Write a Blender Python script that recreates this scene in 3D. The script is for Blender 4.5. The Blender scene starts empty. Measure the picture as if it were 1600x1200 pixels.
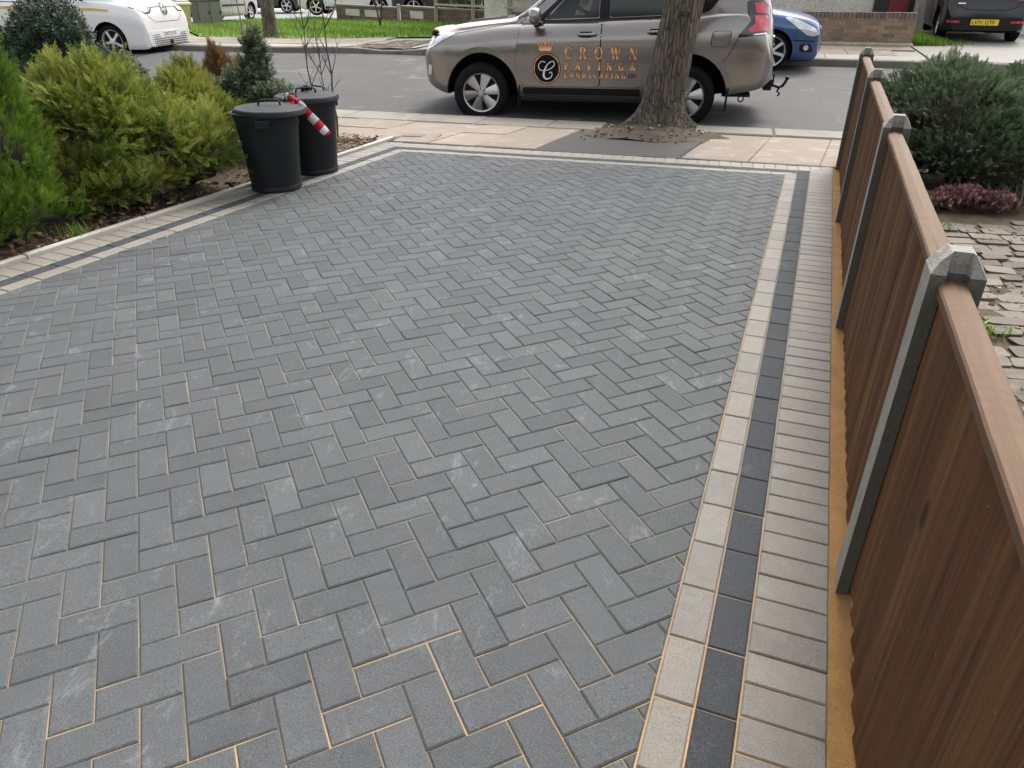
import bpy, bmesh, math, random
import numpy as np
from mathutils import Vector, Matrix
from mathutils.bvhtree import BVHTree
R = math.radians
random.seed(7)
rng = np.random.default_rng(7)
SC = bpy.context.scene
COL = SC.collection

# ---------------------------------------------------------------- camera
cam_d = bpy.data.cameras.new('camera'); cam = bpy.data.objects.new('camera', cam_d); COL.objects.link(cam)
cam.location = (0, 0, 1.557); cam.rotation_euler = (R(90 - 29.37), 0, 0)
cam_d.sensor_width = 36; cam_d.lens = 25.47; cam_d.clip_start = .05; cam_d.clip_end = 600
SC.camera = cam

# ---------------------------------------------------------------- sky, sun, exposure
SUN_AZ, SUN_EL = R(30), R(52)          # from +Y, clockwise
wd = bpy.data.worlds.new('World'); SC.world = wd; wd.use_nodes = True
wn = wd.node_tree; wn.nodes.clear()
sky = wn.nodes.new('ShaderNodeTexSky'); sky.sky_type = 'NISHITA'; sky.sun_disc = False
sky.sun_elevation = SUN_EL; sky.sun_rotation = SUN_AZ
sky.air_density = 1.0; sky.dust_density = 5.0; sky.ozone_density = 1.0
hs = wn.nodes.new('ShaderNodeHueSaturation'); hs.inputs['Saturation'].default_value = .22
bg = wn.nodes.new('ShaderNodeBackground'); bg.inputs['Strength'].default_value = .15
wo = wn.nodes.new('ShaderNodeOutputWorld')
wn.links.new(sky.outputs[0], hs.inputs['Color']); wn.links.new(hs.outputs[0], bg.inputs[0]); wn.links.new(bg.outputs[0], wo.inputs[0])
sl = bpy.data.lights.new('sun', 'SUN'); sl.energy = 1.15; sl.angle = R(22); sl.color = (1, .945, .86)
so = bpy.data.objects.new('sun', sl); COL.objects.link(so)
sdir = Vector((math.sin(SUN_AZ) * math.cos(SUN_EL), math.cos(SUN_AZ) * math.cos(SUN_EL), math.sin(SUN_EL)))
so.rotation_euler = sdir.to_track_quat('Z', 'Y').to_euler(); so.location = (0, 0, 30)
SC.view_settings.view_transform = 'Standard'; SC.view_settings.look = 'None'
SC.view_settings.gamma = 1; SC.view_settings.exposure = 1.32
SC.render.engine = 'CYCLES'
SC.cycles.max_bounces = 6; SC.cycles.diffuse_bounces = 3; SC.cycles.glossy_bounces = 3
SC.cycles.transmission_bounces = 4; SC.cycles.transparent_max_bounces = 8
SC.cycles.caustics_reflective = False; SC.cycles.caustics_refractive = False

# ---------------------------------------------------------------- material helpers
class NT:
    def __init__(s, name):
        s.m = bpy.data.materials.new(name); s.m.use_nodes = True
        s.t = s.m.node_tree; s.b = s.t.nodes['Principled BSDF']; s.o = s.t.nodes['Material Output']
        s._c = {}
    def n(s, typ, **kw):
        nd = s.t.nodes.new('ShaderNode' + typ)
        for k, v in kw.items(): setattr(nd, k, v)
        return nd
    def lk(s, a, b): s.t.links.new(a, b)
    def coord(s, stretch=(1, 1, 1), kind='Object', rot=(0, 0, 0)):
        key = (stretch, kind, rot)
        if key in s._c: return s._c[key]
        tc = s.n('TexCoord'); mp = s.n('Mapping'); mp.inputs['Scale'].default_value = stretch; mp.inputs['Rotation'].default_value = rot
        s.lk(tc.outputs[kind], mp.inputs[0]); s._c[key] = mp.outputs[0]
        return mp.outputs[0]
    def noise(s, scale, detail=4, rough=.55, stretch=(1, 1, 1), dist=0):
        nd = s.n('TexNoise'); nd.inputs['Scale'].default_value = scale; nd.inputs['Detail'].default_value = detail
        nd.inputs['Roughness'].default_value = rough; nd.inputs['Distortion'].default_value = dist
        s.lk(s.coord(stretch), nd.inputs['Vector']); return nd.outputs[0]
    def vor(s, scale, feature='F1', stretch=(1, 1, 1), out=0):
        nd = s.n('TexVoronoi', feature=feature); nd.inputs['Scale'].default_value = scale
        s.lk(s.coord(stretch), nd.inputs['Vector']); return nd.outputs[out]
    def attr(s, name='tone'):
        nd = s.n('Attribute', attribute_name=name); return nd.outputs['Fac']
    def ramp(s, fac, stops, interp='LINEAR'):
        nd = s.n('ValToRGB'); cr = nd.color_ramp; cr.interpolation = interp
        while len(cr.elements) < len(stops): cr.elements.new(.5)
        for e, (p, c) in zip(cr.elements, stops):
            e.position = p; e.color = (c, c, c, 1) if isinstance(c, (int, float)) else (*c, 1)
        s.lk(fac, nd.inputs[0]); return nd.outputs[0]
    def mix(s, fac, a, b, mode='MIX'):
        nd = s.n('Mix', data_type='RGBA', blend_type=mode)
        for k, v in ((0, fac), (6, a), (7, b)):
            sock = nd.inputs[k]
            if hasattr(v, 'is_linked'): s.lk(v, sock)
            else: sock.default_value = v if k == 0 else ((v, v, v, 1) if isinstance(v, (int, float)) else (*v, 1))
        return nd.outputs[2]
    def math(s, op, a, b=0, clamp=False):
        nd = s.n('Math', operation=op, use_clamp=clamp)
        for sock, v in ((nd.inputs[0], a), (nd.inputs[1], b)):
            if isinstance(v, (int, float)): sock.default_value = v
            else: s.lk(v, sock)
        return nd.outputs[0]
    def bump(s, height, strength=.3, dist=.01):
        nd = s.n('Bump'); nd.inputs['Strength'].default_value = strength; nd.inputs['Distance'].default_value = dist
        s.lk(height, nd.inputs['Height']); s.lk(nd.outputs[0], s.b.inputs['Normal'])
    def base(s, c):
        if isinstance(c, tuple): s.b.inputs['Base Color'].default_value = (*c, 1)
        else: s.lk(c, s.b.inputs['Base Color'])
        return s
    def set(s, **kw):
        for k, v in kw.items():
            sock = s.b.inputs[k.replace('_', ' ')]
            if hasattr(v, 'is_linked'): s.lk(v, sock)
            else: sock.default_value = v
        return s
MATS = {}
def plain(name, c, rough=.5, metal=0, coat=0, vary=.12, scale=9, spec=.5):
    """a simple procedural material: base colour broken up by noise, with a faint unevenness"""
    if name in MATS: return MATS[name]
    t = NT(name); nz = t.noise(scale, 5, .6)
    a = tuple(x * (1 - vary) for x in c); b = tuple(min(1, x * (1 + vary)) for x in c)
    t.base(t.ramp(nz, [(.3, a), (.7, b)])); t.set(Metallic=metal, Coat_Weight=coat, Specular_IOR_Level=spec)
    t.set(Roughness=t.ramp(t.noise(scale * 2, 3), [(.3, max(0, rough - .06)), (.7, min(1, rough + .06))]))
    if coat: t.set(Coat_Roughness=.04)
    MATS[name] = t.m; return t.m

# ---------------------------------------------------------------- mesh helpers
class MB:
    def __init__(s): s.v = []; s.f = []; s.mi = []; s.tn = []
    def add(s, vs, fs, mi=0, tone=.5):
        o = len(s.v); s.v.extend([tuple(v) for v in vs])
        for f in fs: s.f.append([o + i for i in f]); s.mi.append(mi); s.tn.append(tone)
        return s
    def box(s, c, size, mi=0, tone=.5, rot=None, bev=0):
        x, y, z = (q / 2 for q in size)
        if bev:
            return s.prism([(-x, -y), (x, -y), (x, y), (-x, y)], -z, z, mi, tone, Matrix.Translation(c) @ (rot.to_4x4() if rot else Matrix()), bev)
        vs = [Vector((a * x, b * y, d * z)) for d in (-1, 1) for a, b in ((-1, -1), (1, -1), (1, 1), (-1, 1))]
        if rot: vs = [rot @ v for v in vs]
        vs = [v + Vector(c) for v in vs]
        return s.add(vs, [(3, 2, 1, 0), (4, 5, 6, 7), (0, 1, 5, 4), (1, 2, 6, 5), (2, 3, 7, 6), (3, 0, 4, 7)], mi, tone)
    def prism(s, poly, z0, z1, mi=0, tone=.5, M=None, bev=0, zb=None):
        """convex polygon (ccw) extruded; the top edge chamfered by bev"""
        n = len(poly); rings = [[(x, y, z0) for x, y in poly]]
        if bev:
            ins = inset(poly, bev)
            if ins is None or len(ins) != n: ins = None
            if ins: rings.append([(x, y, z1 - (zb or bev)) for x, y in poly]); rings.append([(x, y, z1) for x, y in ins])
            else: rings.append([(x, y, z1) for x, y in poly])
        else: rings.append([(x, y, z1) for x, y in poly])
        vs = [Vector(p) for r in rings for p in r]
        if M is not None: vs = [M @ v for v in vs]
        fs = [tuple(reversed(range(n)))] + [tuple(range((len(rings) - 1) * n, len(rings) * n))]
        for k in range(len(rings) - 1):
            for i in range(n):
                j = (i + 1) % n; fs.append((k * n + i, k * n + j, (k + 1) * n + j, (k + 1) * n + i))
        return s.add(vs, fs, mi, tone)
    def tube(s, pts, rad, seg=8, mi=0, tone=.5, cap=True):
        pts = [Vector(p) for p in pts]; n = len(pts)
        rad = list(rad) if hasattr(rad, '__len__') else [rad] * n
        up = Vector((0, 0, 1)); vs = []; pu = None
        for i, p in enumerate(pts):
            t = (pts[min(i + 1, n - 1)] - pts[max(i - 1, 0)]).normalized()
            if pu is None: pu = t.orthogonal().normalized()
            pu = (pu - t * pu.dot(t)).normalized(); w = t.cross(pu)
            for k in range(seg):
                a = 2 * math.pi * k / seg; vs.append(p + (pu * math.cos(a) + w * math.sin(a)) * rad[i])
        fs = []
        for i in range(n - 1):
            for k in range(seg):
                k2 = (k + 1) % seg; fs.append((i * seg + k, i * seg + k2, (i + 1) * seg + k2, (i + 1) * seg + k))
        if cap: fs.append(tuple(reversed(range(seg)))); fs.append(tuple(range((n - 1) * seg, n * seg)))
        return s.add(vs, fs, mi, tone)
    def lathe(s, prof, seg=32, mi=0, tone=.5, M=None, closed=False, sy=1.0):
        """prof: list of (r, z)"""
        vs = []; n = len(prof)
        for k in range(seg):
            a = 2 * math.pi * k / seg
            for r, z in prof: vs.append(Vector((r * math.cos(a), sy * r * math.sin(a), z)))
        if M is not None: vs = [M @ v for v in vs]
        fs = []; rngi = range(n) if closed else range(n - 1)
        for k in range(seg):
            k2 = (k + 1) % seg
            for i in rngi:
                j = (i + 1) % n
                f = [k * n + i, k2 * n + i, k2 * n + j, k * n + j]; fs.append(tuple(f))
        return s.add(vs, fs, mi, tone)
    def strip(s, pts, wvec, mi=0, tone=.5):
        a = [Vector(p) for p in pts]; b = [p + Vector(w) for p, w in zip(a, wvec)]
        n = len(a); s.add(a + b, [(i, i + 1, n + i + 1, n + i) for i in range(n - 1)], mi, tone); return s
    def build(s, name, mats, parent=None, smooth=False, origin=None, angle=None, weld=False):
        me = bpy.data.meshes.new(name)
        vs = s.v if origin is None else [(v[0] - origin[0], v[1] - origin[1], v[2] - origin[2]) for v in s.v]
        me.from_pydata(vs, [], s.f); mats = mats if isinstance(mats, (list, tuple)) else [mats]
        for m in mats: me.materials.append(m)
        me.polygons.foreach_set('material_index', s.mi)
        at = me.attributes.new('tone', 'FLOAT', 'FACE'); at.data.foreach_set('value', s.tn)
        if weld:
            bm = bmesh.new(); bm.from_mesh(me); bmesh.ops.remove_doubles(bm, verts=bm.verts, dist=1e-4); bmesh.ops.recalc_face_normals(bm, faces=bm.faces); bm.to_mesh(me); bm.free()
        if smooth: me.polygons.foreach_set('use_smooth', [True] * len(me.polygons))
        me.update()
        if angle is not None: me.set_sharp_from_angle(angle=R(angle))
        o = bpy.data.objects.new(name, me); COL.objects.link(o)
        if origin is not None: o.location = origin
        if parent is not None: o.parent = parent
        return o
def inset(poly, d):
    n = len(poly); out = []
    for i in range(n):
        a, b = poly[i], poly[(i + 1) % n]
        L = math.hypot(b[0] - a[0], b[1] - a[1])
        if L < 2.2 * d: return None
    L = []
    for i in range(n):
        a, b = poly[i], poly[(i + 1) % n]; dx, dy = b[0] - a[0], b[1] - a[1]; q = math.hypot(dx, dy)
        nx, ny = -dy / q, dx / q; L.append((nx, ny, nx * a[0] + ny * a[1] + d))
    for i in range(n):
        a, b = L[i - 1], L[i]; det = a[0] * b[1] - a[1] * b[0]
        if abs(det) < 1e-6: return None
        out.append(((a[2] * b[1] - a[1] * b[2]) / det, (a[0] * b[2] - a[2] * b[0]) / det))
    return out
def clip(poly, a, b):
    """keep the part of poly left of the line a->b"""
    out = []; n = len(poly); dx, dy = b[0] - a[0], b[1] - a[1]
    sd = lambda p: dx * (p[1] - a[1]) - dy * (p[0] - a[0])
    for i in range(n):
        p, q = poly[i], poly[(i + 1) % n]; sp, sq = sd(p), sd(q)
        if sp >= 0: out.append(p)
        if (sp >= 0) != (sq >= 0):
            t = sp / (sp - sq); out.append((p[0] + t * (q[0] - p[0]), p[1] + t * (q[1] - p[1])))
    r = []
    for p in out:
        if not r or math.hypot(p[0] - r[-1][0], p[1] - r[-1][1]) > 1e-4: r.append(p)
    if len(r) > 1 and math.hypot(r[0][0] - r[-1][0], r[0][1] - r[-1][1]) < 1e-4: r.pop()
    return r
def clipc(poly, conv):
    for i in range(len(conv)):
        poly = clip(poly, conv[i], conv[(i + 1) % len(conv)])
        if len(poly) < 3: return []
    return poly
def area(p): return .5 * sum(p[i][0] * p[(i + 1) % len(p)][1] - p[(i + 1) % len(p)][0] * p[i][1] for i in range(len(p)))
def tag(o, label=None, cat=None, group=None, kind=None):
    if label: o['label'] = label
    if cat: o['category'] = cat
    if group: o['group'] = group
    if kind: o['kind'] = kind
    return o
def thing(name, label, cat, loc=(0, 0, 0), rz=0, group=None):
    o = bpy.data.objects.new(name, None); COL.objects.link(o); o.location = loc; o.rotation_euler = (0, 0, rz)
    o.empty_display_size = .1
    return tag(o, label, cat, group)
def copy_tree(o, parent=None):
    c = o.copy(); COL.objects.link(c)
    if parent is not None: c.parent = parent
    for ch in list(o.children): copy_tree(ch, c)
    return c
def sm(t):
    t = min(max(t, 0), 1); return t * t * (3 - 2 * t)
def lerp_list(pts, x):
    if x <= pts[0][0]: return pts[0][1]
    for (a, va), (b, vb) in zip(pts, pts[1:]):
        if x <= b:
            return va + (vb - va) * (x - a) / (b - a)
    return pts[-1][1]
def hermite(pts, x):
    """monotone-ish cubic through pts"""
    n = len(pts)
    if x <= pts[0][0]: return pts[0][1]
    if x >= pts[-1][0]: return pts[-1][1]
    sl_ = [(pts[i + 1][1] - pts[i][1]) / (pts[i + 1][0] - pts[i][0]) for i in range(n - 1)]
    for i in range(n - 1):
        if x <= pts[i + 1][0]:
            def m(k):
                if k == 0: return sl_[0]
                if k == n - 1: return sl_[-1]
                a, b = sl_[k - 1], sl_[k]
                return 0 if a * b <= 0 else 2 * a * b / (a + b)
            h_ = pts[i + 1][0] - pts[i][0]; t = (x - pts[i][0]) / h_
            return ((2 * t**3 - 3 * t**2 + 1) * pts[i][1] + (t**3 - 2 * t**2 + t) * h_ * m(i) + (-2 * t**3 + 3 * t**2) * pts[i + 1][1] + (t**3 - t**2) * h_ * m(i + 1))

# ---------------------------------------------------------------- frames of reference
DD = np.array([.3623415, .93204541]); DN = np.array([.93204541, -.3623415]); DO = np.array([.54752758, 1.12982231])
def drv(s, t, z=0):                      # driveway frame: s along the fence, t to the right
    p = DO + DD * s + DN * t; return (float(p[0]), float(p[1]), z)
LP = np.array([-1.26, 8.08]); EN = np.array([.27, .963]) / math.hypot(.27, .963); ED = np.array([EN[1], -EN[0]])
def st(a, e, z=0):                       # street frame: a along the street to the right, e across it
    p = LP + ED * a + EN * e; return (float(p[0]), float(p[1]), z)
def e_of(x, y): return float((x - LP[0]) * EN[0] + (y - LP[1]) * EN[1])
def a_of(x, y): return float((x - LP[0]) * ED[0] + (y - LP[1]) * ED[1])
KN, KF = 2.31, 8.6                       # near and far kerb lines
def z_pav(x, y): return -.04 * min(max(e_of(x, y), 0), 2.1)
def z_road(x, y):
    k = 5.5 + 4.5 * sm((x + 7) / 9)
    return -.20 + .04 * min(max(e_of(x, y) - 2, 0), k)
def z_far(x, y): return z_road(x, y) + .12
# ================================================================ GROUND
def sheet(poly, zf, cell, name, mat, kind='structure', dz=0, jitter=0):
    """a flat polygon cut into cells, each vertex lifted to zf(x, y)"""
    bm = bmesh.new(); bm.faces.new([bm.verts.new((x, y, 0)) for x, y in poly])
    xs = [p[0] for p in poly]; ys = [p[1] for p in poly]
    for ax, lo, hi in ((0, min(xs), max(xs)), (1, min(ys), max(ys))):
        k = math.ceil(lo / cell) * cell
        while k < hi:
            co = [0, 0, 0]; co[ax] = k; no = [0, 0, 0]; no[ax] = 1
            bmesh.ops.bisect_plane(bm, geom=bm.verts[:] + bm.edges[:] + bm.faces[:], plane_co=co, plane_no=no); k += cell
    for v in bm.verts: v.co.z = zf(v.co.x, v.co.y) + dz + (random.uniform(-jitter, jitter) if jitter else 0)
    bmesh.ops.recalc_face_normals(bm, faces=bm.faces)
    if sum(f.normal.z for f in bm.faces) < 0: bmesh.ops.reverse_faces(bm, faces=bm.faces)
    me = bpy.data.meshes.new(name); bm.to_mesh(me); bm.free(); me.materials.append(mat)
    me.polygons.foreach_set('use_smooth', [True] * len(me.polygons))
    o = bpy.data.objects.new(name, me); COL.objects.link(o)
    if kind: o['kind'] = kind
    return o
xy = lambda *ps: [(p[0], p[1]) for p in ps]

# --- materials
def block_mat(name, dark, light, scuff, scuff_amt, rough, spec=.2):
    t = NT(name); tn = t.attr()
    base = t.ramp(tn, [(0, dark), (1, light)])
    n1 = t.noise(14, 6, .65); n2 = t.noise(260, 3, .7); n3 = t.noise(4.5, 10, .82, (1.7, 1, 1), .5); tn2 = t.math('MULTIPLY', t.math('SUBTRACT', tn, .5), .03); n3 = t.math('ADD', n3, tn2); n4 = t.noise(900, 1, .5)
    c = t.mix(t.ramp(n1, [(.35, 0.0), (.7, .30)]), base, tuple(x * 1.45 for x in light))
    c = t.mix(t.ramp(n2, [(.38, .55), (.5, 0), (.64, 0)]), c, tuple(x * .45 for x in dark))
    c = t.mix(t.ramp(n2, [(.62, 0), (.74, .5)]), c, scuff)
    c = t.mix(t.ramp(n3, [(.56, 0), (.72, scuff_amt)]), c, scuff)
    c = t.mix(t.ramp(n4, [(.70, 0), (.76, .7)]), c, (.45, .46, .46))
    t.base(c); t.set(Roughness=t.ramp(n1, [(.3, rough - .08), (.7, rough + .08)]), Specular_IOR_Level=spec)
    t.bump(t.mix(.5, n2, n4), .35, .004)
    return t.m
M_char = block_mat('charcoal_block', (.0515, .055, .0575), (.076, .0805, .0835), (.275, .28, .285), .45, .72)
M_char2 = block_mat('charcoal_border_block', (.026, .029, .033), (.044, .048, .054), (.16, .17, .18), .30, .72, .14)
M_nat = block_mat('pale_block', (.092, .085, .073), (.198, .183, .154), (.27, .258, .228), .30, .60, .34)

t = NT('jointing_sand'); tc = t.coord((1, 1, 1))
n1 = t.noise(1.3, 5, .6); n2 = t.noise(350, 2, .6)
# sand fills the joints where it was brushed in last: along the right border and the near corner
sep = t.n('SeparateXYZ'); t.lk(tc, sep.inputs[0])
sco = t.math('ADD', t.math('MULTIPLY', sep.outputs[0], .3623), t.math('MULTIPLY', sep.outputs[1], .932))
tco = t.math('SUBTRACT', t.math('MULTIPLY', sep.outputs[0], .932), t.math('MULTIPLY', sep.outputs[1], .3623))   # t + .1
near = t.math('SUBTRACT', 1.0, t.math('MULTIPLY', t.math('SUBTRACT', t.math('SUBTRACT', sco, t.math('MULTIPLY', tco, .45)), 1.0), .80), True)
right = t.math('MULTIPLY', t.math('ADD', tco, 1.5), .75, True)
rb = t.math('GREATER_THAN', tco, -.113)
amt = t.math('ADD', t.math('MULTIPLY', near, .62), t.math('MULTIPLY', n1, .62))
far_ = t.math('SUBTRACT', 1.0, t.math('MULTIPLY', t.math('SUBTRACT', sco, 1.2), .5), True)
edge = t.math('SUBTRACT', 1.0, t.math('MULTIPLY', t.math('ABSOLUTE', t.math('ADD', tco, .106)), 120.0), True)
rbx = t.math('MULTIPLY', rb, t.math('ADD', t.math('MULTIPLY', far_, .42), .10))
dst = t.n('VectorMath', operation='DISTANCE'); t.lk(tc, dst.inputs[0]); dst.inputs[1].default_value = (1.47, 4.40, 0)
pat = t.math('MULTIPLY', t.math('SUBTRACT', 1.0, t.math('MULTIPLY', dst.outputs['Value'], 3.2), True), 1.3)
amt = t.math('MAXIMUM', amt, t.math('ADD', pat, t.math('MULTIPLY', n1, .4)))
amt = t.math('ADD', t.math('MAXIMUM', amt, t.math('ADD', t.math('MAXIMUM', rbx, t.math('MULTIPLY', edge, .5)), t.math('MULTIPLY', n1, .6))), -.58)
f = t.math('MULTIPLY', amt, 2.4, True)
c = t.mix(f, t.ramp(n1, [(.35, (.105, .095, .078)), (.65, (.20, .175, .13))]), t.ramp(n2, [(.3, (.36, .205, .075)), (.7, (.52, .33, .14))]))
t.base(c); t.set(Roughness=.95); t.bump(n2, .5, .003); M_sandj = t.m

t = NT('building_sand'); n1 = t.noise(9, 5, .6); n2 = t.noise(420, 3, .65); n3 = t.vor(26)
c = t.ramp(n1, [(.25, (.25, .128, .038)), (.75, (.40, .215, .068))]); c = t.mix(t.ramp(n2, [(.35, .8), (.55, 0)]), c, (.11, .055, .018)); c = t.mix(t.ramp(n2, [(.6, 0), (.75, .6)]), c, (.45, .29, .13))
c = t.mix(t.ramp(n3, [(.035, 1), (.06, 0)]), c, (.06, .04, .025))
t.base(c); t.set(Roughness=.95); t.bump(t.mix(.5, n1, n2), .6, .01); M_sand = t.m

t = NT('asphalt'); n1 = t.noise(.55, 5, .62, dist=.8); n2 = t.noise(95, 3, .7); n3 = t.noise(420, 2, .6); n4 = t.noise(1.1, 7, .75, (.8, 1.2, 1), .8)
c = t.ramp(n1, [(.3, (.040, .041, .041)), (.7, (.060, .060, .058))])
c = t.mix(t.ramp(n2, [(.42, .5), (.52, 0), (.62, .42)]), c, (.055, .055, .054)); c = t.mix(t.ramp(n3, [(.60, 0), (.72, .55)]), c, (.30, .29, .27))
c = t.mix(t.ramp(n4, [(.56, 0), (.72, .55)]), c, (.27, .255, .205))
crk = t.vor(.55, 'DISTANCE_TO_EDGE', (1, 1, 1)); c = t.mix(t.ramp(crk, [(.004, .45), (.010, 0)]), c, (.04, .04, .038))
t.base(c); t.set(Roughness=.86); t.bump(t.mix(.5, n2, n3), .6, .008); M_road = t.m
t = NT('new_tarmac'); n1 = t.noise(2.5, 5, .6); n2 = t.noise(160, 3, .7)
c = t.ramp(n1, [(.3, (.022, .0225, .0225)), (.7, (.034, .034, .032))]); c = t.mix(t.ramp(n2, [(.6, 0), (.72, .4)]), c, (.2, .2, .19))
t.base(c); t.set(Roughness=.85); t.bump(n2, .5, .006); M_tarm = t.m

def stone_mat(name, a, b, blotch, bl=.5, speck=(.2, .19, .17), bs=.45):
    t = NT(name); tn = t.attr(); n1 = t.noise(3.5, 6, .65, dist=.6); n2 = t.noise(130, 3, .7); n3 = t.noise(9, 6, .7)
    c = t.ramp(tn, [(0, a), (1, b)]); c = t.mix(t.ramp(n1, [(.52, 0), (.70, bl)]), c, blotch)
    c = t.mix(t.ramp(n3, [(.55, 0), (.72, .4)]), c, speck); c = t.mix(t.ramp(n2, [(.36, .45), (.5, 0), (.66, 0)]), c, speck)
    t.base(c); t.set(Roughness=.88); t.bump(t.mix(.5, n2, n3), bs, .006); return t.m
M_slab = stone_mat('pavement_slab', (.158, .122, .094), (.215, .175, .137), (.30, .262, .215), .75)
M_slabg = stone_mat('grey_slab', (.22, .215, .195), (.29, .28, .25), (.34, .33, .29), .4)
M_kerb = stone_mat('kerb_stone', (.140, .130, .106), (.205, .194, .165), (.085, .076, .050), .7)
M_conc = stone_mat('concrete', (.36, .35, .32), (.44, .43, .39), (.27, .26, .22), .5)
M_concl = stone_mat('pale_concrete', (.33, .32, .29), (.40, .39, .355), (.25, .24, .21), .5)
M_apron = stone_mat('worn_concrete', (.23, .22, .20), (.30, .285, .26), (.16, .155, .14), .7, (.12, .115, .1))
M_sett = stone_mat('granite_sett', (.082, .072, .057), (.175, .157, .126), (.22, .20, .16), .6, (.045, .037, .025), 1.2)

t = NT('soil'); n1 = t.noise(6, 6, .7); n2 = t.noise(60, 4, .75); n3 = t.vor(45)
c = t.ramp(n1, [(.3, (.040, .026, .018)), (.7, (.105, .072, .050))]); c = t.mix(t.ramp(n2, [(.5, 0), (.68, .55)]), c, (.17, .12, .085))
t.base(c); t.set(Roughness=.97); t.bump(t.mix(.5, n2, n3), 1.0, .03); M_soil = t.m
t = NT('dry_earth'); n1 = t.noise(4, 6, .7); n2 = t.noise(50, 4, .75)
c = t.ramp(n1, [(.3, (.050, .040, .028)), (.7, (.105, .085, .060))]); c = t.mix(t.ramp(n2, [(.58, 0), (.72, .5)]), c, (.20, .17, .12))
c = t.mix(t.ramp(t.noise(2.2, 5, .7), [(.56, 0), (.7, .5)]), c, (.17, .115, .045))
t.base(c); t.set(Roughness=.97); t.bump(n2, 1.0, .03); M_earth = t.m
t = NT('mossy_joint'); n1 = t.noise(9, 6, .7); n2 = t.noise(70, 4, .75)
c = t.ramp(n1, [(.3, (.06, .045, .028)), (.55, (.11, .085, .05)), (.7, (.10, .105, .035))]); c = t.mix(t.ramp(n2, [(.55, 0), (.7, .5)]), c, (.22, .17, .11))
t.base(c); t.set(Roughness=.97); t.bump(n2, 1.0, .025); M_moss = t.m
M_grit = plain('joint_grit', (.155, .135, .11), .95, vary=.4, scale=14)
t = NT('turf_base'); n1 = t.noise(2.5, 5, .6); n2 = t.noise(90, 3, .7)
c = t.ramp(n1, [(.3, (.085, .165, .016)), (.7, (.14, .26, .03))]); c = t.mix(t.ramp(n2, [(.5, 0), (.7, .4)]), c, (.15, .26, .05))
t.base(c); t.set(Roughness=.9); t.bump(n2, .8, .04); M_turf = t.m
t = NT('terrain'); n1 = t.noise(.3, 5, .6); n2 = t.noise(20, 3, .7)
t.base(t.mix(t.ramp(n2, [(.4, 0), (.7, .5)]), t.ramp(n1, [(.3, (.14, .135, .125)), (.7, (.20, .19, .175))]), (.10, .10, .09))); t.set(Roughness=.9); M_terr = t.m

# --- one sheet to the horizon, below everything
def z_terr(x, y):
    e = e_of(x, y)
    if e < 1.5: return -.10
    return -.42 + (.30 if e > 9 else 0) * 0
sheet([(-220, -60), (220, -60), (220, 320), (-220, 320)], lambda x, y: -.55, 40, 'ground', M_terr)

sheet([st(-40, -30)[:2], st(40, -30)[:2], st(40, .1)[:2], st(-40, .1)[:2]], lambda x, y: -.058, 5, 'garden_ground', M_terr)
# --- driveway: outline from the photo
p_r = lambda tt, s0=-1.9, s1=6.5: (drv(s0, tt)[:2], drv(s1, tt)[:2])
LB0 = np.array([-2.88, 3.79]); LBD = np.array([.4176, .9086]); LBN = np.array([-.9086, .4176])    # left border, pointing outward
def lb(s, t, z=0):
    p = LB0 + LBD * s + LBN * t; return (float(p[0]), float(p[1]), z)
def quad(tr, tl, ef, s0=-1.0):
    """region left of the line t=tr, right of the left border offset tl, this side of the front line e=ef"""
    big = [drv(s0, 3)[:2], drv(12, 3)[:2], drv(12, -9)[:2], drv(s0, -9)[:2]]
    a, b = drv(0, tr)[:2], drv(9, tr)[:2]
    big = clip(big, a, b)
    a, b = lb(0, tl)[:2], lb(9, tl)[:2]
    big = clip(big, b, a)
    a, b = st(0, ef)[:2], st(9, ef)[:2]
    big = clip(big, b, a)
    return big
JT = .0014
# herringbone field
HO = np.array([-1.0947, 1.0736]); HA = .4275; PU = .1004
E1 = np.array([math.cos(HA), math.sin(HA)]); E2 = np.array([-math.sin(HA), math.cos(HA)])
field = quad(-.2085, -.004, -.415)
mb = MB()
def lay(poly, conv, tone, mi, zj=.0008, bev=.0050):
    q = clipc(poly, conv)
    if len(q) < 3 or abs(area(q)) < .00012: return
    if area(q) < 0: q = q[::-1]
    # drop very short edges so the chamfer stays clean
    r = [p for i, p in enumerate(q) if math.hypot(p[0] - q[i - 1][0], p[1] - q[i - 1][1]) > .004]
    if len(r) < 3: return
    c = np.mean(np.array(r), axis=0)
    dz, sx, sy = random.gauss(0, zj), random.gauss(0, .006), random.gauss(0, .006)
    o = len(mb.v); mb.prism(r, -.05, 0, mi, tone, None, bev, .0036)
    for i in range(o, len(mb.v)):
        v = mb.v[i]; mb.v[i] = (v[0], v[1], v[2] + dz + sx * (v[0] - c[0]) + sy * (v[1] - c[1]))
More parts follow.
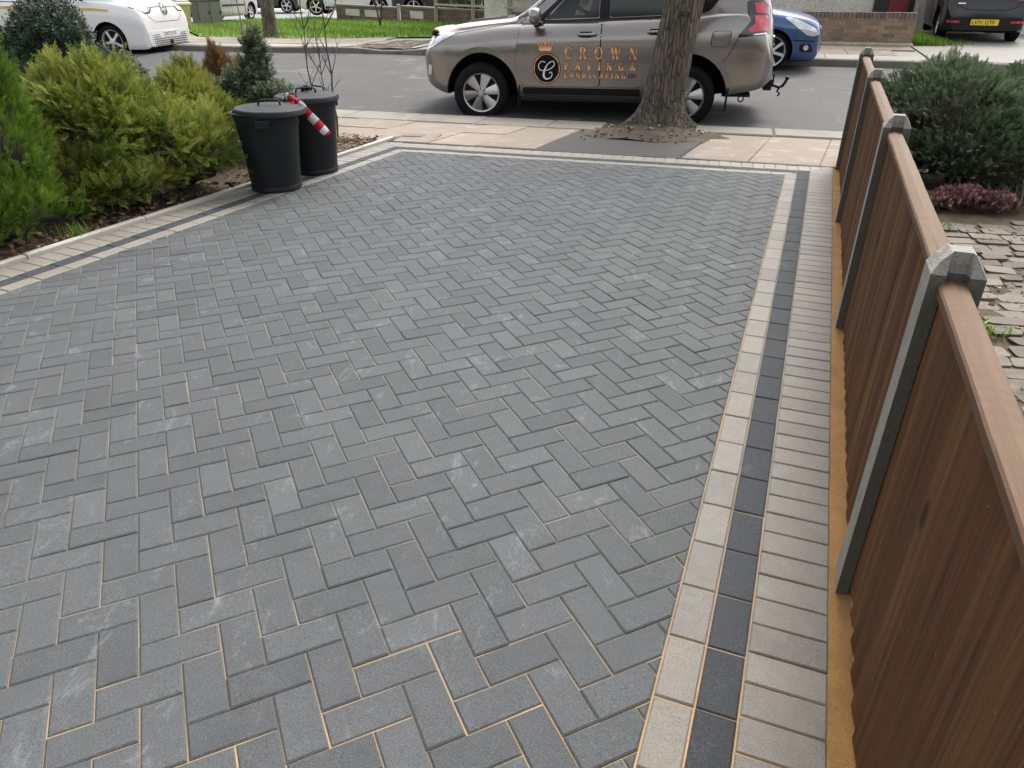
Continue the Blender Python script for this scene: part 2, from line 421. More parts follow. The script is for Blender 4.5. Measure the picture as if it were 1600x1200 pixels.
for j in range(-40, 110):
    for i in range(-60, 110):
        r = (i - j - 1) % 4
        if r == 0: cell = (i, j, 2, 1)
        elif r == 3: cell = (i, j, 1, 2)
        else: continue
        x0, y0, w, h_ = cell
        c = HO + E1 * PU * (x0 + w / 2) + E2 * PU * (y0 + h_ / 2)
        if c[1] < -.9 or c[1] > 8.2 or c[0] < -6 or c[0] > 4: continue
        g = JT / PU; pl = []
        ja = random.gauss(0, .004); jx, jy = random.gauss(0, .0006), random.gauss(0, .0006)
        for a, b in ((x0 + g, y0 + g), (x0 + w - g, y0 + g), (x0 + w - g, y0 + h_ - g), (x0 + g, y0 + h_ - g)):
            p = HO + E1 * PU * a + E2 * PU * b - c
            pl.append((c[0] + p[0] * math.cos(ja) - p[1] * math.sin(ja) + jx, c[1] + p[0] * math.sin(ja) + p[1] * math.cos(ja) + jy))
        lay(pl, field, min(1, max(0, random.gauss(.45, .26))), 0)
# borders: beige stretcher, charcoal stretcher, beige headers - wrapped round right, front and left with mitres
def course(off0, off1, length, mi, tone_mu):
    q_out = quad(-.205 + off1, -.001 + off1, -.412 + off1); q_in = quad(-.205 + off0, -.001 + off0, -.412 + off0)
    def run(org, dr, nr, convex, L, mu):
        s = 0.0
        while s < L:
            w = length + random.gauss(0, .0008)
            pl = []
            for a, b in ((s + JT * .8, off0 + JT), (s + w - JT * .8, off0 + JT), (s + w - JT * .8, off1 - JT), (s + JT * .8, off1 - JT)):
                p = org + dr * a + nr * b; pl.append((float(p[0]), float(p[1])))
            if area(pl) < 0: pl = pl[::-1]
            lay(pl, convex, min(1, max(0, random.gauss(mu, .13))), mi, .0006, .0045)
            s += w + .0012
    # corner points for the mitres
    ci, co = quad(-.205, -.001, -.412), quad(.2, .404, -.007)
    def meet(l1, l2):
        (a, da), (b, db) = l1, l2; det = da[0] * -db[1] + da[1] * db[0]
        r = b - a; tt = (r[0] * -db[1] + r[1] * db[0]) / det; return a + da * tt
    rl = (np.array(drv(0, -.205)[:2]), DD); fl = (np.array(st(0, -.412)[:2]), ED); ll = (LB0 + LBN * -.001, LBD)
    rl2 = (np.array(drv(0, .2)[:2]), DD); fl2 = (np.array(st(0, -.007)[:2]), ED); ll2 = (LB0 + LBN * .404, LBD)
    cr, cr2 = meet(rl, fl), meet(rl2, fl2); cl, cl2 = meet(ll, fl), meet(ll2, fl2)
    cut = lambda a, b, keep: None
    big = [(-30, -30), (30, -30), (30, 30), (-30, 30)]
    mr = (tuple(cr + (cr2 - cr) * -3), tuple(cr + (cr2 - cr) * 6)); ml = (tuple(cl + (cl2 - cl) * -3), tuple(cl + (cl2 - cl) * 6))
    right_c = clip(big, mr[1], mr[0]); front_c = clip(clip(big, mr[0], mr[1]), ml[1], ml[0]); left_c = clip(big, ml[0], ml[1])
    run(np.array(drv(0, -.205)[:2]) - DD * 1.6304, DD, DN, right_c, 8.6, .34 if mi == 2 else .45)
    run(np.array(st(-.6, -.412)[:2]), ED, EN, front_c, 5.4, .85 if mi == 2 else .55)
    run(LB0 - LBD * 4.2, LBD, LBN, left_c, 9.0, .9 if mi == 2 else .95)  # front and left runs toned paler, painting in their grazing sun sheen
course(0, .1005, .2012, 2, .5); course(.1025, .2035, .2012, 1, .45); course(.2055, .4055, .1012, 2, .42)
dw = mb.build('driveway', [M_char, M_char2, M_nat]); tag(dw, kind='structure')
tag(dw, 'new charcoal herringbone block driveway with pale and dark border courses')
sandpoly = quad(.203, .405, -.008)
sheet(sandpoly, lambda x, y: -.0047, .4, 'driveway_bedding', M_sandj)

# sand strip between the border and the fence
mb = MB(); nS = 190
for k in range(nS):
    s0, s1 = -1.5 + k * .042, -1.5 + (k + 1) * .042
    def row(s):
        random.seed(int(s * 1000) + 5); w = .2045 + random.uniform(-.004, .003); random.seed()
        zz = lambda q: -.006 + .004 * math.sin(s * 9 + q) + .003 * math.sin(s * 31 + q * 2)
        return [drv(s, .198, -.0042), drv(s, .225, zz(0)), drv(s, .25, zz(1)), drv(s, .30, zz(2)), drv(s, .36, -.01)]
    a, b = row(s0), row(s1)
    mb.add(a + b, [(i, i + 1, 6 + i, 5 + i) for i in range(4)])
random.seed(11)
tag(mb.build('sand_strip', M_sand, smooth=True, weld=True), kind='structure')

# left concrete edging, laid in 915 mm lengths
mb = MB(); s = -3.2
while s < 4.75:
    pl = xy(lb(s + .004, .408), lb(s + .911, .408), lb(s + .911, .458), lb(s + .004, .458))
    if s + .91 > 4.70: pl = xy(lb(s + .004, .408), lb(4.70, .408), lb(4.70, .458), lb(s + .004, .458))
    if area(pl) < 0: pl = pl[::-1]
    mb.prism(pl, -.12, .028 + random.uniform(-.003, .003), 0, random.random(), None, .007); s += .915
tag(mb.build('garden_edging', M_concl), kind='structure'); 

# planting bed on the left
bed = xy(lb(-3.4, .45), lb(4.9, .45), st(-.05, -.02), st(-6.5, -.02), (-9.5, 7), (-9.5, .3))
if area(bed) < 0: bed = bed[::-1]
def z_bed(x, y): return .004 + .022 * math.sin(x * 5 + y * 3) * math.sin(y * 7 - x * 2) + random.uniform(-.010, .010)
sheet(bed, z_bed, .09, 'planting_bed', M_soil)
# bark and clods lying on it
mb = MB()
for k in range(900):
    s, t_ = random.uniform(-1.2, 4.7), .47 + abs(random.gauss(0, .35))
    x, y, _ = lb(s, t_); q = random.uniform(.008, .028)
    rot = Matrix.Rotation(random.uniform(0, 6.3), 3, 'Z') @ Matrix.Rotation(random.uniform(-.6, .6), 3, 'X')
    mb.box((x, y, .012 + random.uniform(0, .015)), (q * 1.8, q, q * .6), 0, random.random(), rot)
t = NT('bark_chip'); t.base(t.ramp(t.attr(), [(0, (.045, .028, .018)), (.6, (.14, .085, .05)), (1, (.27, .19, .12))])); t.set(Roughness=.95); M_bark_chip = t.m
tag(mb.build('bark_litter', M_bark_chip), 'loose bark chips and clods on the planting bed', kind='stuff')

# --- near pavement
def near_poly(a0, a1, e0, e1): return xy(st(a0, e0), st(a1, e0), st(a1, e1), st(a0, e1))
sheet(near_poly(-40, 40, .004, KN - .01), z_pav, .5, 'pavement_base', M_grit, dz=-.012)
mb = MB()
def slab(pl, tone, mi, z=z_pav, th=.05, dz=0, tilt=.004, zj=.003):
    if area(pl) < 0: pl = pl[::-1]
    c = np.mean(np.array(pl), axis=0); o = len(mb.v); mb.prism(pl, -th, 0, mi, tone, None, .004)
    sx, sy, d_ = random.gauss(0, tilt), random.gauss(0, tilt), random.gauss(0, zj)
    for i in range(o, len(mb.v)):
        v = mb.v[i]; mb.v[i] = (v[0], v[1], v[2] + z(v[0], v[1]) + dz + d_ + sx * (v[0] - c[0]) + sy * (v[1] - c[1]))
# joint lines across the pavement (a at e=.1 from the photo)
g = .0045
def joint_row(alist, e0, e1, skew, tone=(.2, .9), mi=0, split=None):
    for a0, a1 in zip(alist, alist[1:]):
        es = [e0, e1] if not split or random.random() < split[0] else [e0, e0 + split[1] * (e1 - e0), e1]
        for f0, f1 in zip(es, es[1:]):
            slab(xy(st(a0 + g + skew * f0, f0 + g), st(a1 - g + skew * f0, f0 + g), st(a1 - g + skew * f1, f1 - g), st(a0 + g + skew * f1, f1 - g)), random.uniform(*tone), mi)
joint_row([-12.2, -11.3, -10.4, -9.5, -8.6, -7.7, -6.8, -5.9, -5.0, -4.1, -3.2, -2.3, -1.4, -.62, .33, .86, 1.52], .07, 1.60, .13, split=(.35, .55))
joint_row([3.02, 3.65, 4.30, 5.0, 5.9, 6.8, 7.7, 8.6, 9.5, 10.4, 11.3], .03, 1.84, .16, (.1, .6), split=(.5, .52))
# asphalt patch and the pit round the street tree
def pit_poly(): return xy(st(2.05, .82), st(3.18, .84), st(3.25, 1.85), st(2.9, 2.28), st(1.95, 2.28), st(1.72, 1.35))
pl = xy(st(1.53, .03), st(3.0, .03), st(3.15, 1.0), st(3.2, 1.7), st(1.75, 1.7), st(1.60, .9))
pv = mb.build('pavement', [M_slab, M_slabg], weld=False); tag(pv, kind='structure')
sheet(pl, z_pav, .2, 'tarmac_patch', M_tarm, dz=.001)
def z_pit(x, y):
    a, e = a_of(x, y), e_of(x, y); d_ = math.hypot((a - 2.55) / .95, (e - 1.62) / .9)
    return z_pav(x, y) - .012 + .055 * max(0, 1 - d_ ** 1.5) * (1 + .5 * math.sin(x * 9) * math.sin(y * 11)) + random.uniform(-.008, .008)
sheet(xy(*[st(2.52 + .98 * math.cos(k * .35) * (1 + .08 * math.sin(k * 2.1)), 1.60 + .66 * math.sin(k * .35) * (1 + .07 * math.cos(k * 3.1))) for k in range(18)]), z_pit, .07, 'tree_pit', M_earth)
# kerbs
mb = MB()
def kerb_run(a0, a1, ein, eout, zt, drop, face, mi=0, step=.92):
    a = a0
    while a < a1 - .05:
        b = min(a + step, a1)
        pl = xy(st(a + .004, ein), st(b - .004, ein), st(b - .004, eout), st(a + .004, eout))
        if area(pl) < 0: pl = pl[::-1]
        o = len(mb.v); mb.prism(pl, -.35, 0, mi, random.random(), None, .016)
        dz = random.gauss(0, .003)
        for i in range(o, len(mb.v)):
            v = mb.v[i]; mb.v[i] = (v[0], v[1], v[2] + zt(v[0], v[1]) + drop(a_of(v[0], v[1])) + dz)
        a = b
kerb_run(-30, 1.95, 1.60, KN - .05, z_pav, lambda a: .012, 0)
kerb_run(3.05, 30, 1.86, KN + .06, z_pav, lambda a: .012, 0)
kerb_run(1.95, 3.05, 2.16, KN, z_pav, lambda a: -.02, 0)
tag(mb.build('near_kerb', M_kerb), kind='structure')

# --- road
sheet(xy(st(-60, KN - .12), st(60, KN - .12), st(60, KF + .02), st(-60, KF + .02)), z_road, .6, 'road', M_road)

# --- far kerb, far pavement
mb = MB()
def far_drop(a): return -.045 * (sm((a + 4.75) / .5) - sm((a + 3.75) / .6)) 
far_k = [(-60, -4.3), (-4.3, -3.2), (-3.2, 8.6), (8.6, 60)]
kerb_run(-40, -5.6, KF, KF + .14, z_far, lambda a: 0, 0); kerb_run(-5.6, -2.6, KF, KF + .14, z_far, far_drop, 0, 0, .5)
kerb_run(-2.6, 8.2, KF, KF + .14, z_far, lambda a: 0, 0); kerb_run(8.2, 12, KF, KF + .14, z_far, lambda a: -.07, 0); kerb_run(12, 40, KF, KF + .14, z_far, lambda a: 0, 0)
tag(mb.build('far_kerb', M_kerb), kind='structure')
sheet(xy(st(-45, KF + .12), st(7.0, KF + .12), st(7.0, 11.1), st(-45, 11.1)), z_far, .6, 'far_pavement_base', M_slabg, dz=-.02)
mb = MB(); FS = [-30 + .9 * i for i in range(42)]
for r, (e0, e1) in enumerate(((KF + .15, KF + .75), (KF + .75, KF + 1.6), (KF + 1.6, 11.08))):
    for a0 in FS:
        a0 += (.45 if r % 2 else 0)
        if -4.9 < a0 < -3.4 or a0 > 6.2: continue
        slab(xy(st(a0 + g, e0 + g), st(a0 + .9 - g, e0 + g), st(a0 + .9 - g, e1 - g), st(a0 + g, e1 - g)), random.random(), 1 if r == 0 else 0, z_far, .05, .004)
tag(mb.build('far_pavement', [M_slab, M_slabg]), kind='structure')
sheet(xy(st(-5.0, KF + .13), st(-3.35, KF + .13), st(-3.35, 10.3), st(-5.0, 10.3)), lambda x, y: z_far(x, y) - .012 + random.uniform(-.015, .015), .15, 'far_tree_pit', M_moss)
for a_ in (-4.98, -3.37): sheet(xy(st(a_ - .05, KF + .1), st(a_ + .05, KF + .1), st(a_ + .05 + .25, 10.3), st(a_ - .05 + .25, 10.3)), z_far, .3, 'pit_edging', M_concl, dz=.012)
sheet(xy(st(6.95, KF + .10), st(40, KF + .10), st(40, 30), st(6.95, 30)), z_far, .6, 'far_forecourt', M_apron, dz=.004)
# ================================================================ FENCE on the right
def wood_mat(name, c0, c1, c2, axis, scale=1.0, dark=(.05, .035, .025), rings=0.0, rough=.7):
    t = NT(name); st_ = [38, 38, 38]; st_[axis] = 1.1
    st2 = [10, 10, 10]; st2[axis] = .45
    st3 = [150, 150, 150]; st3[axis] = 3
    g1 = t.noise(scale, 5, .65, tuple(st_), .6); g2 = t.noise(scale, 4, .6, tuple(st2), 1.0); g3 = t.noise(scale, 3, .7, tuple(st3))
    c = t.ramp(t.math('ADD', t.math('MULTIPLY', g1, .55), t.math('MULTIPLY', g2, .45)), [(.33, c0), (.5, c1), (.68, c2)])
    tn = t.attr(); c = t.mix(t.math('MULTIPLY', t.math('SUBTRACT', 1.0, tn), .55), c, c0)
    c = t.mix(t.ramp(g3, [(.32, .40), (.44, 0)]), c, dark)
    kn = t.vor(1.0, 'F1', tuple((7 if i != axis else 2.6) for i in range(3))); c = t.mix(t.ramp(kn, [(.06, .85), (.13, 0)]), c, dark)
    c = t.mix(t.ramp(t.noise(70, 3, .7), [(.70, 0), (.78, .55)]), c, (.40, .30, .21))
    if rings:
        w = t.n('TexWave', wave_type='RINGS', rings_direction='SPHERICAL'); w.inputs['Scale'].default_value = 9; w.inputs['Distortion'].default_value = 5; w.inputs['Detail'].default_value = 2; w.inputs['Detail Scale'].default_value = 1.5
        t.lk(t.coord((1, 1, 1)), w.inputs['Vector']); c = t.mix(t.math('MULTIPLY', t.math('MULTIPLY', w.outputs['Fac'], rings), t.ramp(t.noise(3, 2), [(.45, 0), (.6, 1)])), c, dark, 'MIX')
    t.base(c); t.set(Roughness=rough, Specular_IOR_Level=.2); t.bump(t.mix(.5, g1, g3), .35, .004); return t.m
M_board = wood_mat('stained_board', (.030, .0130, .0055), (.096, .042, .0165), (.195, .095, .037), 2, rough=.78, dark=(.012,.009,.007))
M_cap = wood_mat('weathered_rail', (.060, .034, .018), (.100, .061, .033), (.145, .094, .054), 0, .9, (.10, .055, .035), .7)
t = NT('post_concrete'); n1 = t.noise(6, 6, .7); n2 = t.noise(160, 3, .7); n3 = t.noise(24, 5, .7)
geo = t.n('NewGeometry'); sp = t.n('SeparateXYZ'); t.lk(geo.outputs['Position'], sp.inputs[0])
c = t.ramp(n1, [(.3, (.24, .235, .205)), (.7, (.35, .345, .31))]); c = t.mix(t.ramp(n3, [(.5, 0), (.64, .6)]), c, (.17, .165, .115))
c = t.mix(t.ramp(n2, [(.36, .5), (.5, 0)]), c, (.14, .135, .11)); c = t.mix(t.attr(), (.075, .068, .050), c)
c = t.mix(t.ramp(n2, [(.66, 0), (.75, .5)]), c, (.5, .5, .46))
t.base(c); t.set(Roughness=.92); t.bump(t.mix(.5, n2, n3), 1.0, .014); M_post = t.m

POST_S = [.53, 2.48, 4.43, 6.20]; TC = .275
ang_d = math.atan2(DD[1], DD[0])
def fence_post():
    mb = MB(); w, dp = .056, .10       # half width across, depth along the fence; slots face both panels
    plan = [(0, -w), (0, -.024), (.026, -.019), (.026, .019), (0, .024), (0, w), (dp, w), (dp, .024), (dp - .026, .019), (dp - .026, -.019), (dp, -.024), (dp, -w)]
    bv = .006; zs = [-.35, .2, .6, .972]
    n = len(plan)
    vs = [(x, y, z) for z in zs for x, y in plan]
    top = [(min(max(x, .012), dp - .012) if abs(y) > .03 or x in (0, dp) else x, max(-w + .014, min(w - .014, y)), 1.000 if abs(y) > .03 else 1.022) for x, y in plan]
    vs += top; fs = []; tn = []
    L = len(zs) + 1
    for k in range(L - 1):
        for i in range(n):
            j = (i + 1) % n
            fs.append((k * n + i, k * n + j, (k + 1) * n + j, (k + 1) * n + i))
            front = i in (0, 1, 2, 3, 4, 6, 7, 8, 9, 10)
            tn.append(1.0 if k == L - 2 else (.12 if front else .85))  # end faces darkened, sides and tops paled: shading painted into the tone
    o = (L - 1) * n
    # top: three convex pieces
    for f in ((0, 1, 10, 11), (2, 3, 8, 9), (4, 5, 6, 7), (1, 2, 9, 10), (3, 4, 7, 8)): fs.append(tuple(o + i for i in f)); tn.append(1.0)
    for f, t_ in zip(fs, tn): pass
    base = len(mb.v); mb.v.extend(vs)
    for f, t_ in zip(fs, tn): mb.f.append(list(f)); mb.mi.append(0); mb.tn.append(t_)
    # rotate plan: x along the fence, y to the left -> to the right
    mb.v = [(v[0], -v[1], v[2]) for v in mb.v]; mb.f = [f[::-1] for f in mb.f]
    return mb.build('fence_post', M_post)
fp = fence_post()
plabels = ['mossy concrete fence post nearest the camera, beside the wide brown panel',
           'concrete fence post level with the pink heather, second from the camera',
           'concrete fence post beside the dark juniper, third from the camera',
           'concrete fence post at the pavement end of the brown fence']
for i, s in enumerate(POST_S):
    o = fp if i == 0 else copy_tree(fp)
    o.location = drv(s, TC); o.rotation_euler = (0, 0, ang_d + random.uniform(-.01, .01)); tag(o, plabels[i], 'fence post', 'concrete fence posts')
def fence_panel(s0, s1, label, seed):
    random.seed(seed); L = s1 - s0
    th = thing('wooden_fence', label, 'fence panel', drv(s0, TC), ang_d, 'brown wooden fence panels')
    mb = MB(); s = .002; pitch = .098     # local: x along the fence, y to the left (towards the driveway)
    while s < L - .01:
        w = min(.118, L - s); zt = .925 + random.uniform(-.003, .003); zb = .012 + random.uniform(-.008, .010)
        f0 = .0245 + random.uniform(-.001, .002); f1 = .0125
        tn = random.random()
        n = 5; vs = []; fs = []
        prof = [(s - .012, .006), (s - .012, f1)] + [(s - .012 + w * k / 4, f1 + (f0 - f1) * k / 4 + .0012 * math.sin(k * 1.7 + seed)) for k in (1, 2, 3)] + [(s + w - .014, f0), (s + w - .012, f0 - .002), (s + w - .012, .006)]
        m = len(prof)
        for z in (zb, .3, .65, zt):
            wob = random.uniform(-.0008, .0008)
            vs += [(x, y + wob, z) for x, y in prof]
        for k in range(3):
            for i in range(m): j = (i + 1) % m; fs.append((k * m + i, k * m + j, (k + 1) * m + j, (k + 1) * m + i))
        fs.append(tuple(range(m))); fs.append(tuple(reversed(range(3 * m, 4 * m))))
        mb.add(vs, [f[::-1] for f in fs], 0, tn); s += pitch
    bd = mb.build('board_face', M_board, th)
    mb = MB()
    for z, hh in ((.90, .045), (.50, .07), (.12, .07)): mb.box((L / 2, -.010, z), (L - .01, .030, hh), 0, .5, bev=.002)
    mb.build('rail', M_board, th)
    mb = MB(); n = 24; prof = [(-.033, .955), (.033, .955), (.034, .972), (.012, .985), (-.012, .985), (-.034, .972)]
    prof = [(-.030, .926), (.030, .926), (.031, .947), (.027, .952), (-.004, .957), (-.027, .951), (-.031, .946)]
    m = len(prof); vs = []
    for k in range(n + 1):
        dy, dz = random.uniform(-.0008, .0008), random.uniform(-.001, .001)
        vs += [(L * k / n, -y + dy + .004, z + dz) for y, z in prof]
    fs = [(k * m + i, k * m + (i + 1) % m, (k + 1) * m + (i + 1) % m, (k + 1) * m + i) for k in range(n) for i in range(m)]
    fs += [tuple(reversed(range(m))), tuple(range(n * m, (n + 1) * m))]
    mb.add(vs, fs, 0, .85); mb.build('capping_rail', M_cap, th)
    g_ = MB(); g_.box((L / 2, -.004, -.03), (L, .034, .16), 0, .8, bev=.004)
    go = g_.build('gravel_board', M_concl); go.location = drv(s0, TC); go.rotation_euler = (0, 0, ang_d)
    return th, go
spans = [(-1.25, POST_S[0] + .026, 'brown feather-edge fence panel nearest the camera, running out of the bottom right corner', 'pale gravel board under the nearest fence panel'),
         (POST_S[0] + .076, POST_S[1] + .026, 'brown fence panel beside the cobbled path, between the first and second posts', 'pale gravel board under the fence panel beside the cobbled path'),
         (POST_S[1] + .076, POST_S[2] + .026, 'brown fence panel beside the pink heather, between the second and third posts', 'pale gravel board under the fence panel beside the pink heather'),
         (POST_S[2] + .076, POST_S[3] + .026, 'narrow-looking brown fence panel beside the juniper, nearest the pavement', 'pale gravel board under the fence panel nearest the pavement')]
for i, (a, b, lab, lab2) in enumerate(spans):
    th, go = fence_panel(a, b, lab, 20 + i); tag(go, lab2, 'gravel board', 'gravel boards under the fence')
random.seed(5)

# ================================================================ DUSTBINS
t = NT('black_plastic'); n1 = t.noise(5, 5, .6); n2 = t.noise(120, 3, .7)
c = t.ramp(n1, [(.3, (.0065, .0075, .009)), (.7, (.011, .0125, .0145))]); c = t.mix(t.ramp(t.noise(16, 6, .75), [(.66, 0), (.74, .25)]), c, (.16, .16, .15))
t.base(c); t.set(Roughness=.58, Specular_IOR_Level=.28); t.bump(n2, .12, .002); M_bin = t.m
t = NT('black_plastic_lid'); c = t.ramp(t.noise(7, 5, .65), [(.35, (.009, .0105, .012)), (.7, (.018, .0205, .0225))]); c = t.mix(t.ramp(t.noise(30, 5, .7), [(.60, 0), (.72, .35)]), c, (.20, .20, .19))
t.base(c); t.set(Roughness=.62, Specular_IOR_Level=.25); t.bump(t.noise(120, 3, .7), .12, .002); M_lid = t.m
def dustbin(loc, rz, label, rb, rt, h_, lid_off, lid_tilt, lug_a, lug2_on_lid=False):
    th = thing('dustbin', label, 'dustbin', loc, rz, 'black dustbins beside the driveway')
    mb = MB(); e = .0035
    outer = [(.0, .004), (rb - .012, .0), (rb + .004, .006), (rb + .006, .035), (rb + .002, .042)]
    nseg = 14
    for k in range(nseg + 1):
        q = k / nseg; outer.append((rb + (rt - .018 - rb) * q, .042 + (h_ - .095) * q))
    outer += [(rt - .006, h_ - .050), (rt - .004, h_ - .012), (rt + .010, h_ - .008), (rt + .012, h_), (rt - .004, h_), (rt - .012, h_ - .05), (rb - .01, .03), (0, .02)]
    mb.lathe(outer, 64); mb.build('body', M_bin, th, smooth=True, angle=40)
    # side grips: hollow moulded boxes under the rim
    for a in (lug_a, lug_a + math.pi):
        m = MB(); Mx = Matrix.Rotation(a, 4, 'Z') @ Matrix.Translation((rt - .004, 0, h_ - .062))
        for c_, sz in (((.016, 0, .020), (.040, .105, .012)), ((.032, 0, -.004), (.010, .105, .052)), ((.014, .048, -.006), (.034, .010, .044)), ((.014, -.048, -.006), (.034, .010, .044))):
            o = len(m.v); m.box(c_, sz, bev=.003)
            for i in range(o, len(m.v)): m.v[i] = tuple(Mx @ Vector(m.v[i]))
        m.build('side_grip', M_bin, th)
    # lid
    R_ = rt + .006
    Ml = Matrix.Translation((lid_off[0], lid_off[1], h_ - .022)) @ Matrix.Rotation(lid_tilt[0], 4, 'X') @ Matrix.Rotation(lid_tilt[1], 4, 'Y')
    mb = MB(); prof = [(R_ + .012, 0), (R_ + .016, .004), (R_ + .014, .038), (R_ + .006, .047), (R_ - .012, .050), (R_ - .022, .046), (R_ - .05, .050), (R_ * .5, .060), (.0005, .064)]
    prof = [(R_ + .006, .002)] + prof
    mb.lathe(prof, 64, M=Ml); ld = mb.build('lid', M_lid, th, smooth=True, angle=40)
    m = MB()
    pts = [(-.088, 0, .052), (-.078, 0, .092), (-.062, 0, .100), (.062, 0, .100), (.078, 0, .092), (.088, 0, .052)]
    m.tube([Ml @ (Matrix.Rotation(.25, 4, 'Z') @ Vector(p)) for p in pts], .008, 8); hd = m.build('lid_handle', M_bin, ld, smooth=True)
    return th
dustbin((-1.985, 6.155, .002), 0, 'black plastic dustbin nearest the camera, its lid pushed askew', .202, .262, .615, (.035, .012), (.0, .012), R(-80))
dustbin((-1.80, 6.76, .002), 0, 'black plastic dustbin behind, its lid on straight', .200, .256, .63, (.0, .0), (0, -.012), R(230))
def wire_handle(name, label, pts, r, mat=M_bin, parent=None):
    o = MB().tube(pts, r, 8).build(name, mat, None, smooth=True, origin=pts[0]); return o
bins = [o for o in COL.objects if o.name.startswith('dustbin')]
def child_world(mb, name, mat, root):
    mb.v = [(v[0] - root.location[0], v[1] - root.location[1], v[2] - root.location[2]) for v in mb.v]
    return mb.build(name, mat, root, smooth=True)
b1, b2 = bins[0], bins[1]
loop = [(-1.893, 6.42, .60), (-1.897, 6.42, .655), (-1.89, 6.42, .695), (-1.873, 6.42, .712), (-1.81, 6.42, .708), (-1.793, 6.42, .693), (-1.790, 6.42, .655), (-1.792, 6.415, .60)]
child_world(MB().tube(loop, .0075, 8), 'wire_clip', M_bin, b1)
loop2 = [(-1.815, 6.995, .63), (-1.813, 7.0, .672), (-1.800, 7.0, .700), (-1.718, 7.0, .692), (-1.704, 7.0, .680), (-1.695, 6.998, .652), (-1.675, 6.99, .645)]
child_world(MB().tube(loop2, .0075, 8), 'wire_clip', M_bin, b2)
m = MB(); m.box((-1.855, 6.86, .685), (.016, .05, .055), bev=.003, rot=Matrix.Rotation(.5, 3, 'Z')); m.box((-1.815, 6.86, .70), (.045, .05, .045), bev=.004, rot=Matrix.Rotation(.5, 3, 'Z'))
child_world(m, 'lid_catch', M_bin, b2)

# barrier tape knotted round the wire clip
t = NT('barrier_tape'); t.base(t.ramp(t.attr(), [(0, (.78, .77, .75)), (.5, (.62, .018, .04))], 'CONSTANT')); t.set(Roughness=.35, Specular_IOR_Level=.5); M_tape = t.m
def ribbon(mb, cen, wid, first=0, step=2):
    """flat, slightly twisting strip through cen; wid = half width vectors"""
    a = []; 
    for p, w in zip(cen, wid): a += [Vector(p) + Vector(w), Vector(p) - Vector(w)]
    for i in range(len(cen) - 1):
        mb.add([a[2 * i], a[2 * i + 1], a[2 * i + 3], a[2 * i + 2]], [(0, 1, 2, 3)], 0, 1.0 if ((i + first) // step) % 2 == 0 else 0.0)
mb = MB()
key = [(-1.800, 6.405, .672), (-1.781, 6.36, .660), (-1.742, 6.35, .622), (-1.712, 6.345, .585), (-1.680, 6.345, .546), (-1.648, 6.35, .505), (-1.617, 6.355, .466), (-1.588, 6.365, .432), (-1.562, 6.375, .405), (-1.542, 6.38, .380)]
cen, wid = [], []
for i in range(len(key) - 1):
    for q in range(3):
        f_ = q / 3; p = Vector(key[i]).lerp(Vector(key[i + 1]), f_); u = (i + f_) / (len(key) - 1)
        w = .021 + .016 * sm(u * 4) - .012 * sm((u - .75) * 4); tw = 1.1 * (1 - sm(u * 3)) + .35 * math.sin(u * 6)
        cen.append(p + Vector((0, .010 * math.sin(u * 13), 0))); wid.append(Vector((.72 * w, -.5 * w * math.sin(tw), .62 * w * math.cos(tw * .5) + .002)))
ribbon(mb, cen, wid, 0, 4)
k2 = [(-1.905, 6.385, .668), (-1.885, 6.38, .682), (-1.868, 6.388, .705), (-1.850, 6.375, .700), (-1.832, 6.37, .680), (-1.815, 6.372, .664), (-1.798, 6.368, .655), (-1.785, 6.37, .660)]
ribbon(mb, k2, [(.012, -.008, .018)] * len(k2), 5, 4)
k3 = [(-1.822, 6.365, .655), (-1.818, 6.36, .600), (-1.811, 6.36, .552), (-1.803, 6.36, .515), (-1.790, 6.36, .482)]
ribbon(mb, k3, [(.022, -.006, .006), (.02, -.006, .006), (.017, -.006, .008), (.019, -.006, .006), (.008, -.004, .010)], 0, 9)
tp = mb.build('barrier_tape', M_tape, None, smooth=True, origin=(-1.8, 6.38, .67), weld=False)
so_ = tp.modifiers.new('thickness', 'SOLIDIFY'); so_.thickness = .0012
tag(tp, 'strip of red and white barrier tape tied to a bin handle', 'tape')

# ================================================================ DRAIN, COVER
mb = MB(); M_drain = plain('drain_black', (.022, .022, .022), .6); M_steel = plain('drain_edge', (.05, .05, .05), .5, .3)
a = -.15
while a < 4.46:
    b = min(a + .25, 4.46); mb.box(st((a + b) / 2, .015)[:2] + (-.014,), (b - a - .003, .040, .03), 0, .5, Matrix.Rotation(math.atan2(ED[1], ED[0]), 3, 'Z'))
    k = a + .012
    while k < b - .01: mb.box(st(k, .015)[:2] + (.0025,), (.010, .034, .004), 0, .5, Matrix.Rotation(math.atan2(ED[1], ED[0]), 3, 'Z')); k += .022
    a += .25
for e_ in (-.0075, .0375): mb.box(st(2.155, e_)[:2] + (-.012,), (4.61, .004, .032), 1, .5, Matrix.Rotation(math.atan2(ED[1], ED[0]), 3, 'Z'))
o = mb.build('drain_channel', [M_drain, M_steel], None, origin=st(2.15, 0)); tag(o, 'narrow black slotted drain channel along the front edge of the driveway', 'drain')
mb = MB(); q = Matrix.Rotation(math.atan2(ED[1], ED[0]) + .05, 3, 'Z'); c_ = st(.04, .41); z_ = z_pav(c_[0], c_[1])
mb.box((c_[0], c_[1], z_ + .004), (.56, .36, .014), 1, .5, q, bev=.003)
M_cov = stone_mat('cover_iron', (.16, .16, .155), (.20, .20, .19), (.26, .25, .23), .4)
th = thing('utility_cover', 'small oblong utility cover set into the pink pavement', 'utility cover', (c_[0], c_[1], z_))
mb.v = [(v[0] - c_[0], v[1] - c_[1], v[2] - z_) for v in mb.v]; mb.build('surround', [M_cov, M_slab], th)
m = MB(); m.box((.0, .01, .014), (.24, .15, .012), 0, .5, q, bev=.003)
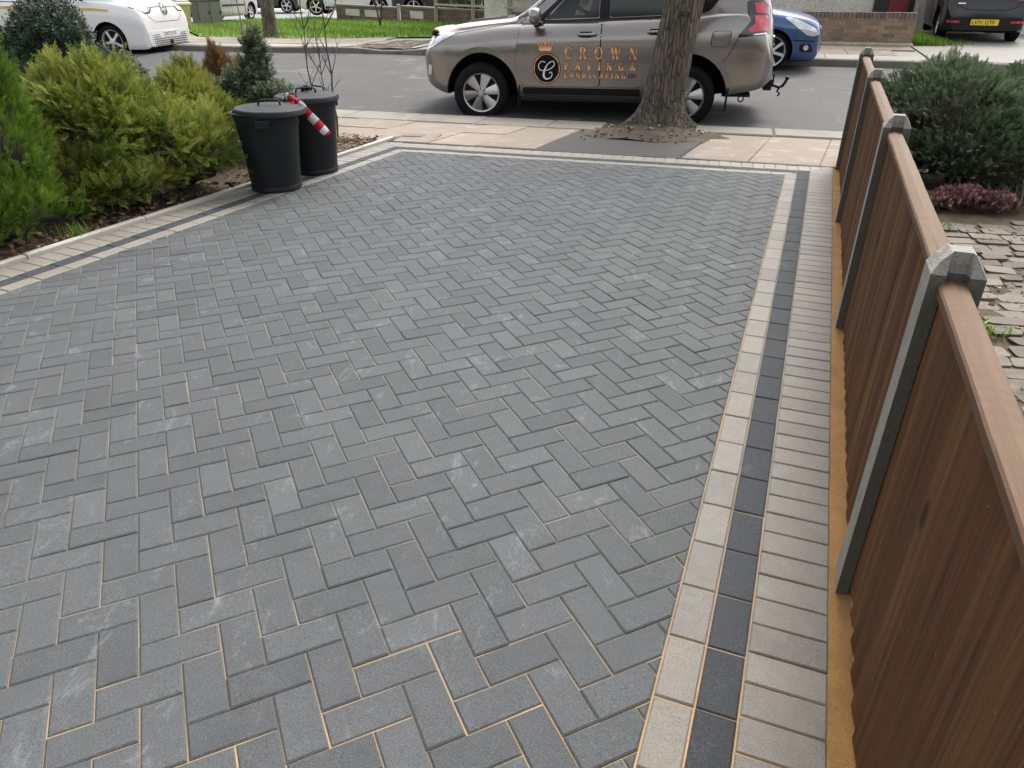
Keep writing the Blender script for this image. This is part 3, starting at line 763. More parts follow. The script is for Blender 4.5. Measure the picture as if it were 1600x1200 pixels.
for i in range(-4, 5): m.box(tuple(q @ Vector((i * .026, .01, .0215)))[:2] + (.0215,), (.008, .13, .004), 0, .3, q)
m.build('lid', M_cov, th)
# ================================================================ VEHICLES
def paint(name, c, metal=.5, rough=.28, flake=.15, coat=1.0):
    t = NT(name); n1 = t.noise(1.6, 4, .6); n2 = t.noise(900, 2, .5)
    c1 = t.ramp(n2, [(.35, tuple(x * (1 - flake) for x in c)), (.65, tuple(min(1, x * (1 + flake)) for x in c))])
    t.base(c1); t.set(Metallic=metal, Roughness=t.ramp(n1, [(.3, rough - .03), (.7, rough + .05)]), Coat_Weight=coat, Coat_Roughness=.05); return t.m
t = NT('tyre_rubber'); t.base(t.ramp(t.noise(12, 5, .6), [(.3, (.005, .005, .0055)), (.7, (.011, .011, .011))])); t.set(Roughness=.8, Specular_IOR_Level=.2); t.bump(t.noise(90, 3, .6), .2, .004); M_tyre = t.m
M_trim = plain('black_trim', (.006, .006, .0065), .55, vary=.2, spec=.3)
M_gloss = plain('gloss_black', (.008, .008, .009), .12, coat=1)
M_under = plain('underbody', (.008, .008, .008), .9, spec=.1)
M_glass = plain('dark_glass', (.006, .008, .009), .03, spec=.5)
M_alloy = plain('alloy', (.50, .50, .50), .32, .85, vary=.03, scale=3)
M_alloyw = plain('bright_alloy', (.74, .74, .74), .3, .55, vary=.03, scale=3)
M_chrome = plain('chrome', (.80, .80, .80), .08, 1.0)
M_hub = plain('brake_dark', (.008, .008, .009), .7, spec=.2)
t = NT('lamp_lens'); t.base(t.ramp(t.noise(6, 2), [(.35, (.55, .56, .57)), (.65, (.80, .81, .81))])); t.set(Roughness=.08, Metallic=.35, Coat_Weight=1.0); M_lens = t.m
t = NT('red_lens'); t.base(t.ramp(t.noise(14, 3), [(.35, (.42, .010, .022)), (.65, (.62, .022, .045))])); t.set(Roughness=.12, Coat_Weight=1.0); M_red = t.m
M_platey = plain('plate_yellow', (.78, .58, .03), .35, vary=.04)
M_platew = plain('plate_white', (.80, .80, .78), .35, vary=.04)
M_ink = plain('plate_ink', (.005, .005, .006), .5, spec=.15)
t = NT('tinted_window'); tr = t.n('BsdfTransparent'); tr.inputs[0].default_value = (.50, .60, .57, 1); gl = t.n('BsdfGlossy'); gl.inputs['Roughness'].default_value = .02
fr = t.n('Fresnel'); fr.inputs[0].default_value = 1.5; ms = t.n('MixShader'); t.lk(fr.outputs[0], ms.inputs[0]); t.lk(tr.outputs[0], ms.inputs[1]); t.lk(gl.outputs[0], ms.inputs[2]); t.lk(ms.outputs[0], t.o.inputs[0]); M_tint = t.m
M_cabin = plain('cabin_grey', (.05, .055, .055), .7)
M_seat = plain('seat_cloth', (.10, .105, .10), .85)

def body_loft(sp, du=.05):
    """closed car shell from curves along its length; local x runs front to rear, z up"""
    u0, u1 = sp['u']; us = []
    u = u0
    while u < u1 - 1e-6:
        us.append(u); dd = min(u - u0, u1 - u); u += .012 if dd < .05 else (.025 if dd < .16 else du)
    us.append(u1); mb = MB(); K = None; rings = []
    for u in us:
        b, tp, w, rw = hermite(sp['bot'], u), hermite(sp['top'], u), hermite(sp['hw'], u), hermite(sp['roof'], u)
        sh = min(hermite(sp['belt'], u), tp - .03); hc = tp - sh; k = sm((hc - .06) / .34)
        rw = w * .80 * (1 - k) + min(rw, w * .95) * k
        dr = min(.10, hc * .55); tuck = sp.get('tuck', .05); cr = sp.get('crease', .55)
        P = [(0, b), (.55 * w, b), (.90 * w, b), (w - tuck, b + .012), (w - tuck * .55, b + .05), (w - tuck * .22, b + .14)]
        s1 = sp.get('shoulder', 0); s1 = hermite(s1, u) if isinstance(s1, list) else s1
        for q, dw in ((.36, -.004), (.50, .0), (cr + .06, .004), (.76, .003), (.80, -.004 - .03 * s1), (.90, -.014 - .28 * s1)):
            P.append((w + dw - (.004 if q < .4 else 0), b + .14 * (1 - q) + q * (sh - b) * 1.0 - .0))
        P += [(w - .024 - .5 * s1, sh - .03), (w - .036 - .68 * s1, sh - .010), (w - .052 - .8 * s1, sh + min(.006, hc * .1))]
        a = (w - .060 - .85 * s1, sh + min(.014, hc * .2)); c = (rw, tp - dr)
        for q in (0, .25, .5, .75, 1): P.append((a[0] + (c[0] - a[0]) * q + .018 * k * math.sin(q * math.pi), a[1] + (c[1] - a[1]) * q))
        P += [(rw - .03 - .05 * (1 - k), tp - dr * .50), (rw - .09 - .06 * (1 - k), tp - dr * .20), (rw * .66, tp - dr * .04), (rw * .33, tp), (0, tp + .004)]
        K = len(P); rings.append([(u, y, z) for y, z in P] + [(u, -y, z) for y, z in P[-2:0:-1]])
    M_ = len(rings[0]); vs = [p for r in rings for p in r]; fs = []; mi = []
    for i in range(len(rings) - 1):
        for k in range(M_):
            k2 = (k + 1) % M_; fs.append((i * M_ + k, i * M_ + k2, (i + 1) * M_ + k2, (i + 1) * M_ + k))
            kk = k if k < K - 1 else M_ - 1 - k
            mi.append(1 if kk < 3 else 0)
    for base, rev in ((0, True), ((len(rings) - 1) * M_, False)):
        cx = np.mean(np.array(vs[base:base + M_]), axis=0); ci = len(vs); vs.append(tuple(cx))
        for k in range(M_):
            f = (base + k, base + (k + 1) % M_, ci); fs.append(f if not rev else f[::-1]); mi.append(0)
    o = len(mb.v); mb.v = vs; mb.f = [list(f) for f in fs]; mb.mi = mi; mb.tn = [.5] * len(fs)
    return mb
def boolean(o, cutters, keep=False):
    for c in cutters:
        md = o.modifiers.new('cut', 'BOOLEAN'); md.operation = 'DIFFERENCE'; md.object = c; md.solver = 'EXACT'
        try: md.material_mode = 'TRANSFER'
        except Exception: pass
    bpy.context.view_layer.update()
    me = bpy.data.meshes.new_from_object(o.evaluated_get(bpy.context.evaluated_depsgraph_get()))
    o.modifiers.clear(); old = o.data; me.name = old.name; o.data = me
    if not keep:
        for c in cutters: bpy.data.objects.remove(c)
def fan_poly(pts, cell):
    bm = bmesh.new(); bm.faces.new([bm.verts.new((x, y, 0)) for x, y in pts])
    xs = [p[0] for p in pts]; ys = [p[1] for p in pts]
    for ax, lo, hi in ((0, min(xs), max(xs)), (1, min(ys), max(ys))):
        k = math.floor(lo / cell) * cell + cell
        while k < hi - 1e-5:
            co = [0, 0, 0]; co[ax] = k; no = [0, 0, 0]; no[ax] = 1
            bmesh.ops.bisect_plane(bm, geom=bm.verts[:] + bm.edges[:] + bm.faces[:], plane_co=co, plane_no=no, dist=1e-5); k += cell
    bm.verts.index_update(); vs = [(v.co.x, v.co.y) for v in bm.verts]; fs = [[v.index for v in f.verts] for f in bm.faces]; bm.free()
    return vs, fs
def rounded(pts, r, n=4):
    out = []; N = len(pts)
    for i in range(N):
        p, a, b = Vector(pts[i]), Vector(pts[i - 1]), Vector(pts[(i + 1) % N])
        ra = min(r, (a - p).length * .45); rb = min(r, (b - p).length * .45)
        q0 = p + (a - p).normalized() * ra; q1 = p + (b - p).normalized() * rb
        for k in range(n + 1):
            t_ = k / n; v = q0 * (1 - t_) ** 2 + p * 2 * t_ * (1 - t_) + q1 * t_ ** 2; out.append((v.x, v.y))
    return out
class Car:
    def __init__(s, root, mb):
        s.root = root; s.bvh = BVHTree.FromPolygons([Vector(v) for v in mb.v], mb.f)
    def proj(s, p, side, off):
        """side: 'L' (-y), 'R' (+y): p=(u,z);  'F','B': p=(y,z);  'T': p=(u,y)"""
        a, b = p
        if side == 'L': o, d = Vector((a, -4, b)), Vector((0, 1, 0))
        elif side == 'R': o, d = Vector((a, 4, b)), Vector((0, -1, 0))
        elif side == 'F': o, d = Vector((-6, a, b)), Vector((1, 0, 0))
        elif side == 'B': o, d = Vector((9, a, b)), Vector((-1, 0, 0))
        else: o, d = Vector((a, b, 6)), Vector((0, 0, -1))
        h_, n, i, dist = s.bvh.ray_cast(o, d)
        if h_ is None:
            o2 = {'L': Vector((a, -1.0, b)), 'R': Vector((a, 1.0, b)), 'F': Vector((-1.2, a, b)), 'B': Vector((4.2, a, b)), 'T': Vector((a, b, 2))}[side]
            h_, n, i, dist = s.bvh.find_nearest(o2)
        return h_ - d * off
    def patch(s, name, poly, side, mat, off=.004, cell=.06, parent=None, thick=0, mb=None, mi=0, tone=.5, rim=True):
        own = mb is None
        if own: mb = MB()
        vs, fs = fan_poly(poly, cell); P = [s.proj(p, side, off) for p in vs]
        o = len(mb.v); mb.add(P, fs, mi, tone)
        # orient outwards, then a rim back to the body
        dv = {'L': Vector((0, -1, 0)), 'R': Vector((0, 1, 0)), 'F': Vector((-1, 0, 0)), 'B': Vector((1, 0, 0)), 'T': Vector((0, 0, 1))}[side]
        tot = 0
        for f in fs:
            a, b, c = P[f[0]], P[f[1]], P[f[2]]; tot += (b - a).cross(c - a).dot(dv)
        if tot < 0:
            for k in range(len(mb.f) - len(fs), len(mb.f)): mb.f[k] = mb.f[k][::-1]
        if rim and off > .003:
            cnt = {}
            for f in mb.f[len(mb.f) - len(fs):]:
                for i in range(len(f)): cnt[(f[i], f[(i + 1) % len(f)])] = 1
            ed = [e for e in cnt if (e[1], e[0]) not in cnt]; mp = {}
            for e in ed:
                for v in e:
                    if v not in mp: mp[v] = len(mb.v); q = Vector(mb.v[v]) - dv * (off + .006); mb.v.append(tuple(q))
            for a, b in ed: mb.f.append([b, a, mp[a], mp[b]]); mb.mi.append(mi); mb.tn.append(tone)
        if own: return mb.build(name, mat, parent or s.root, smooth=True, angle=35)
    def glyphs(s, name, polys, side, mat, off=.006, parent=None):
        """polys: list of (verts2d, faces) already in the side's own coordinates"""
        mb = MB()
        for k, (vs, fs) in enumerate(polys): mb.add([s.proj(p, side, off + .0004 * (k % 7)) for p in vs], fs)
        return mb.build(name, mat, parent or s.root)
def text_polys(txt, size, origin, sx=1.0, mirror=False, spacing=1.0):
    cu = bpy.data.curves.new('txt', 'FONT'); cu.body = txt; cu.size = size; cu.space_character = spacing; cu.resolution_u = 3
    o = bpy.data.objects.new('txt', cu); COL.objects.link(o); bpy.context.view_layer.update()
    me = bpy.data.meshes.new_from_object(o.evaluated_get(bpy.context.evaluated_depsgraph_get()))
    vs = [(v.co.x * sx, v.co.y) for v in me.vertices]; fs = [list(p.vertices) for p in me.polygons]
    bpy.data.objects.remove(o); bpy.data.curves.remove(cu); bpy.data.meshes.remove(me)
    w = max(v[0] for v in vs) - min(v[0] for v in vs); x0 = min(v[0] for v in vs)
    m = -1 if mirror else 1
    return [([(origin[0] + m * (x - x0), origin[1] + y) for x, y in vs], fs)], w
def wheel(car, name, loc, r, rim_r, wid, spokes, side, mat_rim, steer=0.0, kind='wedge', cap=None, lip=.012):
    """side -1: outer face towards -y"""
    M0 = Matrix.Translation(loc) @ Matrix.Rotation(steer, 4, 'Z') @ Matrix.Rotation(R(90) if side < 0 else R(-90), 4, 'X')     # lathe axis z -> outward
    mb = MB(); mb.lathe([(.001, -.02), (rim_r * .97, -.02), (rim_r * .97, -.03), (.001, -.03)], 32, M=M0); mb.lathe([(.0, .0), (rim_r * .72, .0), (rim_r * .72, -.02)], 28, M=M0)
    w = mb.build(name, M_hub, car.root)
    h2 = wid / 2; prof = [(rim_r - .012, h2 - .02), (rim_r + .004, h2 - .012), (rim_r + .014, h2 + .004), (r * .80, h2 + .012), (r * .90, h2 + .004), (r * .965, h2 - .016), (r * .99, h2 - .04), (r, 0), (r * .99, -h2 + .04), (r * .96, -h2 + .01), (r * .8, -h2), (rim_r, -h2 + .01), (rim_r - .01, 0)]
    mb = MB(); Mt = M0 @ Matrix.Translation((0, 0, -h2 + .035))
    mb.lathe(prof, 64, M=Mt, closed=True)
    # tread grooves as thin raised ribs of the shoulder
    for k in range(72):
        a = 2 * math.pi * k / 72; q = Mt @ Matrix.Rotation(a, 4, 'Z') @ Matrix.Translation((r * .985, 0, h2 - .045))
        o = len(mb.v); mb.box((0, 0, 0), (.012, .022, .05))
        for i in range(o, len(mb.v)): mb.v[i] = tuple(q @ Vector(mb.v[i]))
    mb.build('tyre', M_tyre, w, smooth=True, angle=30)
    mb = MB(); mb.lathe([(rim_r - .03, -.06), (rim_r - .018, .0), (rim_r - lip, .020), (rim_r + .004, .026), (rim_r + .006, .016), (rim_r, -.02)], 56, M=M0)
    hub = rim_r * .26
    for k in range(spokes):
        a = 2 * math.pi * k / spokes + .2; q = M0 @ Matrix.Rotation(a, 4, 'Z')
        if kind == 'wedge': segs = [(-.5, .5, .42, 1.05)]
        elif kind == 'twin': segs = [(-.62, -.18, .30, .36), (.18, .62, .30, .36)]
        else: segs = [(-.5, .5, .50, .62)]
        for lo, hi, w0, w1 in segs:
            a0, a1 = hub * .8, rim_r - .012; wb, wt = rim_r * w0 * .62, rim_r * w1 * .56
            if kind == 'slim': wb, wt = rim_r * .17, rim_r * .21
            pts = [(a0, lo * wb, .018), (a0, hi * wb, .018), (a1, hi * wt, .012), (a1, lo * wt, .012)]
            mid = (a0 + a1) / 2
            top = [Vector(p) for p in pts]; bt = [Vector((p[0], p[1] * 1.12, p[2] - .03)) for p in pts]
            if kind == 'wedge':      # each spoke is a folded blade: one half lower
                c0, c1 = Vector((a0, .1 * wb, .022)), Vector((a1, -.12 * wt, .016)); top2 = [top[0], c0, c1, top[3], top[1], top[2]]
                top[1].z -= .012; top[2].z -= .016
                vs = [top[0], c0, c1, top[3], top[1], top[2]] + bt; fs = [(0, 1, 2, 3), (1, 4, 5, 2), (0, 3, 9, 6), (4, 7, 8, 5)]
            else: vs = top + bt; fs = [(0, 1, 2, 3), (0, 3, 7, 4), (1, 5, 6, 2), (3, 2, 6, 7), (1, 0, 4, 5)]
            mb.add([q @ v for v in vs], fs)
    mb.lathe([(hub + .012, -.02), (hub + .006, .018), (hub * .80, .024), (hub * .62, .022), (hub * .56, .034), (hub * .5, .038), (.0005, .039)], 32, M=M0)
    for k in range(6 if kind == 'wedge' else 5):
        a = 2 * math.pi * (k + .5) / (6 if kind == 'wedge' else 5) + .2; q = M0 @ Matrix.Rotation(a, 4, 'Z') @ Matrix.Translation((hub * .92, 0, .018))
        mb.lathe([(.013, 0), (.011, .012), (.0005, .012)], 8, 1, M=q)
    mb.build('rim', [mat_rim, M_hub if kind != 'slim' else M_chrome], w, smooth=True, angle=30)
    return w
def arch_cut(x, z, r, y0, y1, flat=1.0):
    mb = MB(); n = 36; Mx = Matrix.Translation((x, 0, z))
    ring = [(r * math.cos(2 * math.pi * k / n), r * flat * math.sin(2 * math.pi * k / n)) for k in range(n)]
    vs = [(x + a, y0, z + b) for a, b in ring] + [(x + a, y1, z + b) for a, b in ring]
    fs = [(k, (k + 1) % n, n + (k + 1) % n, n + k) for k in range(n)] + [tuple(reversed(range(n))), tuple(range(n, 2 * n))]
    mb.add(vs, fs); o = mb.build('cutter', M_under, weld=True); return o
def place(root, p_front, p_rear, wb, slope=True):
    """local origin = front axle at ground on the centre line"""
    f_, r_ = Vector(p_front), Vector(p_rear); x = (r_ - f_).normalized(); z = Vector((0, 0, 1)); y = z.cross(x).normalized(); z = x.cross(y)
    root.matrix_world = Matrix(((x.x, y.x, z.x, f_.x), (x.y, y.y, z.y, f_.y), (x.z, y.z, z.z, f_.z), (0, 0, 0, 1)))
def arch_poly(x, z, r0, r1, a0, a1, n=18, flat=1.0):
    A = [(x + r1 * math.cos(R(a)), z + r1 * flat * math.sin(R(a))) for a in np.linspace(a0, a1, n)]
    B = [(x + r0 * math.cos(R(a)), z + r0 * flat * math.sin(R(a))) for a in np.linspace(a1, a0, n)]
    return A + B
def strip_patch(car, mb, pts, wid, side, off, mi=0):
    """thin line following pts on the body"""
    for (a, b) in zip(pts, pts[1:]):
        d = Vector((b[0] - a[0], b[1] - a[1])); L = d.length; n = max(1, int(L / .06)); d.normalize(); pn = Vector((-d.y, d.x)) * wid / 2
        for k in range(n):
            p, q = Vector(a) + d * L * k / n, Vector(a) + d * L * (k + 1) / n
            vs = [car.proj((v.x, v.y), side, off) for v in (p - pn, q - pn, q + pn, p + pn)]
            mb.add(vs, [(0, 1, 2, 3)] if side in ('L', 'T') else [(3, 2, 1, 0)], mi)

# serif lettering drawn as strokes: (x0,y0,x1,y1,width) bars, arcs (cx,cy,rx,ry,a0,a1,w0,w1)
def bar(x0, y0, x1, y1, w, horiz=True):
    if horiz: return ([(x0 - w / 2, y0), (x0 + w / 2, y0), (x1 + w / 2, y1), (x1 - w / 2, y1)], [[0, 1, 2, 3]])
    return ([(x0, y0 - w / 2), (x1, y1 - w / 2), (x1, y1 + w / 2), (x0, y0 + w / 2)], [[0, 1, 2, 3]])
def arc(cx, cy, rx, ry, a0, a1, w, thin=.35, n=14):
    vs = []; fs = []
    for k in range(n + 1):
        a = R(a0 + (a1 - a0) * k / n); ww = w * (thin + (1 - thin) * abs(math.cos(a)))
        vs += [(cx + (rx + ww * .1) * math.cos(a), cy + (ry) * math.sin(a)), (cx + (rx - ww * .9) * math.cos(a), cy + (ry - w * thin) * math.sin(a))]
    for k in range(n): fs.append([2 * k, 2 * k + 2, 2 * k + 3, 2 * k + 1])
    return (vs, fs)
def glyph(ch, w=.20, t_=.07, s_=.06, heavy=False):
    if heavy: w, t_, s_ = .27, .13, .09
    S = lambda x, y, L=.32: bar(x - L / 2, y, x + L / 2, y, s_, False)       # serif
    G_ = {
     'C': (.72, [arc(.38, .5, .36, .52, 48, 312, w), bar(.66, .64, .66, .92, t_), bar(.66, .10, .66, .30, t_)]),
     'R': (.80, [bar(.18, 0, .18, 1, w), S(.18, .03), S(.16, .97, .30), arc(.34, .74, .30, .26, -90, 90, w), bar(.18, .97, .38, .97, t_, False), bar(.18, .50, .38, .50, t_, False), bar(.40, .48, .68, .0, w), S(.70, .03, .26)]),
     'O': (.82, [arc(.41, .5, .39, .52, 0, 360, w, n=26)]),
     'W': (1.1, [bar(.14, 1, .36, 0, w), bar(.36, 0, .54, .9, t_), bar(.50, .95, .74, 0, w), bar(.74, 0, .96, 1, t_), S(.13, .97, .34), S(.50, .97, .3), S(.96, .97, .28)]),
     'N': (.86, [bar(.14, 0, .14, 1, t_), bar(.14, 1, .68, 0, w), bar(.70, 0, .70, 1, t_), S(.14, .03, .28), S(.12, .97, .26), S(.70, .97, .28)]),
     'P': (.70, [bar(.18, 0, .18, 1, w), S(.18, .03), S(.16, .97, .3), arc(.34, .72, .30, .28, -90, 90, w), bar(.18, .97, .38, .97, t_, False), bar(.18, .46, .38, .46, t_, False)]),
     'A': (.84, [bar(.14, 0, .40, 1, t_), bar(.70, 0, .42, 1, w), bar(.22, .34, .62, .34, t_, False), S(.14, .03, .28), S(.70, .03, .32)]),
     'V': (.84, [bar(.16, 1, .42, 0, w), bar(.70, 1, .44, 0, t_), S(.16, .97, .34), S(.70, .97, .28)]),
     'I': (.36, [bar(.18, 0, .18, 1, w), S(.18, .03, .36), S(.18, .97, .36)]),
     'G': (.80, [arc(.38, .5, .36, .52, 48, 330, w), bar(.66, .64, .66, .92, t_), bar(.64, .02, .64, .42, w * .9), S(.64, .43, .32)]),
     'L': (.66, [bar(.18, 0, .18, 1, w), S(.18, .97), bar(.06, .03, .58, .03, s_, False), bar(.58, .0, .58, .26, t_)]),
     'D': (.82, [bar(.18, 0, .18, 1, w), arc(.30, .5, .46, .50, -90, 90, w), bar(.05, .97, .34, .97, t_, False), bar(.05, .03, .34, .03, t_, False)]),
     'S': (.62, [arc(.30, .73, .24, .27, 20, 270, w * .8, .45), arc(.30, .25, .26, .29, -160, 95, w * .8, .45)]),
     'T': (.7, [bar(.35, 0, .35, 1, w), bar(.04, .96, .66, .96, s_, False), S(.35, .03)]),
     '&': (.92, [arc(.34, .76, .20, .24, 0, 360, w * .7, .4, 18), arc(.32, .26, .30, .28, 60, 350, w * .8, .4, 18), bar(.26, .66, .76, .02, w * .8), bar(.62, .14, .78, .46, t_), S(.78, .47, .24), S(.80, .03, .26)]),
    }
    return G_[ch]
def lettering(txt, x0, x1, y0, y1, grow=0.0):
    """spread txt evenly between x0 and x1; returns polys"""
    H_ = y1 - y0; gl = [glyph(c, heavy=H_ < .1) for c in txt]; ws = [g_[0] * H_ * .92 for g_ in gl]; gap = ((x1 - x0) - sum(ws)) / max(1, len(txt) - 1)
    out = []; x = x0
    for (gw, parts), w in zip(gl, ws):
        for vs, fs in parts:
            vv = [(x + a * H_ * .92, y0 + b * H_) for a, b in vs]
            if grow:
                c = np.mean(np.array(vv), axis=0); L = max(abs(a - c[0]) for a, b in vv) + 1e-6; Hh = max(abs(b - c[1]) for a, b in vv) + 1e-6
                vv = [(c[0] + (a - c[0]) * (1 + grow / L), c[1] + (b - c[1]) * (1 + grow / Hh)) for a, b in vv]
            out.append((vv, fs))
        x += w + gap
    return out
t = NT('copper_lettering'); geo = t.n('TexCoord'); sp_ = t.n('SeparateXYZ'); t.lk(geo.outputs['Object'], sp_.inputs[0])
t.base(t.ramp(t.math('FRACT', t.math('MULTIPLY', sp_.outputs[2], 9.0)), [(0, (.52, .19, .075)), (.45, (.95, .54, .24)), (.8, (.78, .36, .15)), (1, (.48, .17, .07))])); t.set(Roughness=.35); M_copper = t.m
M_outline = plain('lettering_outline', (.05, .028, .022), .4)  # dark printed edge round the copper letters and badge

# ---------------------------------------------------------------- the bronze off-roader
M_bronze = paint('bronze_paint', (.245, .226, .208), .75, .27)
def build_suv():
    root = thing('off_road_car', 'bronze-brown off-roader with copper crown lettering, parked at the kerb behind the tree trunk', 'car')
    sp = dict(u=(-.90, 3.87), tuck=.045, crease=.5, shoulder=[(-.9, .02), (-.55, .05), (-.2, .14), (2.6, .14), (3.2, .05), (3.5, .02), (3.87, .02)],
      bot=[(-.90, .58), (-.84, .50), (-.70, .42), (-.5, .36), (-.2, .33), (.6, .33), (2.3, .33), (3.0, .37), (3.4, .42), (3.75, .50), (3.87, .58)],
      top=[(-.90, .80), (-.885, .90), (-.84, 1.02), (-.76, 1.135), (-.66, 1.175), (-.30, 1.245), (.10, 1.285), (.42, 1.325), (.52, 1.37), (.80, 1.56), (1.10, 1.755), (1.22, 1.80), (1.40, 1.835), (2.0, 1.865), (2.8, 1.855), (3.3, 1.82), (3.50, 1.785), (3.62, 1.72), (3.71, 1.58), (3.79, 1.36), (3.84, 1.08), (3.87, .84)],
      belt=[(-.90, .76), (-.8, .98), (-.6, 1.10), (-.2, 1.165), (.3, 1.225), (.8, 1.252), (1.65, 1.29), (2.33, 1.32), (2.8, 1.34), (3.3, 1.36), (3.55, 1.34), (3.7, 1.2), (3.87, .78)],
      hw=[(-.90, .55), (-.87, .66), (-.80, .77), (-.66, .865), (-.45, .915), (0, .935), (.6, .935), (2.0, .938), (2.8, .94), (3.3, .925), (3.6, .885), (3.74, .84), (3.82, .76), (3.87, .66)],
      roof=[(-.90, .5), (.3, .72), (1.1, .66), (1.6, .69), (2.8, .69), (3.5, .66), (3.87, .6)])
    mb = body_loft(sp, .045); car = Car(root, mb)
    body = mb.build('body', [M_bronze, M_under], root, smooth=True, angle=50)
    cut = []
    for sgn in (-1, 1):
        for x, r in ((.03, .515), (2.80, .525)): cut.append(arch_cut(x, .375, r, sgn * .55, sgn * 1.2, 1.03))
    # the front side windows are open right through the cabin
    win = rounded([(.90, 1.30), (1.60, 1.325), (1.60, 1.72), (1.30, 1.70)], .03)
    m = MB(); n = len(win); m.add([(x, -1.2, z) for x, z in win] + [(x, 1.2, z) for x, z in win], [(k, n + k, n + (k + 1) % n, (k + 1) % n) for k in range(n)] + [tuple(range(n)), tuple(reversed(range(n, 2 * n)))])
    c = m.build('cutter', M_cabin, weld=True); cut.append(c)
    boolean(body, cut); body.data.set_sharp_from_angle(angle=R(40))
    # glass
    for side in ('L', 'R'):
        m = MB(); vs, fs = fan_poly(win, .3); yy = lambda u, z: car.proj((u, z), side, -.006)
        m.add([yy(a, b) for a, b in vs], fs if side == 'L' else [f[::-1] for f in fs]); 
    doors = {}
    for side in ('L', 'R'):
        fd = rounded([(.56, 1.245), (.555, 1.13), (.50, .84), (.54, .62), (.62, .495), (1.655, .495), (1.648, 1.272), (1.2, 1.256)], .05)
        rdp = rounded([(1.662, 1.276), (1.672, .495), (2.20, .495), (2.28, .60), (2.38, .86), (2.60, 1.05), (2.66, 1.315), (2.2, 1.298)], .05)
        for nm, pl in (('front_door', fd), ('rear_door', rdp)):
            m = MB(); big = [( (x - np.mean([q[0] for q in pl])) * 1.012 + np.mean([q[0] for q in pl]), (z - np.mean([q[1] for q in pl])) * 1.012 + np.mean([q[1] for q in pl])) for x, z in pl]
            car.patch(None, big, side, None, .0012, .05, mb=m, mi=1, rim=False); car.patch(None, pl, side, None, .006, .05, mb=m, mi=0)
            doors[(nm, side)] = m.build(nm, [M_bronze, M_under], root, smooth=True, angle=35)
        # window line
        m = MB(); car.patch(None, rounded([(1.745, 1.325), (2.50, 1.355), (2.50, 1.72), (1.745, 1.725)], .03), side, None, .005, .08, mb=m)
        m.build('rear_door_window', M_glass, root, smooth=True, angle=35)
        car.patch('quarter_window', rounded([(2.60, 1.375), (2.86, 1.372), (3.00, 1.395), (3.10, 1.52), (3.22, 1.70), (2.60, 1.72)], .05), side, M_glass, .005, .06)
        fw = MB(); wv, wf = fan_poly(win, .06); fw.add([car.proj(p, side, .002) for p in wv], wf if side == 'L' else [f[::-1] for f in wf]); fw.build('front_door_window', M_tint, root, smooth=True)
        # dark window surround: pillars and the lower weather strip
        m = MB(); car.patch(None, [(1.605, 1.31), (1.742, 1.315), (1.742, 1.735), (1.605, 1.73)], side, None, .004, .06, mb=m); car.patch(None, [(2.505, 1.345), (2.595, 1.350), (2.595, 1.735), (2.505, 1.735)], side, None, .004, .06, mb=m)
        car.patch(None, [(.80, 1.252), (1.65, 1.290), (2.66, 1.330), (2.66, 1.352), (1.65, 1.314), (.86, 1.292)], side, None, .006, .06, mb=m)
        car.patch(None, [(.72, 1.262), (.86, 1.29), (1.30, 1.705), (1.27, 1.725)], side, None, .005, .06, mb=m)
        m.build('window_surround', M_trim, root, smooth=True, angle=35)
        # wheel arch lips and lower trim
        car.patch('front_arch_lip', arch_poly(.03, .375, .522, .585, -2, 182, 20, 1.03), side, M_bronze, .012, .05); car.patch('rear_arch_lip', arch_poly(2.80, .375, .532, .595, -2, 182, 20, 1.03), side, M_bronze, .012, .05)
        # handles
        for nm, (x, z) in (('front_door', (1.475, 1.130)), ('rear_door', (2.375, 1.165))):
            m = MB(); q = car.proj((x, z), side, .0); sg = -1 if side == 'L' else 1
            m.tube([(x - .125, q.y + sg * .004, z - .004), (x - .105, q.y + sg * .032, z), (x - .04, q.y + sg * .040, z + .002), (x + .06, q.y + sg * .040, z + .003), (x + .108, q.y + sg * .034, z + .002), (x + .128, q.y + sg * .004, z)], [.012, .019, .020, .020, .019, .012], 10)
            m.build('door_handle', M_chrome if False else M_bronze, doors[(nm, side)], smooth=True)
            m = MB(); car.patch(None, rounded([(x - .10, z - .035), (x + .07, z - .035), (x + .07, z + .035), (x - .10, z + .035)], .03), side, None, .0075, .04, mb=m, rim=False); m.build('handle_recess', M_under, doors[(nm, side)], smooth=True)
        # running board
        sg = -1 if side == 'L' else 1
        m = MB(); m.prism([(.60, -.06), (2.24, -.06), (2.18, .06), (.68, .06)], -.025, .025, 0, .5, Matrix.Translation((0, sg * .93, .345)), .012); m.build('running_board', M_trim, root)
        m = MB(); car.patch(None, [(.56, .345), (2.26, .345), (2.26, .475), (.62, .475)], side, None, .003, .08, mb=m); m.build('sill', M_trim, root)
        for nm, x in (('front_mudflap', .56), ('rear_mudflap', 3.33)):
            m = MB(); m.box((x, sg * .83, .37), (.018, .24, .28), rot=Matrix.Rotation(.06, 3, 'Y'), bev=.004); m.build(nm, M_trim, root)
        # mirror
        m = MB(); cx, cy, cz = .80, sg * 1.035, 1.345
        Mm = Matrix.Translation((cx, cy, cz)) @ Matrix.Diagonal((.085, .125, .105, 1)); ring = [(math.cos(a) , math.sin(a)) for a in np.linspace(0, 2 * math.pi, 21)[:-1]]
        m.lathe([(.001, -.98), (.55, -.9), (.88, -.62), (1.0, -.1), (.98, .35), (.82, .75), (.5, .95), (.001, 1.0)], 24, M=Mm); mi_ = m.build('mirror', M_bronze, root, smooth=True)
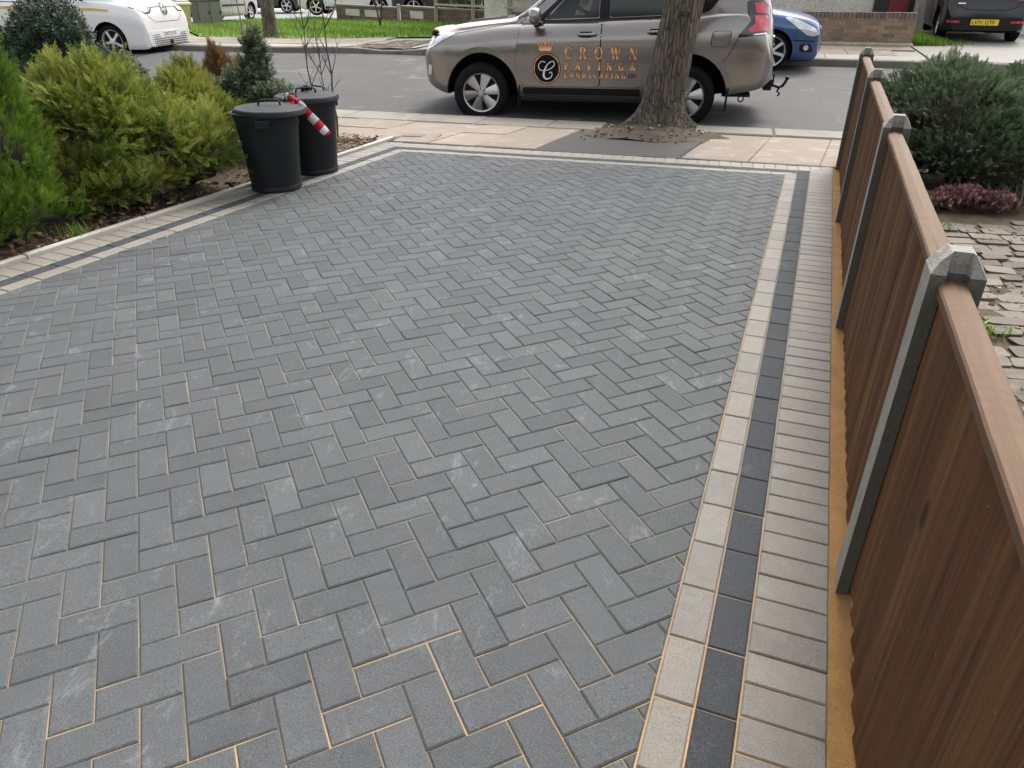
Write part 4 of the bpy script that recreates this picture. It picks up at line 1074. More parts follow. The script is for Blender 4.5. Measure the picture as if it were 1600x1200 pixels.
        m = MB(); m.box((cx + .035, cy - sg * .08, cz - .09), (.10, .16, .05), bev=.01); m.tube([(cx + .02, cy - sg * .10, cz - .09), (cx - .02, sg * .86, 1.235)], .035, 8); m.build('mirror_foot', M_trim, mi_)
        m = MB(); m.box((cx - .070, cy + sg * .01, cz - .012), (.03, .16, .026), bev=.008); m.build('indicator', M_lens, mi_)
        # headlight
        hl = car.patch('headlight', rounded([(-.86, 1.00), (-.80, .925), (-.70, .955), (-.55, 1.035), (-.36, 1.130), (-.40, 1.142), (-.66, 1.128), (-.78, 1.10)], .02), side, M_lens, .010, .04)
        m = MB(); car.patch(None, rounded([(-.64, 1.02), (-.54, 1.05), (-.50, 1.10), (-.62, 1.10)], .02), side, None, .014, .03, mb=m); car.patch(None, rounded([(-.76, .985), (-.69, 1.00), (-.68, 1.08), (-.75, 1.07)], .02), side, None, .014, .03, mb=m); m.build('lamp_reflector', M_chrome, hl)
        m = MB(); car.patch(None, rounded([(-.80, .60), (-.74, .60), (-.72, .72), (-.78, .74)], .02), side, None, .006, .03, mb=m); m.build('fog_lamp', M_lens, root)
        # tail lamp: black housing and two red lenses
        tl = car.patch('tail_lamp', rounded([(3.44, 1.50), (3.47, 1.515), (3.64, 1.515), (3.74, 1.44), (3.78, 1.14), (3.40, 1.105), (3.37, 1.115), (3.52, 1.30), (3.46, 1.40)], .012), side, M_gloss, .010, .05)
        m = MB(); car.patch(None, rounded([(3.525, 1.485), (3.64, 1.495), (3.70, 1.40), (3.70, 1.37), (3.56, 1.375)], .012), side, None, .016, .04, mb=m)
        car.patch(None, rounded([(3.555, 1.350), (3.715, 1.345), (3.755, 1.18), (3.52, 1.165), (3.48, 1.19), (3.56, 1.26)], .012), side, None, .016, .04, mb=m); m.build('red_lens', M_red, tl, smooth=True, angle=35)
        m = MB(); car.patch(None, [(3.50, 1.130), (3.72, 1.142), (3.72, 1.155), (3.50, 1.145)], side, None, .013, .05, mb=m); m.build('reflector_strip', M_chrome, tl)
    # fuel flap and rear bumper seam, near side
    m = MB(); fp_ = rounded([(3.065, 1.17), (3.29, 1.18), (3.295, 1.10), (3.25, 1.0), (3.06, 1.0)], .05); c = np.mean(np.array(fp_), axis=0)
    car.patch(None, [((x - c[0]) * 1.06 + c[0], (z - c[1]) * 1.06 + c[1]) for x, z in fp_], 'L', None, .0012, .05, mb=m, mi=1, rim=False); car.patch(None, fp_, 'L', None, .004, .05, mb=m); m.build('fuel_flap', [M_bronze, M_under], root, smooth=True, angle=35)
    for side in ('L', 'R'):
        m = MB(); strip_patch(car, m, [(3.385, 1.10), (3.34, 1.0), (3.27, .87), (3.20, .80), (3.12, .785)], .007, side, .002); m.build('bumper_gap', M_under, root)
        m = MB(); strip_patch(car, m, [(-.36, 1.13), (.2, 1.215), (.50, 1.262)], .006, side, .002); m.build('bonnet_gap', M_under, root)
    # bonnet deflector, scoop, wipers, windscreen, rear screen
    m = MB()
    for y in np.linspace(-.72, .72, 13): pass
    ys_ = np.linspace(-.78, .78, 19); a = []
    for y in ys_:
        xx = -.80 + .12 * (abs(y) / .78) ** 2.5; zz = 1.115 + .008 * math.cos(y * 2) ; a += [(xx + .07, y, zz + .035), (xx, y, zz + .055), (xx - .035, y, zz - .005), (xx + .01, y, zz - .015)]
    fs = []
    for k in range(18):
        for i in range(4): fs.append((4 * k + i, 4 * k + (i + 1) % 4, 4 * k + 4 + (i + 1) % 4, 4 * k + 4 + i))
    m.add(a, fs + [(0, 1, 2, 3), (75, 74, 73, 72)]); m.build('bonnet_deflector', M_gloss, root, smooth=True, angle=40)
    car.patch('windscreen', [(.50, -.74), (.56, -.76), (1.10, -.60), (1.13, 0), (1.10, .60), (.56, .76), (.50, .74), (.46, 0)], 'T', M_glass, .004, .08)
    car.patch('bonnet_scoop', rounded([(-.35, -.22), (.25, -.26), (.25, .26), (-.35, .22)], .05), 'T', M_bronze, .022, .06)
    car.patch('rear_screen', rounded([(-.60, 1.30), (.60, 1.30), (.54, 1.70), (-.54, 1.70)], .06), 'B', M_glass, .004, .08)
    car.patch('grille', rounded([(-.42, .70), (.42, .70), (.48, 1.05), (-.48, 1.05)], .05), 'F', M_gloss, .006, .06)
    m = MB()
    for y in (-.36, -.22, -.08, .08, .22, .36): car.patch(None, [(y - .025, .72), (y + .025, .72), (y + .03, 1.04), (y - .03, 1.04)], 'F', None, .018, .08, mb=m)
    m.build('grille_bars', M_chrome, root)
    m = MB(); car.patch(None, rounded([(-.26, .56), (.26, .56), (.26, .67), (-.26, .67)], .01), 'F', None, .02, .2, mb=m); m.build('front_plate', M_platew, root)
    for sg in (-1, 1):
        m = MB(); m.tube([(1.3, sg * .62, 1.86), (1.5, sg * .62, 1.91), (2.2, sg * .63, 1.925), (3.0, sg * .62, 1.90), (3.3, sg * .61, 1.84)], .018, 8); m.build('roof_rail', M_alloy, root, smooth=True)
    # spoiler, bumper step at the back, tow ball
    m = MB(); m.prism([(3.42, -.62), (3.66, -.58), (3.66, .58), (3.42, .62)], 1.765, 1.80, 0, .5, None, .012); m.build('spoiler', M_bronze, root)
    m = MB(); car.patch(None, rounded([(-.42, .98), (.42, .98), (.42, 1.10), (-.42, 1.10)], .02), 'B', None, .02, .1, mb=m); m.build('rear_trim', M_chrome, root)
    m = MB(); m.box((3.86, -.30, .50), (.10, .20, .14), bev=.01); m.box((3.82, .1, .50), (.12, 1.0, .06), bev=.01); m.box((3.93, -.30, .55), (.02, .03, .17), bev=.003)
    m.tube([(3.90, -.30, .50), (4.02, -.30, .46), (4.06, -.30, .48), (4.10, -.30, .55)], .020, 8); m.lathe([(.001, -.028), (.02, -.02), (.028, 0), (.02, .02), (.001, .028)], 14, M=Matrix.Translation((4.105, -.30, .575)))
    m.tube([(4.02, -.30, .46), (4.00, -.30, .41), (4.04, -.30, .38), (4.01, -.30, .35)], .014, 6); m.build('tow_bar', M_trim, root, smooth=True, angle=40)
    m = MB(); m.tube([(3.52 + .035 * math.cos(a), -.70, .36 + .04 * math.sin(a)) for a in np.linspace(0, 6.28, 14)], .009, 6); m.box((3.45, -.6, .40), (.36, .3, .03)); m.build('tow_eye', M_trim, root)
    # wheels
    for x, st_ in ((0, R(8)), (2.79, 0)):
        for sg in (-1, 1): wheel(car, 'wheel', (x, sg * .865, .387), .387, .252, .25, 6, sg, M_alloy, st_ if True else 0, 'wedge')
    # cabin: dash, steering wheel (on the right), seats
    m = MB(); m.box((.86, 0, 1.30), (.34, 1.50, .12), rot=Matrix.Rotation(-.25, 3, 'Y'), bev=.03); m.build('dashboard', M_cabin, root)
    m = MB(); q = Matrix.Translation((1.10, .38, 1.42)) @ Matrix.Rotation(R(-65), 4, 'Y'); m.lathe([(.185 + .016 * math.cos(a), .016 * math.sin(a)) for a in np.linspace(0, 6.283, 9)[:-1]], 32, M=q, closed=True); m.tube([q @ Vector((-.18, 0, 0)), q @ Vector((.18, 0, 0))], .014, 6); m.tube([q @ Vector((0, 0, -.0)), q @ Vector((.0, 0, -.25))], .03, 8); m.build('steering_wheel', M_trim, root, smooth=True)
    for sg in (-1, 1):
        m = MB(); m.box((1.52, sg * .38, 1.38), (.13, .48, .34), rot=Matrix.Rotation(.25, 3, 'Y'), bev=.05); m.box((1.58, sg * .38, 1.62), (.09, .26, .17), rot=Matrix.Rotation(.2, 3, 'Y'), bev=.04); m.build('front_seat', M_seat, root)
    # lettering on the near doors
    fd = doors[('front_door', 'L')]; sgn = MB()
    th = [2 * math.pi * k / 40 for k in range(40)]; rx, rz, cx, cz = .180, .185, .945, .715
    def ell(a, b): return [(cx + a * math.cos(q), cz + b * math.sin(q)) for q in th]
    def ringp(a0, b0, a1, b1): return ([(cx + a1 * math.cos(q), cz + b1 * math.sin(q)) for q in th] + [(cx + a0 * math.cos(q), cz + b0 * math.sin(q)) for q in th], [[k, (k + 1) % 40, 40 + (k + 1) % 40, 40 + k] for k in range(40)])
    em = MB()
    def addp(polys, mi, off):
        for k, (vs, fs) in enumerate(polys): em.add([car.proj(p, 'L', off + .00025 * (k % 9)) for p in vs], fs, mi)
    disc = fan_poly(ell(rx - .012, rz - .012), .06)
    addp([ringp(rx - .002, rz - .002, rx + .012, rz + .012)], 1, .0085); addp([disc], 4, .0080); addp([ringp(rx - .012, rz - .012, rx, rz)], 0, .0115)
    # script C: two loops and a stem
    def stroke(pts, w):
        out = []; n = len(pts)
        L_, R_ = [], []
        for i, p in enumerate(pts):
            d = Vector(pts[min(i + 1, n - 1)]) - Vector(pts[max(i - 1, 0)]); d.normalize(); ww = w(i / (n - 1)) / 2; L_.append((p[0] - d.y * ww, p[1] + d.x * ww)); R_.append((p[0] + d.y * ww, p[1] - d.x * ww))
        return (L_ + R_, [[i, i + 1, n + i + 1, n + i] for i in range(n - 1)])
    def bez(ps, n=30):
        out = []
        for k in range(n + 1):
            q = k / n * (len(ps) - 1); i = min(int(q), len(ps) - 2); f_ = q - i
            p0, p1, p2, p3 = ps[max(i - 1, 0)], ps[i], ps[i + 1], ps[min(i + 2, len(ps) - 1)]
            out.append(tuple(.5 * (2 * p1[j] + (p2[j] - p0[j]) * f_ + (2 * p0[j] - 5 * p1[j] + 4 * p2[j] - p3[j]) * f_ ** 2 + (3 * p1[j] - p0[j] - 3 * p2[j] + p3[j]) * f_ ** 3) for j in (0, 1)))
        return out
    U = lambda x, y: (cx + x * rx, cz + y * rz)
    c1 = bez([U(-.1, .42), U(-.38, .48), U(-.62, .25), U(-.55, -.05), U(-.2, -.13), U(.25, -.02), U(.56, .25), U(.52, .48), U(.30, .46), U(.0, .22), U(-.18, -.15), U(-.22, -.5), U(-.02, -.70), U(.30, -.60), U(.42, -.35), U(.30, -.22), U(.20, -.32)], 64)
    addp([stroke(c1, lambda q: .010 + .016 * math.exp(-((q - .68) / .10) ** 2))], 2, .0125)
    # crown over it
    bx, bz = .925, .935
    cr = [([(bx - .080, bz), (bx + .080, bz), (bx + .088, bz + .035), (bx - .088, bz + .035)], [[0, 1, 2, 3]]), ([(bx - .088, bz + .037), (bx + .088, bz + .037), (bx + .084, bz + .052), (bx - .084, bz + .052)], [[0, 1, 2, 3]])]
    for px_, pz_ in ((-.100, .110), (-.050, .100), (0, .140), (.050, .100), (.100, .110)):
        cr.append(([(bx + px_ * .80 - .020, bz + .053), (bx + px_ * .80 + .020, bz + .053), (bx + px_, bz + pz_)], [[0, 1, 2]]))
        cr.append(([(bx + px_ + .013 * math.cos(q), bz + pz_ + .013 * math.sin(q)) for q in th[::4]], [list(range(10))]))
    def growp(polys, g_):
        o = []
        for vs, fs in polys:
            c = np.mean(np.array(vs), axis=0); o.append(([(c[0] + (a - c[0]) * (1 + g_ / (abs(a - c[0]) + .012)), c[1] + (b - c[1]) * (1 + g_ / (abs(b - c[1]) + .012))) for a, b in vs], fs))
        return o
    addp(growp(cr, .006), 1, .0080); addp(cr, 0, .0115)
    for txt, x0, x1, z0, z1 in (('CROWN', 1.185, 2.150, .838, .985), ('PAVING&', 1.185, 2.140, .702, .800), ('LANDSCAPING', 1.185, 2.010, .605, .680)):
        addp(lettering(txt, x0, x1, z0, z1, .0065), 1, .0080); addp(lettering(txt, x0, x1, z0, z1), 0, .0115)
    addp(lettering('LTD', 2.045, 2.14, .617, .662, .004), 1, .0080); addp(lettering('LTD', 2.045, 2.14, .617, .662), 3, .0115)
    em.build('company_lettering', [M_copper, M_outline, M_platew, plain('dull_copper', (.16, .075, .05), .4), M_ink], fd)
    place(root, (-.431 + .2337 * .885, 10.866 + .9723 * .885, -.253), (2.281 + .2337 * .885, 10.214 + .9723 * .885, -.223), 2.79)
    return root
build_suv()

# ---------------------------------------------------------------- the other cars
def simple_car(name, label, sp, pt, wb, pos, tyre, hub, near, wheels=('slim', 5, M_alloy), glass=None, seed=0, group=None, lower=None):
    root = thing(name, label, 'car', group=group)
    mb = body_loft(sp, .07); car = Car(root, mb); body = mb.build('body', [pt, M_under], root, smooth=True, angle=50)
    cut = []
    for sgn in (-1, 1):
        for x in (0, wb): cut.append(arch_cut(x, tyre, tyre + .055, sgn * .5, sgn * 1.3))
    boolean(body, cut); body.data.set_sharp_from_angle(angle=R(40))
    W = max(v for u, v in sp['hw'])
    for x in (0, wb):
        for sg in (-1, 1): wheel(car, 'wheel', (x, sg * (W - .105), tyre), tyre, hub, .20, wheels[1], sg, wheels[2], 0, wheels[0])
    if glass:
        for side in ('L', 'R'):
            for pl in glass['side']: car.patch('side_window', rounded(pl, .05), side, M_glass, .004, .12)
        car.patch('windscreen', glass['front'], 'T', M_glass, .004, .12)
        if 'rear' in glass: car.patch('rear_screen', rounded(glass['rear'], .06), 'B', M_glass, .004, .1)
    place(root, *pos, wb); return root, car, body
def pos_near(p, hd, wb, off, z0, z1=None):
    """front axle centre from the near wheel's contact point; hd = heading"""
    h_ = Vector((hd[0], hd[1], 0)).normalized(); f_ = Vector((p[0], p[1], 0)) + Vector((off[0], off[1], 0))
    r_ = f_ - h_ * wb; return ((f_.x, f_.y, z0), (r_.x, r_.y, z0 if z1 is None else z1))
def doors_on(car, pt, side, polys):
    for pl in polys:
        m = MB(); c = np.mean(np.array(pl), axis=0)
        car.patch(None, [((x - c[0]) * 1.014 + c[0], (z - c[1]) * 1.014 + c[1]) for x, z in pl], side, None, .0012, .08, mb=m, mi=1, rim=False); car.patch(None, pl, side, None, .006, .08, mb=m, mi=0)
        d_ = m.build('door', [pt, M_under], car.root, smooth=True, angle=35)
        x1 = max(x for x, z in pl) - .16; zt = max(z for x, z in pl) - .16; sg = -1 if side == 'L' else 1
        q = car.proj((x1, zt), side, 0); m = MB(); m.tube([(x1 - .10, q.y + sg * .004, zt), (x1 - .08, q.y + sg * .034, zt), (x1 + .07, q.y + sg * .034, zt), (x1 + .09, q.y + sg * .004, zt)], .014, 8); m.build('door_handle', pt, d_, smooth=True)

# white van
M_white = paint('white_paint', (.78, .78, .77), 0, .3, .02)
M_gold = plain('gold_stripe', (.62, .40, .05), .35)
def build_van():
    sp = dict(u=(-.88, 3.83), tuck=.05, crease=.5, shoulder=.03,
      bot=[(-.88, .25), (-.82, .20), (-.6, .19), (0, .19), (3, .19), (3.6, .26), (3.83, .42)],
      top=[(-.88, .62), (-.872, .80), (-.845, .98), (-.78, 1.10), (-.62, 1.20), (-.40, 1.275), (-.20, 1.36), (.30, 1.66), (.60, 1.82), (.85, 1.89), (1.6, 1.93), (3.0, 1.92), (3.55, 1.86), (3.72, 1.70), (3.80, 1.2), (3.83, .9)],
      belt=[(-.88, .58), (-.84, .88), (-.7, 1.02), (-.4, 1.10), (.2, 1.16), (1.2, 1.19), (3.4, 1.21), (3.75, 1.1), (3.83, .8)],
      hw=[(-.88, .80), (-.86, .87), (-.80, .925), (-.66, .955), (-.4, .975), (.1, .99), (3.2, .99), (3.6, .96), (3.76, .90), (3.83, .78)],
      roof=[(-.88, .6), (-.2, .80), (.7, .74), (1.6, .78), (3.5, .78), (3.83, .7)])
    z0 = -.09; near = (-9.03, 18.08)
    hd = (math.cos(R(-9)), math.sin(R(-9))); pos = pos_near(near, hd, 2.99, (.90 * math.sin(R(9)), .90 * math.cos(R(9))), z0, z0)
    root, car, body = simple_car('white_van', 'white electric van with a thin gold side stripe, seen over the conifers', sp, M_white, 2.99, pos, .355, .245, 'R', ('slim', 5, M_alloyw),
        dict(side=[[(.10, 1.26), (.62, 1.28), (.70, 1.74), (.55, 1.70)], [(.74, 1.28), (1.55, 1.29), (1.55, 1.80), (.84, 1.78)]], front=[(-.22, -.80), (-.30, 0), (-.22, .80), (.52, .66), (.62, 0), (.52, -.66)], rear=[(-.6, 1.3), (.6, 1.3), (.55, 1.75), (-.55, 1.75)]))
    root['category'] = 'van'
    doors_on(car, M_white, 'R', [rounded([(.46, .30), (1.56, .30), (1.56, 1.22), (.62, 1.20), (.50, .90)], .06), rounded([(1.575, .30), (2.45, .30), (2.50, 1.225), (1.575, 1.222)], .06)])
    # stripe and lettering
    m = MB(); strip_patch(car, m, [(-.12, .985), (.20, 1.005)], .045, 'R', .008); strip_patch(car, m, [(.20, 1.006), (2.9, 1.035)], .055, 'R', .0085); m.build('gold_stripe', M_gold, root)
    for txt, z, sz in (('0208 764 0701', .86, .085), ('info@jcfm.co.uk', .75, .085)):
        tp_, w = text_polys(txt, sz, (1.36, z), 1.25, True); car.glyphs('lettering', tp_, 'R', M_ink, .010)
    m = MB()
    for x, w_, mi in ((1.76, .09, 1), (1.90, .06, 1), (1.95, .10, 0), (2.10, .12, 0)):
        car.patch(None, [(x, .835), (x + w_, .835), (x + w_, .865), (x, .865)], 'R', None, .010, .2, mb=m, mi=mi); car.patch(None, [(x + .01, .79), (x + w_ - .01, .79), (x + w_ - .01, .81), (x + .01, .81)], 'R', None, .010, .2, mb=m, mi=0)
    m.build('badge_print', [plain('print_grey', (.25, .24, .23), .5), plain('print_red', (.55, .10, .07), .5)], root)
    # face: thin light bar, lamps, round emblem, diamond grille, plate
    m = MB(); strip_patch(car, m, [(-.62, 1.035), (-.14, 1.045)], .018, 'F', .006); strip_patch(car, m, [(.14, 1.045), (.62, 1.035)], .018, 'F', .006); m.build('light_bar', M_trim, root)
    for sg in (-1, 1):
        lp = [(sg * .50, 1.03), (sg * .60, .955), (sg * .74, .945), (sg * .87, 1.02), (sg * .91, 1.08), (sg * .76, 1.055)]
        c = np.mean(np.array(lp), axis=0); o = car.patch('headlight', [((x - c[0]) * 1.24 + c[0], (z - c[1]) * 1.42 + c[1]) for x, z in lp], 'F', M_trim, .007, .05)
        car.patch('lens', lp, 'F', M_lens, .012, .05, parent=o)
    m = MB(); th = [2 * math.pi * k / 28 for k in range(28)]; r0, r1, cz = .105, .128, 1.0
    m.add([car.proj((r * math.cos(a), cz + r * math.sin(a)), 'F', .014) for r in (r1, r0) for a in th], [(k, (k + 1) % 28, 28 + (k + 1) % 28, 28 + k) for k in range(28)])
    strip_patch(car, m, [(-.065, cz + .085), (-.02, cz + .01), (0, cz + .03), (.02, cz + .01), (.065, cz + .085)], .018, 'F', .0145); strip_patch(car, m, [(-.098, cz + .03), (-.045, cz - .088), (0, cz - .012), (.045, cz - .088), (.098, cz + .03)], .018, 'F', .015); m.build('emblem', M_trim, root)
    gpl = rounded([(-.80, .25), (.80, .25), (.86, .56), (-.86, .56)], .07); car.patch('lower_grille', gpl, 'F', M_white, .010, .06)
    m = MB()
    for r in range(6):
        z = .270 + r * .042
        for k in range(-11, 12):
            y = k * .072 + (.036 if r % 2 else 0); lim = .76 - r * .0
            if abs(y) > lim: continue
            s_ = min(1, max(.35, 1.15 - abs(abs(y) - .4) * .0 - .10 * r + abs(y) * .25)) * (1 if abs(y) < .6 else max(.3, 1 - (abs(y) - .6) * 3.5))
            if r >= 4 and abs(y) < .42: continue
            s_ *= 1.25; car.patch(None, [(y - .030 * s_, z), (y, z - .017 * s_), (y + .030 * s_, z), (y, z + .017 * s_)], 'F', None, .013, .3, mb=m, rim=False)
    car.patch(None, [(.05 * math.cos(a) * 1.4, .31 + .055 * math.sin(a)) for a in th], 'F', None, .016, .3, mb=m, rim=False); m.build('grille_openings', M_ink, root)
    m = MB(); car.patch(None, [(-.26, .44), (.26, .44), (.26, .55), (-.26, .55)], 'F', None, .018, .3, mb=m); m.build('number_plate', M_platew, root)
    tp_, w = text_polys('DA75 XCK', .105, (.235, .458), .98, True); car.glyphs('plate_text', tp_, 'F', M_ink, .024)
    m = MB(); strip_patch(car, m, [(-.74, .99), (-.66, .86), (-.46, .74), (.46, .74), (.66, .86), (.74, .99)], .010, 'F', .002); m.build('bonnet_gap', M_trim, root)
    m = MB(); car.patch(None, [(-.8, .19), (.8, .19), (.84, .235), (-.84, .235)], 'F', None, .004, .1, mb=m); m.build('front_skirt', M_trim, root)
    for sg in (-1, 1):
        m = MB(); m.lathe([(.001, -.9), (.6, -.8), (1, -.2), (1, .3), (.7, .8), (.001, 1)], 16, M=Matrix.Translation((.50, sg * 1.10, 1.27)) @ Matrix.Diagonal((.08, .13, .09, 1))); m.tube([(.5, sg * 1.0, 1.22), (.46, sg * .95, 1.20)], .04, 8); m.build('mirror', M_trim, root, smooth=True)
    for side in ('L', 'R'):
        m = MB(); car.patch(None, [(1.6, 1.14), (3.4, 1.15), (3.4, 1.165), (1.6, 1.155)], side, None, .004, .1, mb=m); m.build('side_rail', M_trim, root)
build_van()

# blue hatchback on the far side
M_blue = paint('blue_paint', (.034, .088, .215), .3, .28)
def hatch_spec(L0, L1, hw, hood, belt, roof, tail, zb=.2, cowl=.55, scr=1.35):
    return dict(u=(L0, L1), tuck=.06, crease=.55, shoulder=.05,
      bot=[(L0, zb + .16), (L0 + .08, zb + .04), (L0 + .3, zb), (L1 - .3, zb + .02), (L1 - .08, zb + .10), (L1, zb + .22)],
      top=[(L0, hood - .30), (L0 + .025, hood - .22), (L0 + .09, hood - .12), (L0 + .20, hood - .045), (L0 + .45, hood + .02), (cowl - .2, hood + .13), (cowl, hood + .19), (cowl + .35, hood + .42), (scr - .15, roof - .05), (scr + .1, roof - .01), (scr + .8, roof), (L1 - .75, roof - .05), (L1 - .40, roof - .15), (L1 - .18, tail + .12), (L1 - .06, tail - .08), (L1, tail - .35)],
      belt=[(L0, hood - .33), (L0 + .1, hood - .16), (L0 + .4, hood - .06), (cowl, belt - .03), (scr, belt), (L1 - .5, belt + .05), (L1 - .12, belt - .02), (L1, tail - .42)],
      hw=[(L0, hw * .60), (L0 + .03, hw * .72), (L0 + .11, hw * .84), (L0 + .26, hw * .93), (L0 + .55, hw * .985), (.3, hw), (L1 - .9, hw), (L1 - .35, hw * .95), (L1 - .12, hw * .88), (L1 - .03, hw * .80), (L1, hw * .72)],
      roof=[(L0, hw * .6), (cowl, hw * .8), (scr, hw * .70), (L1 - .6, hw * .70), (L1, hw * .62)])
def hatch_glass(L0, L1, hw, belt, roof, cowl, scr, wb, tail):
    z0, z1 = belt + .05, roof - .14
    return dict(side=[[(cowl + .42, z0), (scr + .30, z0 + .01), (scr + .30, z1), (scr - .02, z1 - .03)], [(scr + .40, z0 + .01), (L1 - .95, z0 + .04), (L1 - .95, z1 - .01), (scr + .40, z1)], [(L1 - .88, z0 + .05), (L1 - .62, z0 + .07), (L1 - .72, z1 - .05), (L1 - .88, z1 - .02)]],
        front=[(cowl + .03, -hw * .80), (cowl - .03, 0), (cowl + .03, hw * .80), (scr - .12, hw * .62), (scr - .08, 0), (scr - .12, -hw * .62)], rear=[(-hw * .60, tail + .16), (hw * .60, tail + .16), (hw * .54, roof - .17), (-hw * .54, roof - .17)])
def build_blue():
    L0, L1, hw, wb = -.86, 3.42, .86, 2.60; z0 = z_road(4.9, 14.5)
    sp = hatch_spec(L0, L1, hw, .93, 1.00, 1.56, .98, .17, .42, 1.15)
    pos = pos_near((4.73, 14.55), (ED[0], ED[1]), wb, tuple(EN * .76), z0, z_road(2.4, 15.2))
    root, car, body = simple_car('hatchback_car', 'blue hatchback on the far side of the road, its nose showing past the bronze off-roader', sp, M_blue, wb, pos, .322, .255, 'R', ('slim', 7, M_alloyw), hatch_glass(L0, L1, hw, 1.0, 1.56, .42, 1.15, wb, .98))
    for side in ('R', 'L'):
        car.patch('headlight', rounded([(-.80, .62), (-.70, .585), (-.58, .60), (-.50, .66), (-.16, .88), (-.22, .90), (-.46, .83), (-.70, .72)], .02), side, M_lens, .008, .04)
        o = car.patch('fog_lamp', rounded([(-.74, .33), (-.50, .33), (-.48, .45), (-.66, .47)], .03), side, M_trim, .005, .05)
        m = MB(); car.patch(None, [(-.60 + .045 * math.cos(a), .40 + .045 * math.sin(a)) for a in np.linspace(0, 6.28, 13)[:-1]], side, None, .010, .2, mb=m); m.build('fog_lens', M_lens, o)
        car.patch('arch_lip', arch_poly(0, .322, .380, .42, 0, 180), side, M_blue, .008, .05)
        m = MB(); strip_patch(car, m, [(-.46, .84), (-.38, .62), (-.34, .50)], .007, side, .002); strip_patch(car, m, [(-.74, .50), (-.36, .52)], .02, side, .003); m.build('bumper_gap', M_trim, root)
        doors_on(car, M_blue, side, [rounded([(.50, .26), (1.55, .26), (1.55, .98), (.62, .95), (.46, .7)], .06), rounded([(1.565, .26), (2.15, .26), (2.45, .75), (2.48, 1.0), (1.565, .985)], .06)])
    car.patch('grille', rounded([(-.45, .30), (.45, .30), (.50, .48), (-.50, .48)], .05), 'F', M_trim, .006, .06)
    m = MB(); car.patch(None, [(-.26, .50), (.26, .50), (.26, .61), (-.26, .61)], 'F', None, .016, .2, mb=m); m.build('number_plate', M_platew, root)
    m = MB(); car.patch(None, [(.09 * math.cos(a), .70 + .04 * math.sin(a)) for a in np.linspace(0, 6.28, 17)[:-1]], 'F', None, .02, .3, mb=m); m.build('badge', M_chrome, root)
build_blue()

# black hatchback on the far drive, seen from behind
M_black = paint('black_paint', (.008, .0085, .010), .1, .2, .1, .35)
def build_black():
    L0, L1, hw, wb = -.83, 3.26, .865, 2.58
    sp = hatch_spec(L0, L1, hw, .90, .97, 1.45, 1.0, .20, .45, 1.2)
    sp['bot'] = [(L0, .3), (L0 + .1, .22), (L0 + .3, .2), (L1 - .4, .2), (L1 - .1, .2), (L1, .24)]; sp['top'][-3:] = [(L1 - .14, 1.02), (L1 - .05, .86), (L1, .60)]; sp['belt'][-2:] = [(L1 - .10, .84), (L1, .52)]
    hd = np.array([.352, .936]); rear = np.array([10.22, 17.72]); fr = rear + hd * wb
    root, car, body = simple_car('black_hatchback', 'black hatchback with a yellow rear plate on the drive across the road', sp, M_black, wb, ((fr[0], fr[1], .33), (rear[0], rear[1], .32)), .315, .215, 'B', ('slim', 5, M_alloy), hatch_glass(L0, L1, hw, .97, 1.45, .45, 1.2, wb, 1.0))
    root['category'] = 'car'
    lo = car.patch('rear_bumper_insert', rounded([(-.74, .25), (.74, .25), (.78, .40), (.70, .47), (-.70, .47), (-.78, .40)], .04), 'B', M_trim, .008, .06)
    for sg in (-1, 1):
        m = MB(); car.patch(None, [(sg * .48, .375), (sg * .72, .380), (sg * .72, .420), (sg * .48, .415)], 'B', None, .016, .1, mb=m); m.build('reflector', M_red, root)
        tl = car.patch('tail_lamp', rounded([(sg * .40, .83), (sg * .55, .80), (sg * .78, .80), (sg * .82, .95), (sg * .60, .95), (sg * .42, .90)], .03), 'B', M_red, .012, .05)
        m = MB(); strip_patch(car, m, [(sg * .48, .845), (sg * .74, .835)], .03, 'B', .02); m.build('lamp_strip', M_lens, tl)
        m = MB(); strip_patch(car, m, [(sg * .62, .86), (sg * .56, .70), (sg * .40, .63), (0, .615)], .012, 'B', .004); m.build('tailgate_gap', M_ink, root)
    m = MB(); car.patch(None, rounded([(-.26, .335), (.26, .335), (.26, .445), (-.26, .445)], .01), 'B', None, .022, .2, mb=m); m.build('number_plate', M_platey, root)
    tp_, w = text_polys('LV71 GTF', .105, (-.235, .353), .98); car.glyphs('plate_text', tp_, 'B', M_ink, .030)
    m = MB(); o_ = .86
    for pts in ([(-.10, o_), (-.10, o_ + .05)], [(-.10, o_ + .022), (-.055, o_ + .05)], [(-.085, o_ + .028), (-.05, o_), (-.05, o_), (-.01, o_ + .05)], [(.0, o_), (.0, o_ + .05)], [(.02, o_), (.055, o_ + .05), (.09, o_)]): strip_patch(car, m, pts, .012, 'B', .014)
    car.patch(None, [(-.58, .735), (-.44, .735), (-.44, .752), (-.58, .752)], 'B', None, .012, .2, mb=m); m.build('emblem', M_chrome, root)
    m = MB(); m.box((3.02, .28, .24), (.3, .36, .12), bev=.03); m.tube([(3.0, -.4, .24), (3.25, -.4, .23)], .03, 8); m.build('exhaust', M_trim, root)
    for side in ('L', 'R'): doors_on(car, M_black, side, [rounded([(.50, .28), (1.50, .28), (1.50, .96), (.60, .93)], .06), rounded([(1.515, .28), (2.10, .28), (2.40, .75), (2.44, .99), (1.515, .965)], .06)]); car.patch('arch_lip', arch_poly(wb, .315, .372, .41, 0, 180), side, M_black, .006, .05)
    for sg in (-1, 1):
        m = MB(); m.lathe([(.001, -.9), (.6, -.8), (1, -.2), (1, .3), (.7, .8), (.001, 1)], 16, M=Matrix.Translation((.72, sg * .98, 1.04)) @ Matrix.Diagonal((.07, .11, .075, 1))); m.build('mirror', M_black, root, smooth=True)
build_black()

